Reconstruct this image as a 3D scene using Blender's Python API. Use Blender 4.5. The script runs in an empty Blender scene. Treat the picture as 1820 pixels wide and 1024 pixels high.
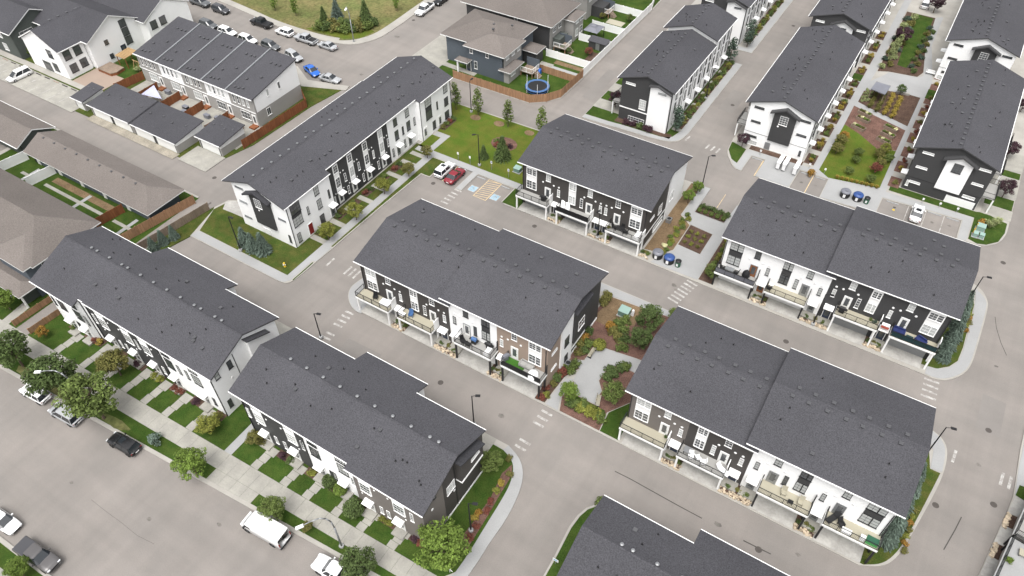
import bpy, math, random
from mathutils import Vector, Matrix
RAD=math.radians
sc=bpy.context.scene
C=sc.collection
# ---------------------------------------------------------------- camera
cam_d=bpy.data.cameras.new('camera'); cam=bpy.data.objects.new('camera',cam_d); C.objects.link(cam)
p,r,y=RAD(46.5075),RAD(-0.4693),RAD(-32.1809)
fw=Vector((math.sin(y)*math.cos(p),math.cos(y)*math.cos(p),-math.sin(p)))
rt=Vector((math.cos(y),-math.sin(y),0)); up=rt.cross(fw)
rt,up=rt*math.cos(r)+up*math.sin(r),up*math.cos(r)-rt*math.sin(r)
M=Matrix((rt,up,-fw)).transposed().to_4x4(); M.translation=(0,0,82); cam.matrix_world=M
cam_d.sensor_fit='HORIZONTAL'; cam_d.sensor_width=36; cam_d.lens=1326.016/1820*36
cam_d.clip_start=1; cam_d.clip_end=2000
sc.camera=cam
# ---------------------------------------------------------------- sky, sun, exposure
w=bpy.data.worlds.new('World'); sc.world=w; w.use_nodes=True
nt=w.node_tree; bg=nt.nodes['Background']
sky=nt.nodes.new('ShaderNodeTexSky'); sky.sky_type='NISHITA'; sky.sun_disc=False
SUN_EL,SUN_AZ=RAD(66),RAD(165)
sky.sun_elevation=SUN_EL; sky.sun_rotation=SUN_AZ; sky.air_density=1.0; sky.dust_density=6.0; sky.ozone_density=1.0
hs=nt.nodes.new('ShaderNodeHueSaturation'); hs.inputs['Saturation'].default_value=0.16
nt.links.new(sky.outputs[0],hs.inputs['Color']); nt.links.new(hs.outputs[0],bg.inputs[0]); bg.inputs[1].default_value=0.15
sd=bpy.data.lights.new('sun','SUN'); sd.energy=0.65; sd.angle=RAD(38); sd.color=(1.0,0.965,0.92)
so=bpy.data.objects.new('sun',sd); C.objects.link(so)
# azimuth measured clockwise from +Y, like the sky node's rotation
so.rotation_euler=Vector((math.sin(SUN_AZ)*math.cos(SUN_EL),math.cos(SUN_AZ)*math.cos(SUN_EL),math.sin(SUN_EL))).to_track_quat('Z','Y').to_euler()
so.location=(0,0,150)
sc.view_settings.view_transform='Standard'; sc.view_settings.look='None'
sc.view_settings.exposure=0.84; sc.view_settings.gamma=1.0; sc.view_settings.use_curve_mapping=False
# ---------------------------------------------------------------- materials
def _n(nt,t,**k):
    n=nt.nodes.new(t)
    for a,b in k.items(): setattr(n,a,b)
    return n
def mat(name,col,rough=.8,var=.12,scale=.6,fine=.0,fscale=14.,bump=0.,bscale=20.,metal=0.,spec=.3,island=0.,siding=0,objvar=0.,col2=None,stretch=None,alpha=1.,streak=0.):
    m=bpy.data.materials.new(name); m.use_nodes=True; t=m.node_tree; b=t.nodes['Principled BSDF']
    b.inputs['Roughness'].default_value=rough; b.inputs['Metallic'].default_value=metal; b.inputs['Specular IOR Level'].default_value=spec
    L=t.links.new
    g=_n(t,'ShaderNodeNewGeometry'); pos=g.outputs['Position']
    if stretch:
        mp=_n(t,'ShaderNodeMapping'); mp.inputs['Scale'].default_value=stretch; L(pos,mp.inputs[0]); pos=mp.outputs[0]
    def noise(s,det=4.,rgh=.6):
        n=_n(t,'ShaderNodeTexNoise'); n.inputs['Scale'].default_value=s; n.inputs['Detail'].default_value=det; n.inputs['Roughness'].default_value=rgh
        L(pos,n.inputs['Vector']); return n.outputs['Fac']
    def rng(o,a,bb,lo=.3,hi=.7):
        r=_n(t,'ShaderNodeMapRange'); r.inputs[1].default_value=lo; r.inputs[2].default_value=hi; r.inputs[3].default_value=a; r.inputs[4].default_value=bb; L(o,r.inputs[0]); return r.outputs[0]
    def mul(a,bb):
        x=_n(t,'ShaderNodeMath',operation='MULTIPLY'); L(a,x.inputs[0]); L(bb,x.inputs[1]); return x.outputs[0]
    base=None
    if col2:
        mx=_n(t,'ShaderNodeMix',data_type='RGBA'); mx.inputs[6].default_value=(*col,1); mx.inputs[7].default_value=(*col2,1)
        L(rng(noise(scale,6),0,1,.38,.62),mx.inputs[0]); base=mx.outputs[2]
    else:
        c=_n(t,'ShaderNodeRGB'); c.outputs[0].default_value=(*col,1); base=c.outputs[0]
    f=rng(noise(scale*.37+.01,5),1-var,1+var)
    if streak:
        for sv in ((.012,.6,1),(.7,.02,1)):
            mp=_n(t,'ShaderNodeMapping'); mp.inputs['Scale'].default_value=sv; L(g.outputs['Position'],mp.inputs[0])
            n=_n(t,'ShaderNodeTexNoise'); n.inputs['Scale'].default_value=1.; n.inputs['Detail'].default_value=3.; L(mp.outputs[0],n.inputs['Vector']); f=mul(f,rng(n.outputs['Fac'],1-streak,1+streak))
        n=_n(t,'ShaderNodeTexNoise'); n.inputs['Scale'].default_value=.9; n.inputs['Detail'].default_value=8.; n.inputs['Roughness'].default_value=.75; L(pos,n.inputs['Vector']); f=mul(f,rng(n.outputs['Fac'],1,.8,.62,.8))
    if objvar: oi=_n(t,'ShaderNodeObjectInfo'); f=mul(f,rng(oi.outputs['Random'],1-objvar,1+objvar,0,1))
    if fine: f=mul(f,rng(noise(fscale,3,.7),1-fine,1+fine))
    if island: f=mul(f,rng(g.outputs['Random Per Island'],1-island,1+island,0,1))
    vm=_n(t,'ShaderNodeVectorMath',operation='SCALE'); L(base,vm.inputs[0]); L(f,vm.inputs['Scale']); L(vm.outputs[0],b.inputs['Base Color'])
    if bump or siding:
        bp=_n(t,'ShaderNodeBump'); bp.inputs['Strength'].default_value=bump or .6; bp.inputs['Distance'].default_value=.03
        if siding:
            sx=_n(t,'ShaderNodeSeparateXYZ'); L(g.outputs['Position'],sx.inputs[0]); a=_n(t,'ShaderNodeMath',operation='MODULO'); a.inputs[1].default_value=siding; L(sx.outputs[2],a.inputs[0])
            k=_n(t,'ShaderNodeMath',operation='DIVIDE'); k.inputs[1].default_value=-siding; L(a.outputs[0],k.inputs[0]); L(k.outputs[0],bp.inputs['Height'])
        else: L(noise(bscale,3),bp.inputs['Height'])
        L(bp.outputs[0],b.inputs['Normal'])
    if alpha<1: b.inputs['Alpha'].default_value=alpha
    return m
MT={}
def D(n,*a,**k): MT[n]=mat(n,*a,**k)
D('asphalt',(.225,.205,.188),.9,.09,.12,.10,9.,.25,30,col2=(.195,.18,.166),streak=.045)
D('concrete',(.305,.307,.305),.85,.08,.5,.06,6.)
D('concrete_warm',(.31,.30,.265),.85,.1,.6,.08,5.,col2=(.265,.255,.23))
D('driveway',(.40,.39,.365),.85,.12,.9,.1,4.,col2=(.33,.32,.30))
D('gravel',(.27,.245,.2),.95,.25,1.2,.35,7.)
D('kerb',(.33,.315,.285),.85,.12,.7,.06,8.)
D('grass',(.042,.068,.013),.95,.25,.6,.35,6.,.8,14.,spec=.1,col2=(.072,.078,.02))
D('lawn',(.030,.060,.010),.95,.22,.7,.38,7.,.8,14.,spec=.1,col2=(.046,.072,.014))
D('park_grass',(.068,.108,.014),.95,.14,.35,.25,7.,.8,14.,spec=.1,col2=(.10,.112,.02),streak=.06)
D('dry_grass',(.155,.135,.06),.95,.25,.12,.35,1.6,.8,9.,spec=.1,col2=(.10,.115,.04))
D('ground',(.16,.15,.09),.95,.2,.05,.2,1.)
D('mulch_red',(.135,.078,.062),.95,.25,1.5,.5,9.,.9,12.,spec=.1)
D('mulch_brown',(.085,.055,.042),.95,.25,1.5,.5,9.,.9,12.,spec=.1)
D('mulch_tan',(.165,.115,.068),.95,.25,1.2,.4,9.,.9,12.,spec=.1)
D('stone',(.46,.38,.28),.9,.2,3.,.2,8.,island=.3)
D('shingle',(.064,.0635,.070),.95,.09,.25,.36,7.5,.5,9.,spec=.12,objvar=.07)
D('shingle_dark',(.05,.05,.055),.95,.08,.25,.3,5.5,.5,9.,spec=.12)
D('shingle_brown',(.15,.133,.122),.95,.08,.3,.22,6.,.5,9.,spec=.12,objvar=.08)
D('white',(.83,.83,.825),.55,.02,.5,siding=.18)
D('dark',(.048,.048,.049),.6,.06,.5,siding=.18)
D('brown_dark',(.06,.055,.052),.6,.06,.5,siding=.18)
D('tan',(.30,.235,.19),.7,.06,.5,siding=.18)
D('taupe',(.155,.14,.128),.7,.06,.5,siding=.18)
D('slate',(.085,.1,.118),.6,.05,.5,siding=.18)
D('greige',(.30,.29,.275),.7,.06,.5,siding=.18)
D('green_grey',(.075,.085,.078),.7,.06,.5,siding=.18)
D('trim',(.82,.82,.81),.5,.02,.5)
D('black',(.018,.018,.019),.45,.05,.5)
D('soffit',(.06,.06,.062),.6,.03,.5)
D('grey_metal',(.32,.33,.34),.45,.05,1.,metal=.6,spec=.5)
D('steel',(.33,.335,.34),.35,.05,1.,metal=.8,spec=.5)
D('vent',(.10,.10,.105),.4,.05,2.,metal=.4,spec=.5)
D('deck_tan',(.36,.335,.26),.8,.06,.8)
D('deck_grey',(.31,.305,.29),.8,.06,.8)
D('glass',(.085,.09,.095),.06,.25,1.2,spec=.9)
D('blind',(.44,.45,.44),.35,.08,1.,spec=.5)
D('door_white',(.75,.75,.73),.5,.02,.5)
D('door_red',(.2,.02,.02),.5,.02,.5)
D('door_wood',(.25,.1,.04),.5,.1,3.)
D('door_blue',(.03,.04,.07),.5,.05,1.)
D('wood_fence',(.30,.175,.10),.85,.18,.7,.25,3.,stretch=(3,3,.3),island=.1)
D('wood_red',(.20,.075,.032),.8,.2,.7,.25,3.,stretch=(3,3,.3),island=.12)
D('wood_grey',(.22,.17,.13),.85,.2,.7,.25,3.,stretch=(3,3,.3))
D('wood_light',(.36,.24,.12),.8,.1,1.)
D('bark',(.1,.075,.055),.9,.2,2.)
D('tyre',(.02,.02,.02),.8,.05,1.)
D('rim',(.35,.35,.36),.35,.05,1.,metal=.7)
D('car_glass',(.02,.024,.028),.05,.1,1.,spec=.9)
D('paint_white_line',(.43,.42,.40),.85,.1,1.6,.3,6.,col2=(.25,.232,.215))
D('paint_yellow',(.52,.40,.24),.8,.2,2.,.25,5.)
D('paint_blue',(.26,.38,.46),.8,.15,2.,.15,5.)
D('stain',(.15,.138,.125),.85,.3,3.,.2,6.)
D('patch',(.197,.183,.17),.9,.1,.5,.12,9.)
D('tar',(.06,.055,.05),.8,.2,2.)
D('iron',(.085,.075,.068),.7,.2,6.,metal=.2)
D('transformer',(.13,.21,.18),.5,.05,1.)
D('mint',(.24,.35,.31),.5,.05,1.)
D('bin_blue',(.03,.07,.22),.4,.1,2.,spec=.5)
D('bin_grey',(.16,.165,.19),.4,.1,2.,spec=.5)
D('bin_green',(.02,.09,.05),.4,.1,2.,spec=.5)
D('plastic_white',(.78,.78,.78),.4,.03,1.)
D('yellow',(.62,.42,.03),.5,.1,1.)
D('green_toy',(.10,.42,.12),.5,.05,1.)
D('turf',(.04,.12,.015),.95,.15,2.,.3,9.)
D('blue_cover',(.06,.13,.28),.5,.1,2.)
D('navy',(.02,.03,.11),.7,.1,2.)
D('teal_dark',(.016,.045,.05),.7,.1,2.)
D('red_cloth',(.45,.09,.06),.7,.1,2.)
D('sail',(.42,.43,.58),.7,.06,1.)
D('pale_blue',(.18,.42,.6),.6,.06,1.)
for n,c in dict(leaf_mid=(.088,.118,.032),leaf_dark=(.064,.092,.03),leaf_yellow=(.155,.165,.034),leaf_bright=(.105,.155,.03),leaf_gold=(.25,.19,.04),leaf_orange=(.24,.135,.03),
    leaf_purple=(.048,.026,.032),leaf_red=(.14,.05,.035),leaf_blue=(.088,.118,.094),leaf_spruce=(.055,.08,.058),leaf_pale=(.22,.25,.11),leaf_olive=(.12,.115,.035),leaf_flower=(.62,.6,.35)).items():
    D(n,c,.8,.25,.8,island=.45,spec=.15)
for n,c in dict(car_white=(.8,.8,.8),car_black=(.012,.012,.013),car_grey=(.10,.105,.11),car_silver=(.36,.37,.38),car_red=(.2,.018,.028),car_blue=(.02,.12,.48),car_charcoal=(.055,.055,.06),car_dkgrey=(.09,.085,.085)).items():
    D(n,c,.22,.02,.5,spec=.6)
D('clear_glass',(.5,.55,.55),.1,.05,1.,spec=.6,alpha=.3)
D('head_light',(.7,.72,.74),.1,.05,1.,spec=.8)
D('tail_light',(.25,.01,.01),.2,.05,1.,spec=.6)
# ---------------------------------------------------------------- mesh builder and object helpers
class MB:
    def __init__(s): s.v=[];s.f=[];s.m=[]
    def add(s,vs,fs,mi=0):
        n=len(s.v); s.v+=[tuple(v) for v in vs]; s.f+=[[i+n for i in f] for f in fs]; s.m+=[mi]*len(fs); return s
    def box(s,x0,x1,y0,y1,z0,z1,mi=0):
        if x1<x0: x0,x1=x1,x0
        if y1<y0: y0,y1=y1,y0
        if z1<z0: z0,z1=z1,z0
        return s.add([(x0,y0,z0),(x1,y0,z0),(x1,y1,z0),(x0,y1,z0),(x0,y0,z1),(x1,y0,z1),(x1,y1,z1),(x0,y1,z1)],
            [(0,3,2,1),(4,5,6,7),(0,1,5,4),(1,2,6,5),(2,3,7,6),(3,0,4,7)],mi)
    def obox(s,cx,cy,cz,sx,sy,sz,rz=0,mi=0,rx=0,ry=0):
        Mx=Matrix.Translation((cx,cy,cz))@Matrix.Rotation(rz,4,'Z')@Matrix.Rotation(ry,4,'Y')@Matrix.Rotation(rx,4,'X')
        P=[Mx@Vector((a*sx/2,b*sy/2,c*sz/2)) for c in(-1,1) for a,b in((-1,-1),(1,-1),(1,1),(-1,1))]
        return s.add(P,[(0,3,2,1),(4,5,6,7),(0,1,5,4),(1,2,6,5),(2,3,7,6),(3,0,4,7)],mi)
    def prism(s,poly,z0,z1,mi=0,bot=False):
        a=sum(poly[i-1][0]*poly[i][1]-poly[i][0]*poly[i-1][1] for i in range(len(poly)))
        if a<0: poly=poly[::-1]
        n=len(poly); V=[(x,y,z0) for x,y in poly]+[(x,y,z1) for x,y in poly]
        F=[list(range(n,2*n))]+[[i,(i+1)%n,n+(i+1)%n,n+i] for i in range(n)]
        if bot: F.append(list(range(n-1,-1,-1)))
        return s.add(V,F,mi)
    def ext(s,poly3,d,mi=0):           # planar polygon in 3D pushed along vector d
        n=len(poly3); d=Vector(d); V=[Vector(q) for q in poly3]; V2=[q+d for q in V]
        return s.add(V+V2,[list(range(n-1,-1,-1)),list(range(n,2*n))]+[[i,(i+1)%n,n+(i+1)%n,n+i] for i in range(n)],mi)
    def tube(s,p0,p1,r0,r1=None,n=6,mi=0):
        r1=r0 if r1 is None else r1; p0,p1=Vector(p0),Vector(p1); q=(p1-p0).to_track_quat('Z','Y')
        V=[p0+q@Vector((r0*math.cos(2*math.pi*i/n),r0*math.sin(2*math.pi*i/n),0)) for i in range(n)]+[p1+q@Vector((r1*math.cos(2*math.pi*i/n),r1*math.sin(2*math.pi*i/n),0)) for i in range(n)]
        return s.add(V,[[i,(i+1)%n,n+(i+1)%n,n+i] for i in range(n)]+[list(range(n,2*n)),list(range(n-1,-1,-1))],mi)
    def path(s,P,r,n=6,mi=0):
        for i in range(len(P)-1):
            a=r[i] if isinstance(r,(list,tuple)) else r; b=r[i+1] if isinstance(r,(list,tuple)) else r
            s.tube(P[i],P[i+1],a,b,n,mi)
        return s
    def lathe(s,prof,cx=0,cy=0,n=14,mi=0):
        V=[];F=[];k=len(prof)
        for i in range(n):
            a=2*math.pi*i/n
            V+=[(cx+r*math.cos(a),cy+r*math.sin(a),z) for r,z in prof]
        for i in range(n):
            j=(i+1)%n
            F+=[[i*k+q,j*k+q,j*k+q+1,i*k+q+1] for q in range(k-1)]
        return s.add(V,F,mi)
    def mesh(s,name,mats,smooth=False):
        me=bpy.data.meshes.new(name); me.from_pydata(s.v,[],s.f)
        if isinstance(mats,str): mats=[mats]
        for q in mats: me.materials.append(MT[q])
        if len(mats)>1: me.polygons.foreach_set('material_index',s.m)
        if smooth: me.polygons.foreach_set('use_smooth',[True]*len(me.polygons))
        me.update(); return me
    def build(s,name,mats,parent=None,smooth=False,loc=None): return put(name,s.mesh(name,mats,smooth),parent,loc)
def put(name,me,parent=None,loc=None,rz=0,scale=None):
    o=bpy.data.objects.new(name,me); C.objects.link(o)
    if parent: o.parent=parent
    if loc: o.location=loc
    if rz: o.rotation_euler=(0,0,rz)
    if scale: o.scale=(scale,)*3 if isinstance(scale,(int,float)) else scale
    return o
def empty(name,loc=(0,0,0),rz=0): return put(name,None,None,loc,rz)
def tag(o,label=None,cat=None,group=None,kind=None):
    for k,v in (('label',label),('category',cat),('group',group),('kind',kind)):
        if v: o[k]=v
    return o
CACHE={}
def cached(key,fn):
    if key not in CACHE: CACHE[key]=fn()
    return CACHE[key]
def copy_tree(o,parent=None):
    c=o.copy(); C.objects.link(c); c.parent=parent
    for ch in list(o.children): copy_tree(ch,c)
    return c
def struct(name,mb,m,parent=None): return tag(mb.build(name,m,parent),kind='structure')

# ================================================================ the ground
def smooth(P,it=2):
    for _ in range(it):
        Q=[P[0]]
        for a,b in zip(P[:-1],P[1:]):
            Q+=[(a[0]*.75+b[0]*.25,a[1]*.75+b[1]*.25),(a[0]*.25+b[0]*.75,a[1]*.25+b[1]*.75)]
        P=Q+[P[-1]]
    return P
def rect(x0,x1,y0,y1): return [(x0,y0),(x1,y0),(x1,y1),(x0,y1)]
def area(name,poly,z0,z1,m,parent=None): return struct(name,MB().prism(poly,z0,z1),m,parent)
b=MB(); b.add([(-700,-500,-.06),(500,-500,-.06),(500,700,-.06),(-700,700,-.06)],[(0,1,2,3)]); ground=struct('ground',b,'ground')
b=MB(); b.prism(rect(-230,150,-45,270),-.05,0); road=struct('road',b,'asphalt')
def ky(x): return 15.85+.0696*(x+93.62)
def s_lo(x): return 18.95+.0393*(x+98.4)
def s_hi(x): return 21.25+.0363*(x+101.9)
# --- south strip along the street
e_out=[(-27.3,20.5),(-25,20.75),(-23.2,22),(-22.4,24.5),(-22.27,27.8),(-22.38,30.27),(-22.25,33.75),(-22.7,37.4),(-23.57,39.8),(-25,41.4),(-27.31,42.28)]
e_in=[(-23.75,25.5),(-23.7,28),(-23.9,32),(-24.05,35.5),(-24.3,38),(-25.1,40),(-26.15,40.89),(-27.52,41.37)]
S1=[(-140,ky(-140))]+[(-60,ky(-60))]+smooth(e_out)+[(-97,42.3),(-97,19),(-140,19)]
strip=area('kerb',[(-140,ky(-140)),(-60,ky(-60))]+smooth(e_out)+[(-98.6,42.3),(-98.6,56),(-140,56)],0,.13,'kerb')
area('lawn',[(-139,ky(-139)+.5),(-60,ky(-60)+.5),(-27,21.0)]+smooth(e_in)+[(-29.1,41.4),(-29.1,38.2),(-97.9,38.2),(-98.1,55.6),(-139,55.6)],.13,.15,'lawn')
sw=area('sidewalk',smooth(e_in)+smooth(e_out)[::-1][:-6],.13,.17,'concrete')
area('driveway',rect(-58,-29.05,38.2,42.25),.13,.16,'concrete_warm'); area('driveway',rect(-95,-61,38.2,42.25),.13,.16,'concrete_warm')
side=tag(empty('sidewalk',(-60,21,.13)),kind='structure')
random.seed(4)
x=-128.
while x<-25:
    x1=x+1.75; dz=random.uniform(-.006,.006)
    MB().prism([(x+60+.012,s_lo(x)-21),(x1+60-.012,s_lo(x1)-21),(x1+60-.012,s_hi(x1)-21),(x+60+.012,s_hi(x)-21)],0,.05+dz).build('paving_slab','concrete_warm',side)
    if -57<x<-49.5:
        MB().prism([(x+60+.012,ky(x)+.5-21),(x1+60-.012,ky(x1)+.5-21),(x1+60-.012,s_lo(x1)-.02-21),(x+60+.012,s_lo(x)-.02-21)],0,.045+dz).build('paving_slab','concrete_warm',side)
    x=x1
for wx in (-89.3,-83.9,-79.6,-75.6,-71.8,-67.8,-63.4,-52.2,-47.5,-44,-39.6,-35.9,-31.5):
    y1=s_hi(wx); wl=1.15; n=3; top=25.6 if wx<-86 else 26.5
    wk=tag(empty('path',(wx,y1,.15)),kind='structure')
    for i in range(n):
        ya=y1+(top-y1)*i/n+.03; yb=y1+(top-y1)*(i+1)/n; dx=(i-1)*.16; ww=wl+(.35 if i==n-1 else 0)
        MB().box(dx-ww/2,dx+ww/2,ya-y1,yb-y1-.012,0,.03+.003*i).build('paving_slab','concrete_warm',wk)
area('path',[(-57.3,s_hi(-57)),(-56.1,s_hi(-56)),(-56.2,38),(-57.4,38)],.15,.175,'concrete')
area('mulch_bed',[(-25.5,40.2),(-24.75,39),(-24.6,36),(-24.35,33),(-24.1,27.5),(-25.6,27.5),(-25.4,31),(-25.3,35),(-25.9,38.5)],.15,.18,'mulch_red')
for x0,x1 in ((-92,-90),(-88.6,-84.8),(-83.2,-80.4),(-79,-76.3),(-74.9,-72.5),(-71,-68.5),(-67,-64.2),(-62.6,-60.9),(-55,-53),(-51.4,-48.4),(-46.7,-44.8),(-43.2,-40.4),(-38.8,-36.6),(-35,-32.4),(-30.6,-28.3)):
    area('mulch_bed',rect(x0,x1,25.55 if x0<-86 else 25.75,26.8),.15,.175,'mulch_brown')
for cx,cy,ax in ((-72.6,18.4,2.6),(-83,17.7,3.4),(-90,17.3,1.6)): area('lawn',[(cx+ax*math.cos(a*.45)*(1+.2*math.sin(a*2.3)),cy+.62*math.sin(a*.45)*(1+.25*math.sin(a*3.1))+.05*ax*math.cos(a*.45)) for a in range(14)],.15,.162,'dry_grass')
# --- lots west of the courtyard houses
area('lawn',[(-96.0,41.5),(-93.4,42.6),(-92.1,48.2),(-93.9,54.9),(-94.3,55.5),(-95.6,48)],.001,.145,'grass')
area('driveway',[(-92.8,58.2),(-93.6,57.4),(-92.6,55.8),(-88.2,56.1),(-88.2,60)],.13,.17,'driveway')
area('path',rect(-98.2,-95.7,20.5,56),.131,.165,'asphalt')
area('path',[(-101.3,20.9),(-99.9,21.1),(-100.2,24.9),(-101.9,25)],.15,.18,'concrete_warm')
for x0,x1 in ((-131,-125.8),(-124.3,-106.9),(-106,-100)): area('path',rect(x0,x1,43.9,44.5),.15,.18,'concrete_warm')
for x0 in (-129.3,-115,-103): area('path',rect(x0,x0+.7,40.5,46.4),.151,.179,'concrete')
area('mulch_bed',rect(-124,-106.5,45.3,46.6),.15,.17,'mulch_tan')
# --- island round the long row
n_edge=[(-92.3,48.3),(-73,48.3),(-71.6,48.45),(-70.9,49),(-70.65,50.2),(-70.4,58),(-70.2,70),(-69.75,80.95)]
park=area('kerb',[(-92.3,48.3)]+smooth(n_edge[1:5])+n_edge[5:]+[(-67.9,81),(-67.9,86.4),(-62.3,86.4),(-62.3,80.8),(-61.12,80.8),(-61.12,86.2),(-53.6,86.1),(-53.6,82),(-53,81.75),(14,81.3)]+smooth([(14.92,81.3),(16.5,81.2),(18,82.1),(19.3,83.9),(20.05,86.1),(20.22,90.9),(20.36,98.9),(20,100.7),(18.8,102.7),(16,103.6)])
    +[(-19.1,103.8),(-19.1,96.4),(-24.6,96.5),(-24.6,103.8),(-52,103.6),(-78.5,102.9),(-90,102.9),(-90,60),(-93.6,58),(-94.4,54.7)],0,.13,'kerb')
area('sidewalk',[(-92.1,48.45),(-72.2,48.4),(-72.2,49.9),(-92.0,49.85)],.13,.165,'concrete')
area('sidewalk',[(-72.2,48.45),(-71.7,48.6),(-71.15,49.4),(-71.2,54.3),(-70.6,54.5),(-70.55,58.2),(-71.0,58.2),(-70.9,86.2),(-72.3,86.2),(-72.3,49.9)],.13,.166,'concrete')
area('lawn',rect(-70.95,-70.75,49.6,54.1),.13,.15,'lawn')
area('lawn',[(-91.8,50),(-72.3,49.95),(-72.3,88),(-76,88),(-76,56),(-89.5,56),(-89.5,58),(-93.3,57.4),(-93.9,55)],.13,.15,'grass')
area('lawn',[(-70.85,58.4),(-70.6,58.4),(-70.4,70),(-69.95,81.15),(-68.1,81.2),(-68.1,86.0),(-70.85,86.0)],.13,.15,'grass')
area('sidewalk',[(-75.2,86.3),(-72.3,86.2),(-53.4,86.3),(-50.6,86.2),(-50.6,87.6),(-53.4,87.7),(-72,87.65),(-72,93),(-74.8,93),(-74.8,91.8),(-73.2,91.8),(-73.2,87.6),(-75.2,87.5)],.13,.167,'concrete')
area('sidewalk',rect(-62.2,-61.2,80.9,86.35),.13,.168,'concrete')
area('lawn',[(-72,87.7),(-50,87.7),(-50,103.3),(-78.4,102.7),(-76,99),(-75,93.1),(-71.9,93.1)],.13,.151,'park_grass')
area('lawn',rect(-75.2,-73.25,87.6,91.7),.13,.15,'park_grass')
area('lawn',rect(-53.4,-50.3,81.9,86.2),.13,.15,'lawn')
for wy in (58.6,63.2,66.9,70.3,74.1,78.2,82.3,85.2): area('path',rect(-75.2,-72.3,wy-.5,wy+.5),.15,.176,'concrete_warm')
for y0,y1 in ((59.3,62.5),(63.9,66.2),(67.6,69.6),(71,73.4),(74.8,77.5),(78.9,81.6),(94,98)): area('mulch_bed',rect(-75.2,-73.9,y0,y1),.15,.172,'mulch_brown')
for (x,yy,r) in ((-62.0,96.2,2.6),(-71.3,100.6,1.1),(-66.3,101.2,1.1),(-59.8,101.6,1.0)): area('mulch_bed',[(x+r*math.cos(a*.52),yy+r*.8*math.sin(a*.52)) for a in range(12)],.151,.18,'mulch_red' if r>2 else 'mulch_tan')
# --- garden between the two north rows
area('path',[(-26.1,103.7),(-24.6,103.7),(-24.6,96.6),(-19.5,96.5),(-19.2,103.6),(-18.3,103.6),(-18.6,94),(-18.2,92.8),(-19.7,92.7),(-19.9,87.4),(-18.3,84),(-18.0,82.1),(-26.0,81.9),(-25.6,85),(-23.8,86.1),(-23.8,87.7),(-21.5,87.5),(-19.95,87.4),(-20,92.9),(-24.3,93.3),(-24.4,94.5),(-26.2,94.8),(-26.1,96.8),(-25.8,103.7)][:2]+[(-24.6,96.55),(-19.4,96.4),(-19.15,101.8),(-18.2,101.8),(-18.2,82.0),(-25.9,81.85),(-25.0,84.6),(-23.8,86.1),(-23.8,87.7),(-19.95,87.4),(-19.95,92.9),(-24.2,93.3),(-24.4,94.5),(-26.2,94.8),(-26.1,96.8)],.13,.17,'concrete')
area('mulch_bed',[(-28,84),(-25.2,84.6),(-24,86.2),(-24,93),(-26.3,94.7),(-26.3,103.5),(-28,103.5)],.13,.16,'mulch_tan')
area('mulch_bed',[(-23.8,87.8),(-20,87.5),(-20,92.8),(-23.9,93.2)],.13,.165,'mulch_brown')
area('mulch_bed',rect(-24.5,-19.5,96.7,99.0),.13,.16,'mulch_brown')
area('mulch_bed',rect(-18.1,-16,82.2,96),.13,.16,'mulch_brown')
# --- middle block
c_arc=[(-57.56,49.77),(-58.77,49.75),(-60.3,50.42),(-61.66,51.62),(-62.31,52.96)]+[(-62.34,53.99),(-62.01,55.62)]
mid=area('kerb',[(-57.7,50.0)]+smooth(c_arc)+[(-58.6,73.9),(14,73.9)]+smooth([(17.41,72.63),(18.89,72.05),(19.85,70.46),(20.0,66.81),(19.4,62.5),(18.16,55.64),(17.51,52.87),(16.4,50.94),(14.11,49.81)]),0,.13,'kerb')
area('sidewalk',[(-57.8,50.2)]+smooth([(x+.12,yy) for x,yy in c_arc])+[(-57.9,57.5)],.13,.165,'concrete')
area('path',[(-30.9,73.7),(-30.3,72.15),(-28.4,72.1),(-22.5,72.45),(-20,72.6),(-18.6,73),(-18.6,73.8)],.13,.17,'concrete')
plaza=[(-24.14,62.61),(-19.0,63.3),(-17,63.3),(-17,60.9),(-18.84,60.97),(-21.13,61.12),(-22.27,59.64),(-22.3,57.17),(-21.13,55.81),(-21.26,54.27),(-20.27,53.45),(-23.7,53.64),(-25.32,55.77),(-25.35,57.59),(-26.41,58.65),(-25.5,59.21),(-25.52,61.76),(-24.19,61.77)]
area('plaza',plaza,.13,.175,'concrete')
area('path',[(-26.5,50.2),(-24.6,50.1),(-25.4,52.2),(-25.2,55.7),(-26.3,55.2),(-26.4,53)],.13,.174,'concrete')
area('mulch_bed',[(-28.2,57.5),(-26.6,58.8),(-25.6,59.3),(-25.6,61.9),(-24.2,62.7),(-19,63.4),(-16.5,63.4),(-16.5,73),(-22.5,72.3),(-28.4,71.9),(-28.4,65)],.13,.155,'mulch_red')
area('mulch_bed',[(-28.2,66.5),(-27.4,71.9),(-22.6,72.2),(-22.4,68.6),(-24.9,66.4)],.155,.172,'mulch_tan')
area('mulch_bed',[(-28.2,50.2),(-26.7,50.3),(-26.6,53.5),(-26.5,55.4),(-25.5,57.6),(-26.6,58.7),(-28.2,57.4)],.13,.156,'mulch_brown')
area('mulch_bed',[(-24.4,50.2),(-18.6,50.2),(-19,53.2),(-16.6,57),(-16.6,60.8),(-18.84,60.9),(-21.1,61),(-22.2,59.6),(-22.2,57.2),(-21.1,55.9),(-21.1,54.2),(-20.2,53.4),(-23.7,53.5),(-25.1,55.4),(-25.2,52.3)],.13,.157,'mulch_red')
area('lawn',[(-18.5,50.2),(-15.9,50.2),(-15.9,57),(-16.5,57),(-18.8,53.3)],.13,.16,'lawn')
area('lawn',[(-23.9,52.3),(-19.4,52.2),(-19.3,53.3),(-23.6,53.4)],.157,.17,'lawn')
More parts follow.
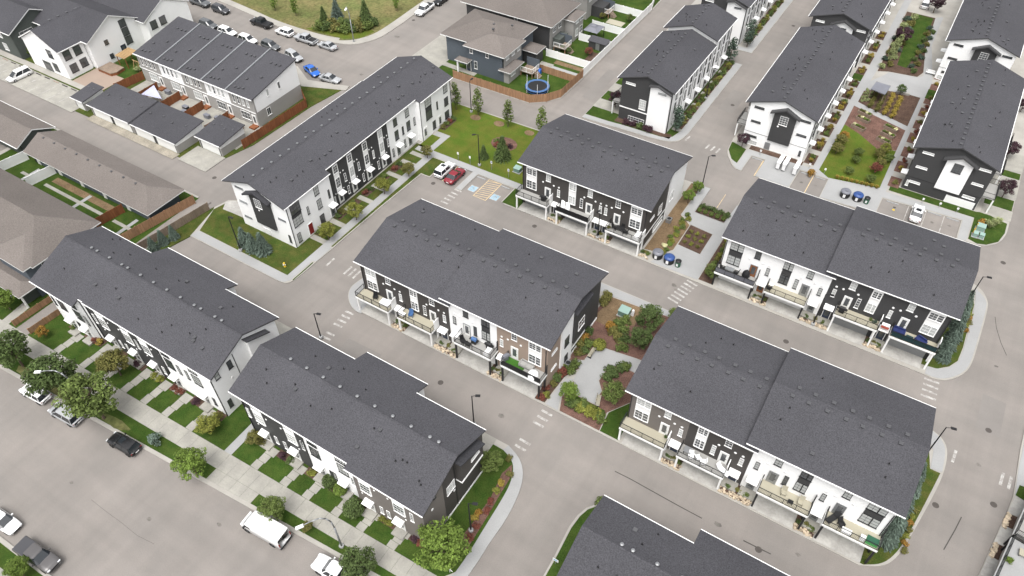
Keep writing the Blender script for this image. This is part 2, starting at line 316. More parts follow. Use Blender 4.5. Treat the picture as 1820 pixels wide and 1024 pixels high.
for c0,yf in ((-42.95,52.2),(-.63,52.2),(-.63,84.1)):
    for a,bb in ((-14.74,-9.49),(-7.04,-1.99)):
        for sg in (1,-1):
            x0,x1=sorted((c0+sg*a,c0+sg*bb))
            d=tag(empty('driveway',((x0+x1)/2,yf-2.1,.1)),kind='structure')
            w2=(x1-x0)/2
            for q0,q1 in ((-w2,-.012),(.012,w2)): MB().box(q0,q1,-.07,4.6,0,.075).build('paving_slab','driveway',d)
    for x0,x1 in ((-9.4,-7.1),(-1.9,1.9),(7.1,9.4)): area('mulch_bed',rect(c0+x0,c0+x1,yf-1.9,yf+.1),.13,.15,'mulch_brown')
for x0,x1 in ((-49.9,-44.8),(-42.4,-37.3),(-33.3,-28.3)):
    d=tag(empty('driveway',((x0+x1)/2,82.05,.1)),kind='structure'); w2=(x1-x0)/2
    for q0,q1 in ((-w2,-.012),(.012,w2)): MB().box(q0,q1,-.35,4.6,0,.075).build('paving_slab','driveway',d)
for x0,x1 in ((-44.7,-42.5),(-37.2,-33.4)): area('mulch_bed',rect(x0,x1,82.1,84),.13,.15,'mulch_brown')
# grass and walks at the east ends
area('sidewalk',smooth([(18.3,102.0),(19.8,100.6),(20.15,98.9),(20.0,90.9),(19.85,86.1),(19.1,84),(17.8,82.3),(16.4,81.4),(14.9,81.5)])+smooth([(14.9,82.92),(16.15,83.1),(17.6,84.3),(18.42,86),(18.69,88.8),(18.67,98.56),(18.14,101.98)]),.13,.17,'concrete')
area('lawn',[(14,82.9),(14.9,83),(16.15,83.2),(17.5,84.5),(18.3,86.1),(18.5,89),(18.5,98.5),(17.5,102),(14,102)],.13,.15,'grass')
area('sidewalk',smooth([(17.41,72.5),(18.7,71.9),(19.6,70.4),(19.75,66.9)])+[(18.46,66.7),(18.26,69.48),(17.59,70.7)],.13,.17,'concrete')
area('lawn',[(14,50.1)]+smooth([(14.5,50.1),(16.2,51.2),(17.2,53),(17.9,55.7),(19,62.5),(19.6,66.6)])+[(18.4,66.6),(17.5,70.6),(14,72)],.13,.15,'grass')
# --- block south-east (roof only in view) and across the street
area('kerb',[(-13.94,42.3),(-14.27,40.9),(-15.0,39.92),(-15.43,38.59),(-15.6,36.82),(-15.33,32.98),(-15.24,30.27),(-15.18,27.09)]+[(-18,18),(60,24),(60,42.3),(-11,42.3)],0,.13,'kerb')
area('lawn',[(-13.76,42.31),(-13.97,40.87),(-14.75,39.82),(-15.13,38.57),(-15.3,36.8),(-15.08,33.04),(-15.02,30.42),(-14.92,27.25)]+[(-17,19),(60,25),(60,42),(-11,42)],.13,.15,'lawn')
def ks(x): return 1.3+.025*(x+71)
area('kerb',[(-140,-12),(-140,ks(-140)),(-40,ks(-40)),(-40,-12)],0,.13,'kerb')
area('lawn',[(-140,-11),(-140,ks(-140)-.5),(-40,ks(-40)-.5),(-40,-11)],.13,.15,'lawn')
area('sidewalk',[(-140,ks(-140)-4),(-140,ks(-140)-2.3),(-40,ks(-40)-2.3),(-40,ks(-40)-4)],.15,.17,'concrete_warm')
# --- east block at the picture's right edge
area('kerb',[(25.2,53),(26.42,60.56),(27.22,65.3),(27.55,67.9),(27.45,75.3),(27.9,96),(28.6,120),(50,120),(50,53)],0,.13,'kerb')
area('sidewalk',[(27.7,68.2),(27.6,72.5),(27.7,76),(28.1,96),(29.4,96),(29.2,76),(30,70),(30,68)],.13,.165,'concrete')
area('lawn',rect(28.6,40,74.4,76.5),.165,.18,'lawn'); area('lawn',[(27.75,68.2),(30,67.6),(30,70),(28.0,69.9)],.165,.181,'lawn')
for P in ([(27.76,68.04),(28.94,68.02),(29.06,66.98),(28.33,65.35),(27.28,65.3)],[(26.96,63.25),(28.06,63.31),(27.94,61.16),(27.51,60.55),(26.48,60.6)],[(26.19,58.55),(27.22,58.44),(27.13,56.83),(26.56,55.51),(25.7,55.79)]):
    area('driveway',P,.13,.17,'driveway')
for P in ([(27.23,65.22),(28.34,65.27),(28.05,63.35),(26.98,63.32)],[(26.5,60.58),(27.51,60.52),(27.21,58.52),(26.22,58.61)]): area('mulch_bed',P,.13,.16,'mulch_brown')
# --- north blocks
area('kerb',[(-53.9,111.4)]+smooth([(-48.5,111.6),(-45.6,111.9),(-40.9,112),(-37.1,112.46),(-35.4,113.2),(-34.5,114.6),(-34.2,117)])+[(-34.2,146.2),(-39.7,146.2),(-39.7,151.6),(-34.1,151.7),(-34.1,215),(-54,215)],0,.13,'kerb')
area('sidewalk',[(-53.8,111.5)]+smooth([(-48.5,111.7),(-45.6,112.0),(-40.9,112.1),(-37.1,112.56),(-35.5,113.3),(-34.65,114.7),(-34.3,117)])+[(-34.3,146.1),(-36.3,146.1),(-36.3,144),(-35.6,144),(-35.7,117),(-36.3,114.4),(-38.2,113.3),(-45.9,113.1),(-48.9,112.8),(-53.7,112.6)],.13,.17,'concrete')
area('sidewalk',[(-39.6,151.75),(-34.25,151.8),(-34.25,214),(-35.7,214),(-35.7,153.2),(-39.8,153.1)],.13,.171,'concrete')
area('lawn',[(-53.8,112.8),(-48.9,112.9),(-45.9,113.2),(-38.2,113.4),(-36.4,114.5),(-35.8,117),(-35.8,146),(-38,146),(-38,115),(-48,115),(-48,146),(-53.8,146)],.13,.15,'lawn')
for yy in (116,122.5): area('driveway',rect(-53.9,-48.2,yy,yy+3.2),.15,.172,'concrete_warm')
area('mulch_bed',rect(-48,-36.6,113.5,114.9),.15,.17,'mulch_brown')
for i in range(6): area('mulch_bed',rect(-37.5,-35.8,117.8+i*4.8,121.4+i*4.8),.15,.172,'mulch_brown'); area('path',rect(-37.5,-35.75,116.6+i*4.8,117.6+i*4.8),.15,.174,'concrete_warm')
for i in range(8): area('mulch_bed',rect(-37.5,-35.8,156+i*4.8,159.4+i*4.8),.15,.172,'mulch_brown')
area('kerb',smooth([(-26.5,120),(-26.2,116),(-25.6,114.6),(-24.5,113),(-23.7,111.9),(-22.9,111.4)])+[(-21.85,111.3),(-21.75,116.5),(-19.3,116.6),(-19.3,111.1),(-13.15,111.1),(-13.05,116.9),(-8.1,116.9),(-8.0,111.1),(1.2,111.9),(1.25,116.6),(13.6,117.5),(13.65,112.2),(15.2,112.5)]+smooth([(16.7,112.6),(18,113),(19.75,114.9),(20.4,117.7),(20.4,120)])+[(20.6,215),(-26.5,215)],0,.13,'kerb')
area('lawn',[(-26.3,118.8),(-26,116.2),(-24.6,113.8),(-23.3,113),(-23.3,117.9),(-26,118.8)],.13,.15,'lawn')
area('sidewalk',smooth([(-24.4,113.5),(-23.6,112.1),(-22.8,111.5)])+[(-21.95,111.4),(-21.85,116.6),(-19.2,116.75),(-19.2,111.2),(-13.3,111.2),(-13.2,117.1),(-8.0,117.05),(-7.9,111.3),(1.1,112),(1.1,116.8),(13.75,117.7),(13.8,112.3),(15.1,112.6),(15.1,119.2),(1.3,118.6),(1.26,120),(0.95,151.4),(1.4,158),(-1.9,175),(-2.2,190),(-3.65,189),(-2.6,171.7),(-0.9,161),(-1.8,159.9),(-7.3,158.9),(-7.9,157.2),(-9.7,153.4),(-9.6,158),(-10,176),(-10.2,195),(-11.7,195),(-11.3,157.4),(-11.25,153.5),(-13.4,153.2),(-13.4,152.3),(-11.4,151.8),(-11.3,118.6),(-23.1,118),(-23.1,113)],.13,.17,'concrete')
area('lawn',[(-10.2,118.7),(-8.2,117.3),(-0.2,118.9),(0.15,119.2),(0.15,131.5),(-3,130.4),(-6.8,133.4),(-10.1,135.2)],.17,.182,'park_grass')
area('mulch_bed',[(-10.1,135.2),(-6.8,133.4),(-3,130.4),(0.15,131.6),(0.18,139.1),(-10.2,142.6)],.17,.181,'mulch_red')
area('mulch_bed',[(-9.9,144.4),(-7.6,143.4),(0.2,140.7),(0.25,152.2),(-2.5,152.3),(-7.3,151.2),(-9.9,149)],.17,.183,'mulch_brown')
area('mulch_bed',[(-9.4,158.2),(-7.4,159.2),(-1.9,160.1),(-1.2,162.5),(-2.7,172),(-3.7,188.6),(-9.9,188.6),(-9.7,176)],.17,.184,'mulch_brown')
area('lawn',[(-6.5,162.8),(-4.6,162.5),(-3.8,172),(-4,188),(-7.7,188.5),(-7.6,179.8)],.184,.196,'lawn')
for y0,y1 in ((119.5,122.8),(124.3,128),(129.5,133),(134.5,138.2),(139.7,143),(144.5,148),(149.5,152),(154.5,158),(160,164),(166,170),(172,176)):
    area('mulch_bed',rect(-13.2,-11.4,y0,y1),.13,.16,'mulch_brown'); area('mulch_bed',rect(1.1,2.9,y0+1,y1+.8),.171,.182,'mulch_red')
area('lawn',rect(-13.3,-11.4,152.2,155),.161,.175,'lawn'); area('lawn',rect(1.0,3.0,152.6,156.4),.183,.19,'lawn')
area('mulch_bed',rect(-22.9,-13.2,118.3,119.6),.13,.172,'mulch_brown')
area('lawn',rect(1.6,15.3,119.3,121),.13,.172,'lawn')
area('lawn',[(15.3,113.3),(16.7,112.8),(18,113.3),(19.5,115),(20.1,117.7),(20.1,120.4),(16.4,121.5),(15.3,121)],.13,.172,'lawn')
for y0,y1 in ((121.2,124),(127.6,133.7),(136,142)): area('driveway',rect(15.9,20.5,y0,y1),.13,.173,'concrete_warm')
for y0,y1 in ((124.2,127.3),(133.9,135.8)): area('lawn',rect(16,20.3,y0,y1),.13,.174,'lawn')
# --- north-west street corner, field, lots
fk=[(-190,112),(-150,109.6),(-137.8,108.4),(-130.1,107.5),(-119.6,107.7),(-113.2,108.6),(-109.3,110.6),(-107.0,114.6),(-106.6,120),(-107.2,134.4),(-108,200)]
area('sidewalk',smooth(fk)+[(-190,200)],0,.14,'kerb')
area('field',[(x-1.5,yy+1.9) if x<-112 else (x-2.2,yy+.6) for x,yy in smooth(fk)]+[(-190,200)],.14,.16,'dry_grass')
area('lawn',[(-124,110.2),(-113.5,110.9),(-110.5,113),(-109.6,117),(-113,118),(-119,114.5)],.16,.175,'park_grass')
area('kerb',[(-95.9,141.2),(-95.9,200),(-62,200),(-60.7,160),(-60.6,136),(-60.4,124),(-60.6,115.2),(-62.5,112.4),(-65,110.3),(-83.2,110.1),(-96,110.6)],0,.12,'kerb')
area('lawn',[(-95.6,150),(-95.6,199),(-62.2,199),(-61,160),(-60.9,136),(-60.7,124),(-60.9,115.3),(-62.7,112.7),(-65.1,110.6),(-83.2,110.4),(-89,110.8),(-89,150)],.12,.15,'lawn')
area('driveway',[(-95.8,110.9),(-88.2,110.9),(-88.2,113.2),(-80,113.0),(-80,114.2),(-88.2,114.6),(-88.2,128),(-95.8,128)],.15,.172,'concrete_warm')
area('driveway',rect(-95.6,-86,132,146),.15,.171,'concrete_warm')
area('lawn',[(-190,61),(-190,95),(-115,95.5),(-108.2,92),(-100,95),(-101.2,87),(-101.6,71.8),(-103.2,65.5),(-110,62),(-142,61.6)],0,.1,'grass')
area('sidewalk',[(-190,97),(-114,96.9),(-108.5,94),(-99.6,96.6),(-99.2,95),(-108,91.5),(-114.5,94.8),(-190,95.4)],0,.14,'kerb')
area('parking_lot',[(-190,60.9),(-140,60.9),(-140,66.7),(-190,66.7)],.1,.13,'concrete_warm')
area('sidewalk',[(-190,66.8),(-137,67.2),(-137,68.4),(-190,68.4)],.1,.16,'kerb')
area('yard',rect(-137,-103.2,69,77),.1,.125,'concrete_warm')
area('driveway',rect(-110.2,-103,61.4,66.2),.1,.12,'concrete_warm'); area('gravel',rect(-135.5,-111,60.9,62.6),.1,.118,'gravel')
area('patio',rect(-150,-141.5,68.4,74.5),.1,.13,'tan')
area('lawn',rect(-148,-138,74.6,84),.1,.128,'lawn')
lot=[o for o in bpy.data.objects if o.name.startswith('parking_lot')][0]
for i in range(16): x=-189+i*2.9; MB().prism([(x,61.1),(x+.12,61.1),(x+.52,66.5),(x+.4,66.5)],.13,.136).build('painted_bar','paint_white_line',lot); MB().box(x+1.0,x+2.6,66.2,66.4,.13,.25).build('wheel_stop','tar' if i%3 else 'tan',lot)
# --- painted markings, covers and seams belong to the road
def mark(P,m='paint_white_line',name='painted_bar',z=.006): MB().prism(P,.001,z).build(name,m,road)
def bars(ox0,oy0,ox1,oy1,n,L,Wd,skip=()):   # n bars between two points, each L long across the line
    dx,dy=ox1-ox0,oy1-oy0; l=math.hypot(dx,dy); ux,uy=dx/l,dy/l
    for i in range(n):
        if i in skip: continue
        cx,cy=ox0+dx*i/(n-1),oy0+dy*i/(n-1)
        mark([(cx+a*ux*Wd/2-b_*uy*L/2,cy+a*uy*Wd/2+b_*ux*L/2) for a,b_ in((-1,-1),(1,-1),(1,1),(-1,1))])
for a0,a1,n,L,*sk in (((-68.70116832718732,55.680751980582535),(-63.38609530418644,55.74413759650171),7,1.9,(1,2,3)),((-18.637016139330434,81.07753086333481),(-19.668814336686605,76.21722471801178),7,1.8),((-25.675839027791067,49.111660062581294),(-25.897141153948485,42.840076405867855),7,1.6,(3,4)),((-59.17466526178919,49.06652280246077),(-58.81919721731709,43.619311626164375),7,1.5,(4,)),((-61.644506004629186,80.67551933303214),(-61.8030710880589,76.8723854701742),5,1.5),((15.968776199811602,80.8011739241151),(16.119872146939706,77.76392325993316),4,1.9),((20.643175996994444,70.10827775402822),(27.015582694345163,69.77018387399765),8,2.0,(1,2,3,4,5)),((-33.81732079192229,115.70120282424641),(-27.576428121939685,114.98948250377984),7,1.7,(1,2,3))):
    bars(*a0,*a1,n,L,.34,sk[0] if sk else ())
for x in (5.49,8.25,11.05): mark(rect(x-.06,x+.06,112.6,117.3))
mark(rect(-10.6,-10.46,111.2,116.8),'paint_yellow'); mark(rect(-21.95+2.4,-21.8+2.4,111.3,116.4),'paint_yellow')
mark(rect(-21.9,-21.8,99.6,103.8),'paint_yellow'); mark(rect(-65.6,-65.5,81.4,86.3),'paint_yellow')
mark(rect(-58.72,-58.6,80.9,86.1),'paint_yellow'); mark(rect(-56.24,-56.1,80.9,86.1),'paint_yellow'); mark(rect(-58.6,-56.24,80.9,81.02),'paint_yellow'); mark(rect(-58.6,-56.24,85.98,86.1),'paint_yellow')
for i in range(9):
    y0=81.1+i*.55; mark([(-58.6,y0),(-56.24,y0+.55),(-56.24,y0+.67),(-58.6,y0+.12)],'paint_yellow',z=.007)
for cx in (-59.75,-55.2):
    mark(rect(cx-.75,cx+.75,81.7,83.3),'paint_white_line',z=.006); mark(rect(cx-.62,cx+.62,81.83,83.17),'paint_blue',z=.009)
    q=MB(); q.lathe([(.28,.009),(.36,.009),(.36,.012),(.28,.012)],cx,82.4,14); q.box(cx-.05,cx+.05,82.45,82.95,.009,.012); q.lathe([(0,.012),(.09,.012),(.09,.009)],cx,83.03,10); q.box(cx-.05,cx+.3,82.62,82.7,.009,.012); q.build('wheelchair_symbol','paint_white_line',road)
for x0,x1,yy in ((-66.9,-65.8,85.9),(-64.6,-63.3,85.9),(-60.9,-59.2,85.6),(-55.9,-54.2,85.6),(-12.7,-10.9,116.5),(-10.2,-8.5,116.5),(-21.5,-19.6,116.2),(8.5,10.6,117.0),(11.4,13.3,117.05),(2,3.9,116.3)):
    MB().box(x0,x1,yy-.1,yy+.1,.0,.14).build('wheel_stop','concrete',road)
for c in [(-66.49,80.07),(-45.68,79.69),(-73.02,42.0),(-40.37,45.81),(-29.94,89.82),(3.99,45.71),(-2.89,77.26),(23.68,76.39),(19.97,61.97),(26.62,59.14),(25.78,65.64),(-30.32,168.61),(-100.48,61.15),(-128.41,61.43),(-105.56,126.15),(-30.6,130.69),(20.89,110.46),(22.33,56.42),(-26.65,79.14)][:17]:
    MB().lathe([(0,.008),(.36,.008),(.4,.001)],c[0],c[1],14).build('manhole_cover','iron',road)
def seam(P,w=.05):
    for a,b_ in zip(P[:-1],P[1:]):
        d=Vector((b_[0]-a[0],b_[1]-a[1])); d.normalize(); n=Vector((-d.y,d.x))*w
        mark([(a[0]-n.x,a[1]-n.y),(b_[0]-n.x,b_[1]-n.y),(b_[0]+n.x,b_[1]+n.y),(a[0]+n.x,a[1]+n.y)],'tar','tar_seam',.004)
seam([(-14.32,46.11),(-12.21,46.15),(-8.95,46.04),(-5.6,45.94),(-2.9,45.91)],.06); seam([(2.16,45.85),(3.99,45.89),(5.34,45.94)],.07); seam([(22.83,61.99),(22.48,59.92),(21.81,56.7)],.06); seam([(21.5,97.67),(22.0,95.42),(22.91,92.88),(23.92,90.8)],.04)
seam([(-65.93,9.79),(-63.22,9.74),(-60.44,9.77),(-57.57,9.69),(-55.05,10.03)],.014)

gp=random.Random(12)
for cx,cy,r0,m in ((-20.8,79.2,.5,'stain'),(-20.2,78.5,.3,'stain'),(-19.3,79.5,.35,'stain'),(-63.5,82.2,.4,'stain'),(9.6,114.6,.35,'stain'),(12.2,115.2,.3,'stain'),(-11.8,113.8,.35,'stain'),(-9.4,114.2,.3,'stain'),(-30.5,45.6,.5,'stain'),(-1,46.2,.5,'stain'),(8,47.5,.35,'stain'),(-58,11.8,.4,'stain'),(-50.5,15.6,.35,'stain'),(-70,10,.3,'stain'),(-100.5,101.5,.5,'stain'),(-104,118,.8,'stain'),(23.4,70.4,.35,'stain'),(23,88,.3,'stain')):
    mark([(cx+r0*math.cos(a*.52)*gp.uniform(.6,1.2),cy+r0*.7*math.sin(a*.52)*gp.uniform(.6,1.2)) for a in range(12)],m,'oil_stain',.003)
for x0,x1,y0,y1 in ((-56,-50,43,45.4),(-66.5,-64.2,60,68),(22.2,25,76,82),(-32.5,-29.6,128,136),(-92,-86,103.6,106.4),(-57.5,-55,118,130)):
    mark([(x0+gp.uniform(-.2,.2),y0),(x1,y0+gp.uniform(-.2,.2)),(x1+gp.uniform(-.2,.2),y1),(x0,y1+gp.uniform(-.2,.2))],'patch','asphalt_patch',.002)

# ================================================================ building kit
def part(root,mb,name,mats,smooth=False): return mb.build(name,mats,root,smooth,loc=tuple(-root.location))
def sub(par,mb,name,mats,smooth=False): return mb.build(name,mats,par,smooth)
SIDE={'S':0,'E':math.pi/2,'N':math.pi,'W':-math.pi/2}
def wpos(side,plane,u,z): return Vector((u,plane,z)) if side in 'SN' else Vector((plane,u,z))
rw=random.Random(11)
def win_mesh(w,h,cols,rows,fm,split=0):
    b=MB(); f=.05; x0,x1=-w/2,w/2
    b.box(x0,x1,-.07,0,0,f); b.box(x0,x1,-.07,0,h-f,h); b.box(x0,x0+f,-.069,0,f,h-f); b.box(x1-f,x1,-.069,0,f,h-f)
    ps=[(x0,x1,cols)]
    if split: xs=x0+w*split; b.box(xs-.06,xs+.06,-.068,0,f,h-f); ps=[(x0,xs,cols),(xs,x1,max(1,cols-1))]
    for a,c,n in ps:
        for i in range(1,n): xx=a+(c-a)*i/n; b.box(xx-.014,xx+.014,-.05,0,f,h-f)
    for i in range(1,rows): zz=h*i/rows; b.box(x0+f,x1-f,-.052,0,zz-.014,zz+.014)
    b.box(x0-.05,x1+.05,-.11,0,-.06,-.002)
    return b.mesh('window',fm)
def win(root,side,plane,u0,u1,z0,z1,cols=2,rows=3,fm='trim',pm=None,split=0,name='window'):
    w,h=round(u1-u0,2),round(z1-z0,2)
    o=put(name,cached(('win',w,h,cols,rows,fm,split),lambda:win_mesh(w,h,cols,rows,fm,split)),root,wpos(side,plane,(u0+u1)/2,z0)-root.location,SIDE[side])
    pm=pm or ('blind' if rw.random()<.42 else 'glass')
    def pane():
        b=MB(); b.add([(-w/2+.05,-.03,.05),(w/2-.05,-.03,.05),(w/2-.05,-.03,h-.05),(-w/2+.05,-.03,h-.05)],[(0,1,2,3)]); return b.mesh('pane',pm)
    put('pane',cached(('pane',w,h,pm),pane),o); return o
def panel(root,side,plane,u0,u1,z0,z1,m,proud=.04,name='panel'):
    w,h=round(u1-u0,2),round(z1-z0,2)
    return put(name,cached(('panel',w,h,m,proud),lambda:MB().box(-w/2,w/2,-proud,0,0,h).mesh(name,m)),root,wpos(side,plane,(u0+u1)/2,z0)-root.location,SIDE[side])
def door(root,side,plane,u,z0,w=.95,h=2.1,m='door_white',fm='trim',glass=True):
    def mk():
        b=MB(); b.box(-w/2,w/2,-.05,0,0,h,0); b.box(-w/2-.09,-w/2,-.08,0,0,h+.09,1); b.box(w/2,w/2+.09,-.08,0,0,h+.09,1); b.box(-w/2,w/2,-.08,0,h,h+.09,1); return b.mesh('door',[m,fm])
    o=put('door',cached(('door',w,h,m,fm),mk),root,wpos(side,plane,u,z0)-root.location,SIDE[side])
    if glass: put('door_glass',cached(('dg',w,h),lambda:MB().box(-w/2+.2,w/2-.2,-.065,-.051,.45,h-.25).mesh('door_glass','glass')),o)
    put('handle',cached('handle',lambda:MB().box(.0,.12,-.1,-.05,1.0,1.05).mesh('handle','black')),o,(w/2-.2,0,0))
    return o
def canopy(root,side,plane,u,z,w=1.35,d=.95):
    def mk():
        b=MB(); b.ext([(-w/2,0,.3),(-w/2,-d,.08),(-w/2,-d,0),(-w/2,0,0)],(w,0,0)); return b.mesh('canopy','trim')
    return put('canopy',cached(('can',w,d),mk),root,wpos(side,plane,u,z)-root.location,SIDE[side])
def wvent(root,side,plane,u,z,r=.17):
    def mk():
        b=MB(); b.lathe([(0,.05),(r*.8,.05),(r,.03),(r,0)],0,0,12); m=b.mesh('wall_vent','trim',True); m.transform(Matrix.Rotation(math.pi/2,4,'X')); return m
    return put('wall_vent',cached(('wv',r),mk),root,wpos(side,plane,u,z)-root.location,SIDE[side])
def wall(root,side,plane,u0,u1,z0,z1,m,th=.3):
    b=MB()
    if side=='S': b.box(u0,u1,plane,plane+th,z0,z1)
    if side=='N': b.box(u0,u1,plane-th,plane,z0,z1)
    if side=='E': b.box(plane-th,plane,u0,u1,z0,z1)
    if side=='W': b.box(plane,plane+th,u0,u1,z0,z1)
    return part(root,b,'wall',m)
def wallpoly(root,side,plane,pts,m,th=.3):    # polygon (u,z) on a facade
    P=[wpos(side,plane,u,z) for u,z in pts]; d={'S':(0,th,0),'N':(0,-th,0),'E':(-th,0,0),'W':(th,0,0)}[side]
    return part(root,MB().ext(P,d),'wall',m)
def roof(root,axis,r,zr,segs,slope,m='shingle',rake='soffit',t=.2,eave='trim',slope_b=None):
    b=MB(); gt=[]; sb=slope_b or slope
    for u0,u1,vf,vb,dz in segs:
        z=zr+dz; zf=z-slope*(r-vf); zb=z-sb*(vb-r)
        pr=[(vf,zf),(r,z),(vb,zb),(vb,zb-t),(r,z-t),(vf,zf-t)]
        f=(lambda u,v,zz:(u,v,zz)) if axis=='X' else (lambda u,v,zz:(v,u,zz))
        V=[f(u0,*q) for q in pr]+[f(u1,*q) for q in pr]
        fl=lambda L:L if axis=='X' else L[::-1]
        b.add(V,[fl([0,6,7,1]),fl([1,7,8,2])],0); b.add(V,[fl([3,9,10,4]),fl([4,10,11,5]),fl([5,4,1,0]),fl([4,3,2,1]),fl([6,7,10,11]),fl([7,8,9,10])],1); b.add(V,[fl([2,8,9,3]),fl([5,11,6,0])],1)
        gt+=[(u0,u1,vf,zf,-1),(u0,u1,vb,zb,1)]
    o=part(root,b,'roof',[m,rake,eave])
    for u0,u1,vf,vb,dz in segs:
        g=MB(); n=max(1,round((u1-u0)/2.5)); st=(u1-u0)/n
        for i in range(n):
            a,c=u0+i*st+.01,u0+(i+1)*st-.01; z=zr+dz
            for s_,q in ((-1,slope),(1,sb)):
                P=[(a,r,z+.035),(c,r,z+.035),(c,r+s_*.17,z+.035-.17*q),(a,r+s_*.17,z+.035-.17*q)]
                g.add([f_ if axis=='X' else (f_[1],f_[0],f_[2]) for f_ in P],[(0,1,2,3)] if (s_<0)==(axis=='X') else [(3,2,1,0)])
        sub(o,g,'ridge_cap',m)
    for u0,u1,v,z,s in gt:
        g=MB(); a,c=(v,v+s*.1); 
        if axis=='X': g.box(u0+.01,u1-.01,a,c,z-.13,z-.02)
        else: g.box(a,c,u0+.01,u1-.01,z-.13,z-.02)
        sub(o,g,'gutter',eave)
    return o
def vent_mesh(kind):
    b=MB()
    if kind=='box': b.box(-.2,.2,-.2,.2,-.15,.13,0); b.obox(0,0,.18,.52,.52,.08,0,0)
    elif kind=='cap': b.lathe([(.13,-.2),(.13,.16),(.26,.2),(.24,.27),(0,.32)],0,0,10)
    else: b.lathe([(.07,-.3),(.07,.34),(0,.34)],0,0,8); b.lathe([(.17,.0),(.08,.06)],0,0,8)
    return b
def vents(ro,axis,r,zr,slope,items,slope_b=None):   # items: (kind,u,v,dz)
    sb=slope_b or slope
    for k,u,v,dz in items:
        z=zr+dz-(slope*(r-v) if v<r else sb*(v-r))
        m={'box':'vent','cap':'steel','pipe':'black'}[k]
        put('roof_vent',cached(('vent',k),lambda:vent_mesh(k).mesh('roof_vent',m)),ro,(u,v,z) if axis=='X' else (v,u,z),0,.85)
def rand_vents(seed,u0,u1,r,hw,pairs=True,step=1.9,dzf=lambda u:0,k='box'):
    g=random.Random(seed); L=[]; u=u0+1.3
    while u<u1-1:
        L.append((k,u,r-.75,dzf(u)))
        if pairs: L.append((k,u+.35,r+.75,dzf(u)))
        u+=step*g.uniform(.92,1.08)
    n=int((u1-u0)*.45)
    for i in range(n):
        uu=g.uniform(u0+1,u1-1); L.append((g.choice(['pipe','pipe','box']),uu,r+g.choice([-1,-1,1])*g.uniform(1.8,hw-.9),dzf(uu)))
    return L
def rail_mesh(P,h=1.0,m='black'):    # polyline of (x,y), posts, rails, pickets; base z 0
    b=MB()
    for (x0,y0),(x1,y1) in zip(P[:-1],P[1:]):
        L=math.hypot(x1-x0,y1-y0); n=max(1,round(L/1.5)); a=math.atan2(y1-y0,x1-x0); cx,cy=(x0+x1)/2,(y0+y1)/2
        b.obox(cx,cy,h,L,.07,.05,a); b.obox(cx,cy,.1,L,.05,.04,a)
        for i in range(n+1): b.obox(x0+(x1-x0)*i/n,y0+(y1-y0)*i/n,h/2,.07,.07,h,a)
        k=int(L/.16)
        for i in range(1,k): b.obox(x0+(x1-x0)*i/k,y0+(y1-y0)*i/k,h/2,.018,.018,h-.15,a)
    return b
def deck(root,x0,x1,yf,z,floor='deck_tan',post='trim',depth=1.95,infill=None):
    b=MB(); b.box(x0,x1,yf-depth,yf,z-.12,z); d=part(root,b,'deck',floor)
    g=MB(); g.box(x0-.03,x1+.03,yf-depth-.06,yf-depth,z-.3,z+.02); g.box(x0-.06,x0,yf-depth,yf-.01,z-.3,z+.02); g.box(x1,x1+.06,yf-depth,yf-.01,z-.3,z+.02); sub(d,g,'beam','trim')
    for px,py in ((x0+.14,yf-depth+.14),(x1-.14,yf-depth+.14),(x1-.14,yf-.3)): sub(d,MB().box(px-.11,px+.11,py-.11,py+.11,.13,z-.3),'post',post)
    w=round(x1-x0,2)
    put('railing',cached(('rail',w,depth),lambda:rail_mesh([(0,depth-.05),(0,.05),(w,.05),(w,depth-.05)]).mesh('railing','black')),d,(x0,yf-depth,z))
    sub(d,MB().box(x1-.05,x1+.05,yf-1.1,yf-.02,z,z+1.5),'screen_post',post) if post=='trim' else sub(d,MB().box(x1-.05,x1+.05,yf-.25,yf-.02,z,z+1.9),'screen_post',post)
    if infill: sub(d,MB().box(x0+.08,x1-.08,yf-depth+.09,yf-depth+.11,z+.12,z+.95),'screen',infill)
    return d
def garage_door(root,side,plane,u0,u1,z0=.14,h=2.15,m='door_white',frame=True):
    w=round(u1-u0,2)
    def mk():
        b=MB()
        for i in range(4): b.box(-w/2,w/2,-.04,0,i*h/4+.01,(i+1)*h/4-.01)
        if frame: b.box(-w/2-.12,-w/2,-.06,0,0,h+.12); b.box(w/2,w/2+.12,-.06,0,0,h+.12); b.box(-w/2,w/2,-.06,0,h,h+.12)
        return b.mesh('garage_door',m)
    return put('garage_door',cached(('gd',w,h,m,frame),mk),root,wpos(side,plane,(u0+u1)/2,z0)-root.location,SIDE[side])
def column(root,yf,u0,u1,dz,dark,seed):     # stacked windows with a panel between
    if dark:  # dark wall: white column
        panel(root,'S',yf,u0,u1,3.6+dz,7.95+dz,'trim',.05,'window_surround'); k=.055
        win(root,'S',yf-.05,u0+.1,u1-.1,6.5+dz,7.75+dz,2,3,'trim',rw.choice(['glass','glass','blind']),split=.58); win(root,'S',yf-.05,u0+.1,u1-.1,3.75+dz,5.4+dz,2,3,'trim',rw.choice(['glass','glass','blind']),split=.58)
    else:
        win(root,'S',yf,u0,u1,6.5+dz,7.9+dz,2,3,'black',split=.58); panel(root,'S',yf,u0,u1,5.45+dz,6.4+dz,'dark',.04,'spandrel'); win(root,'S',yf,u0,u1,3.75+dz,5.4+dz,2,3,'black',split=.58)
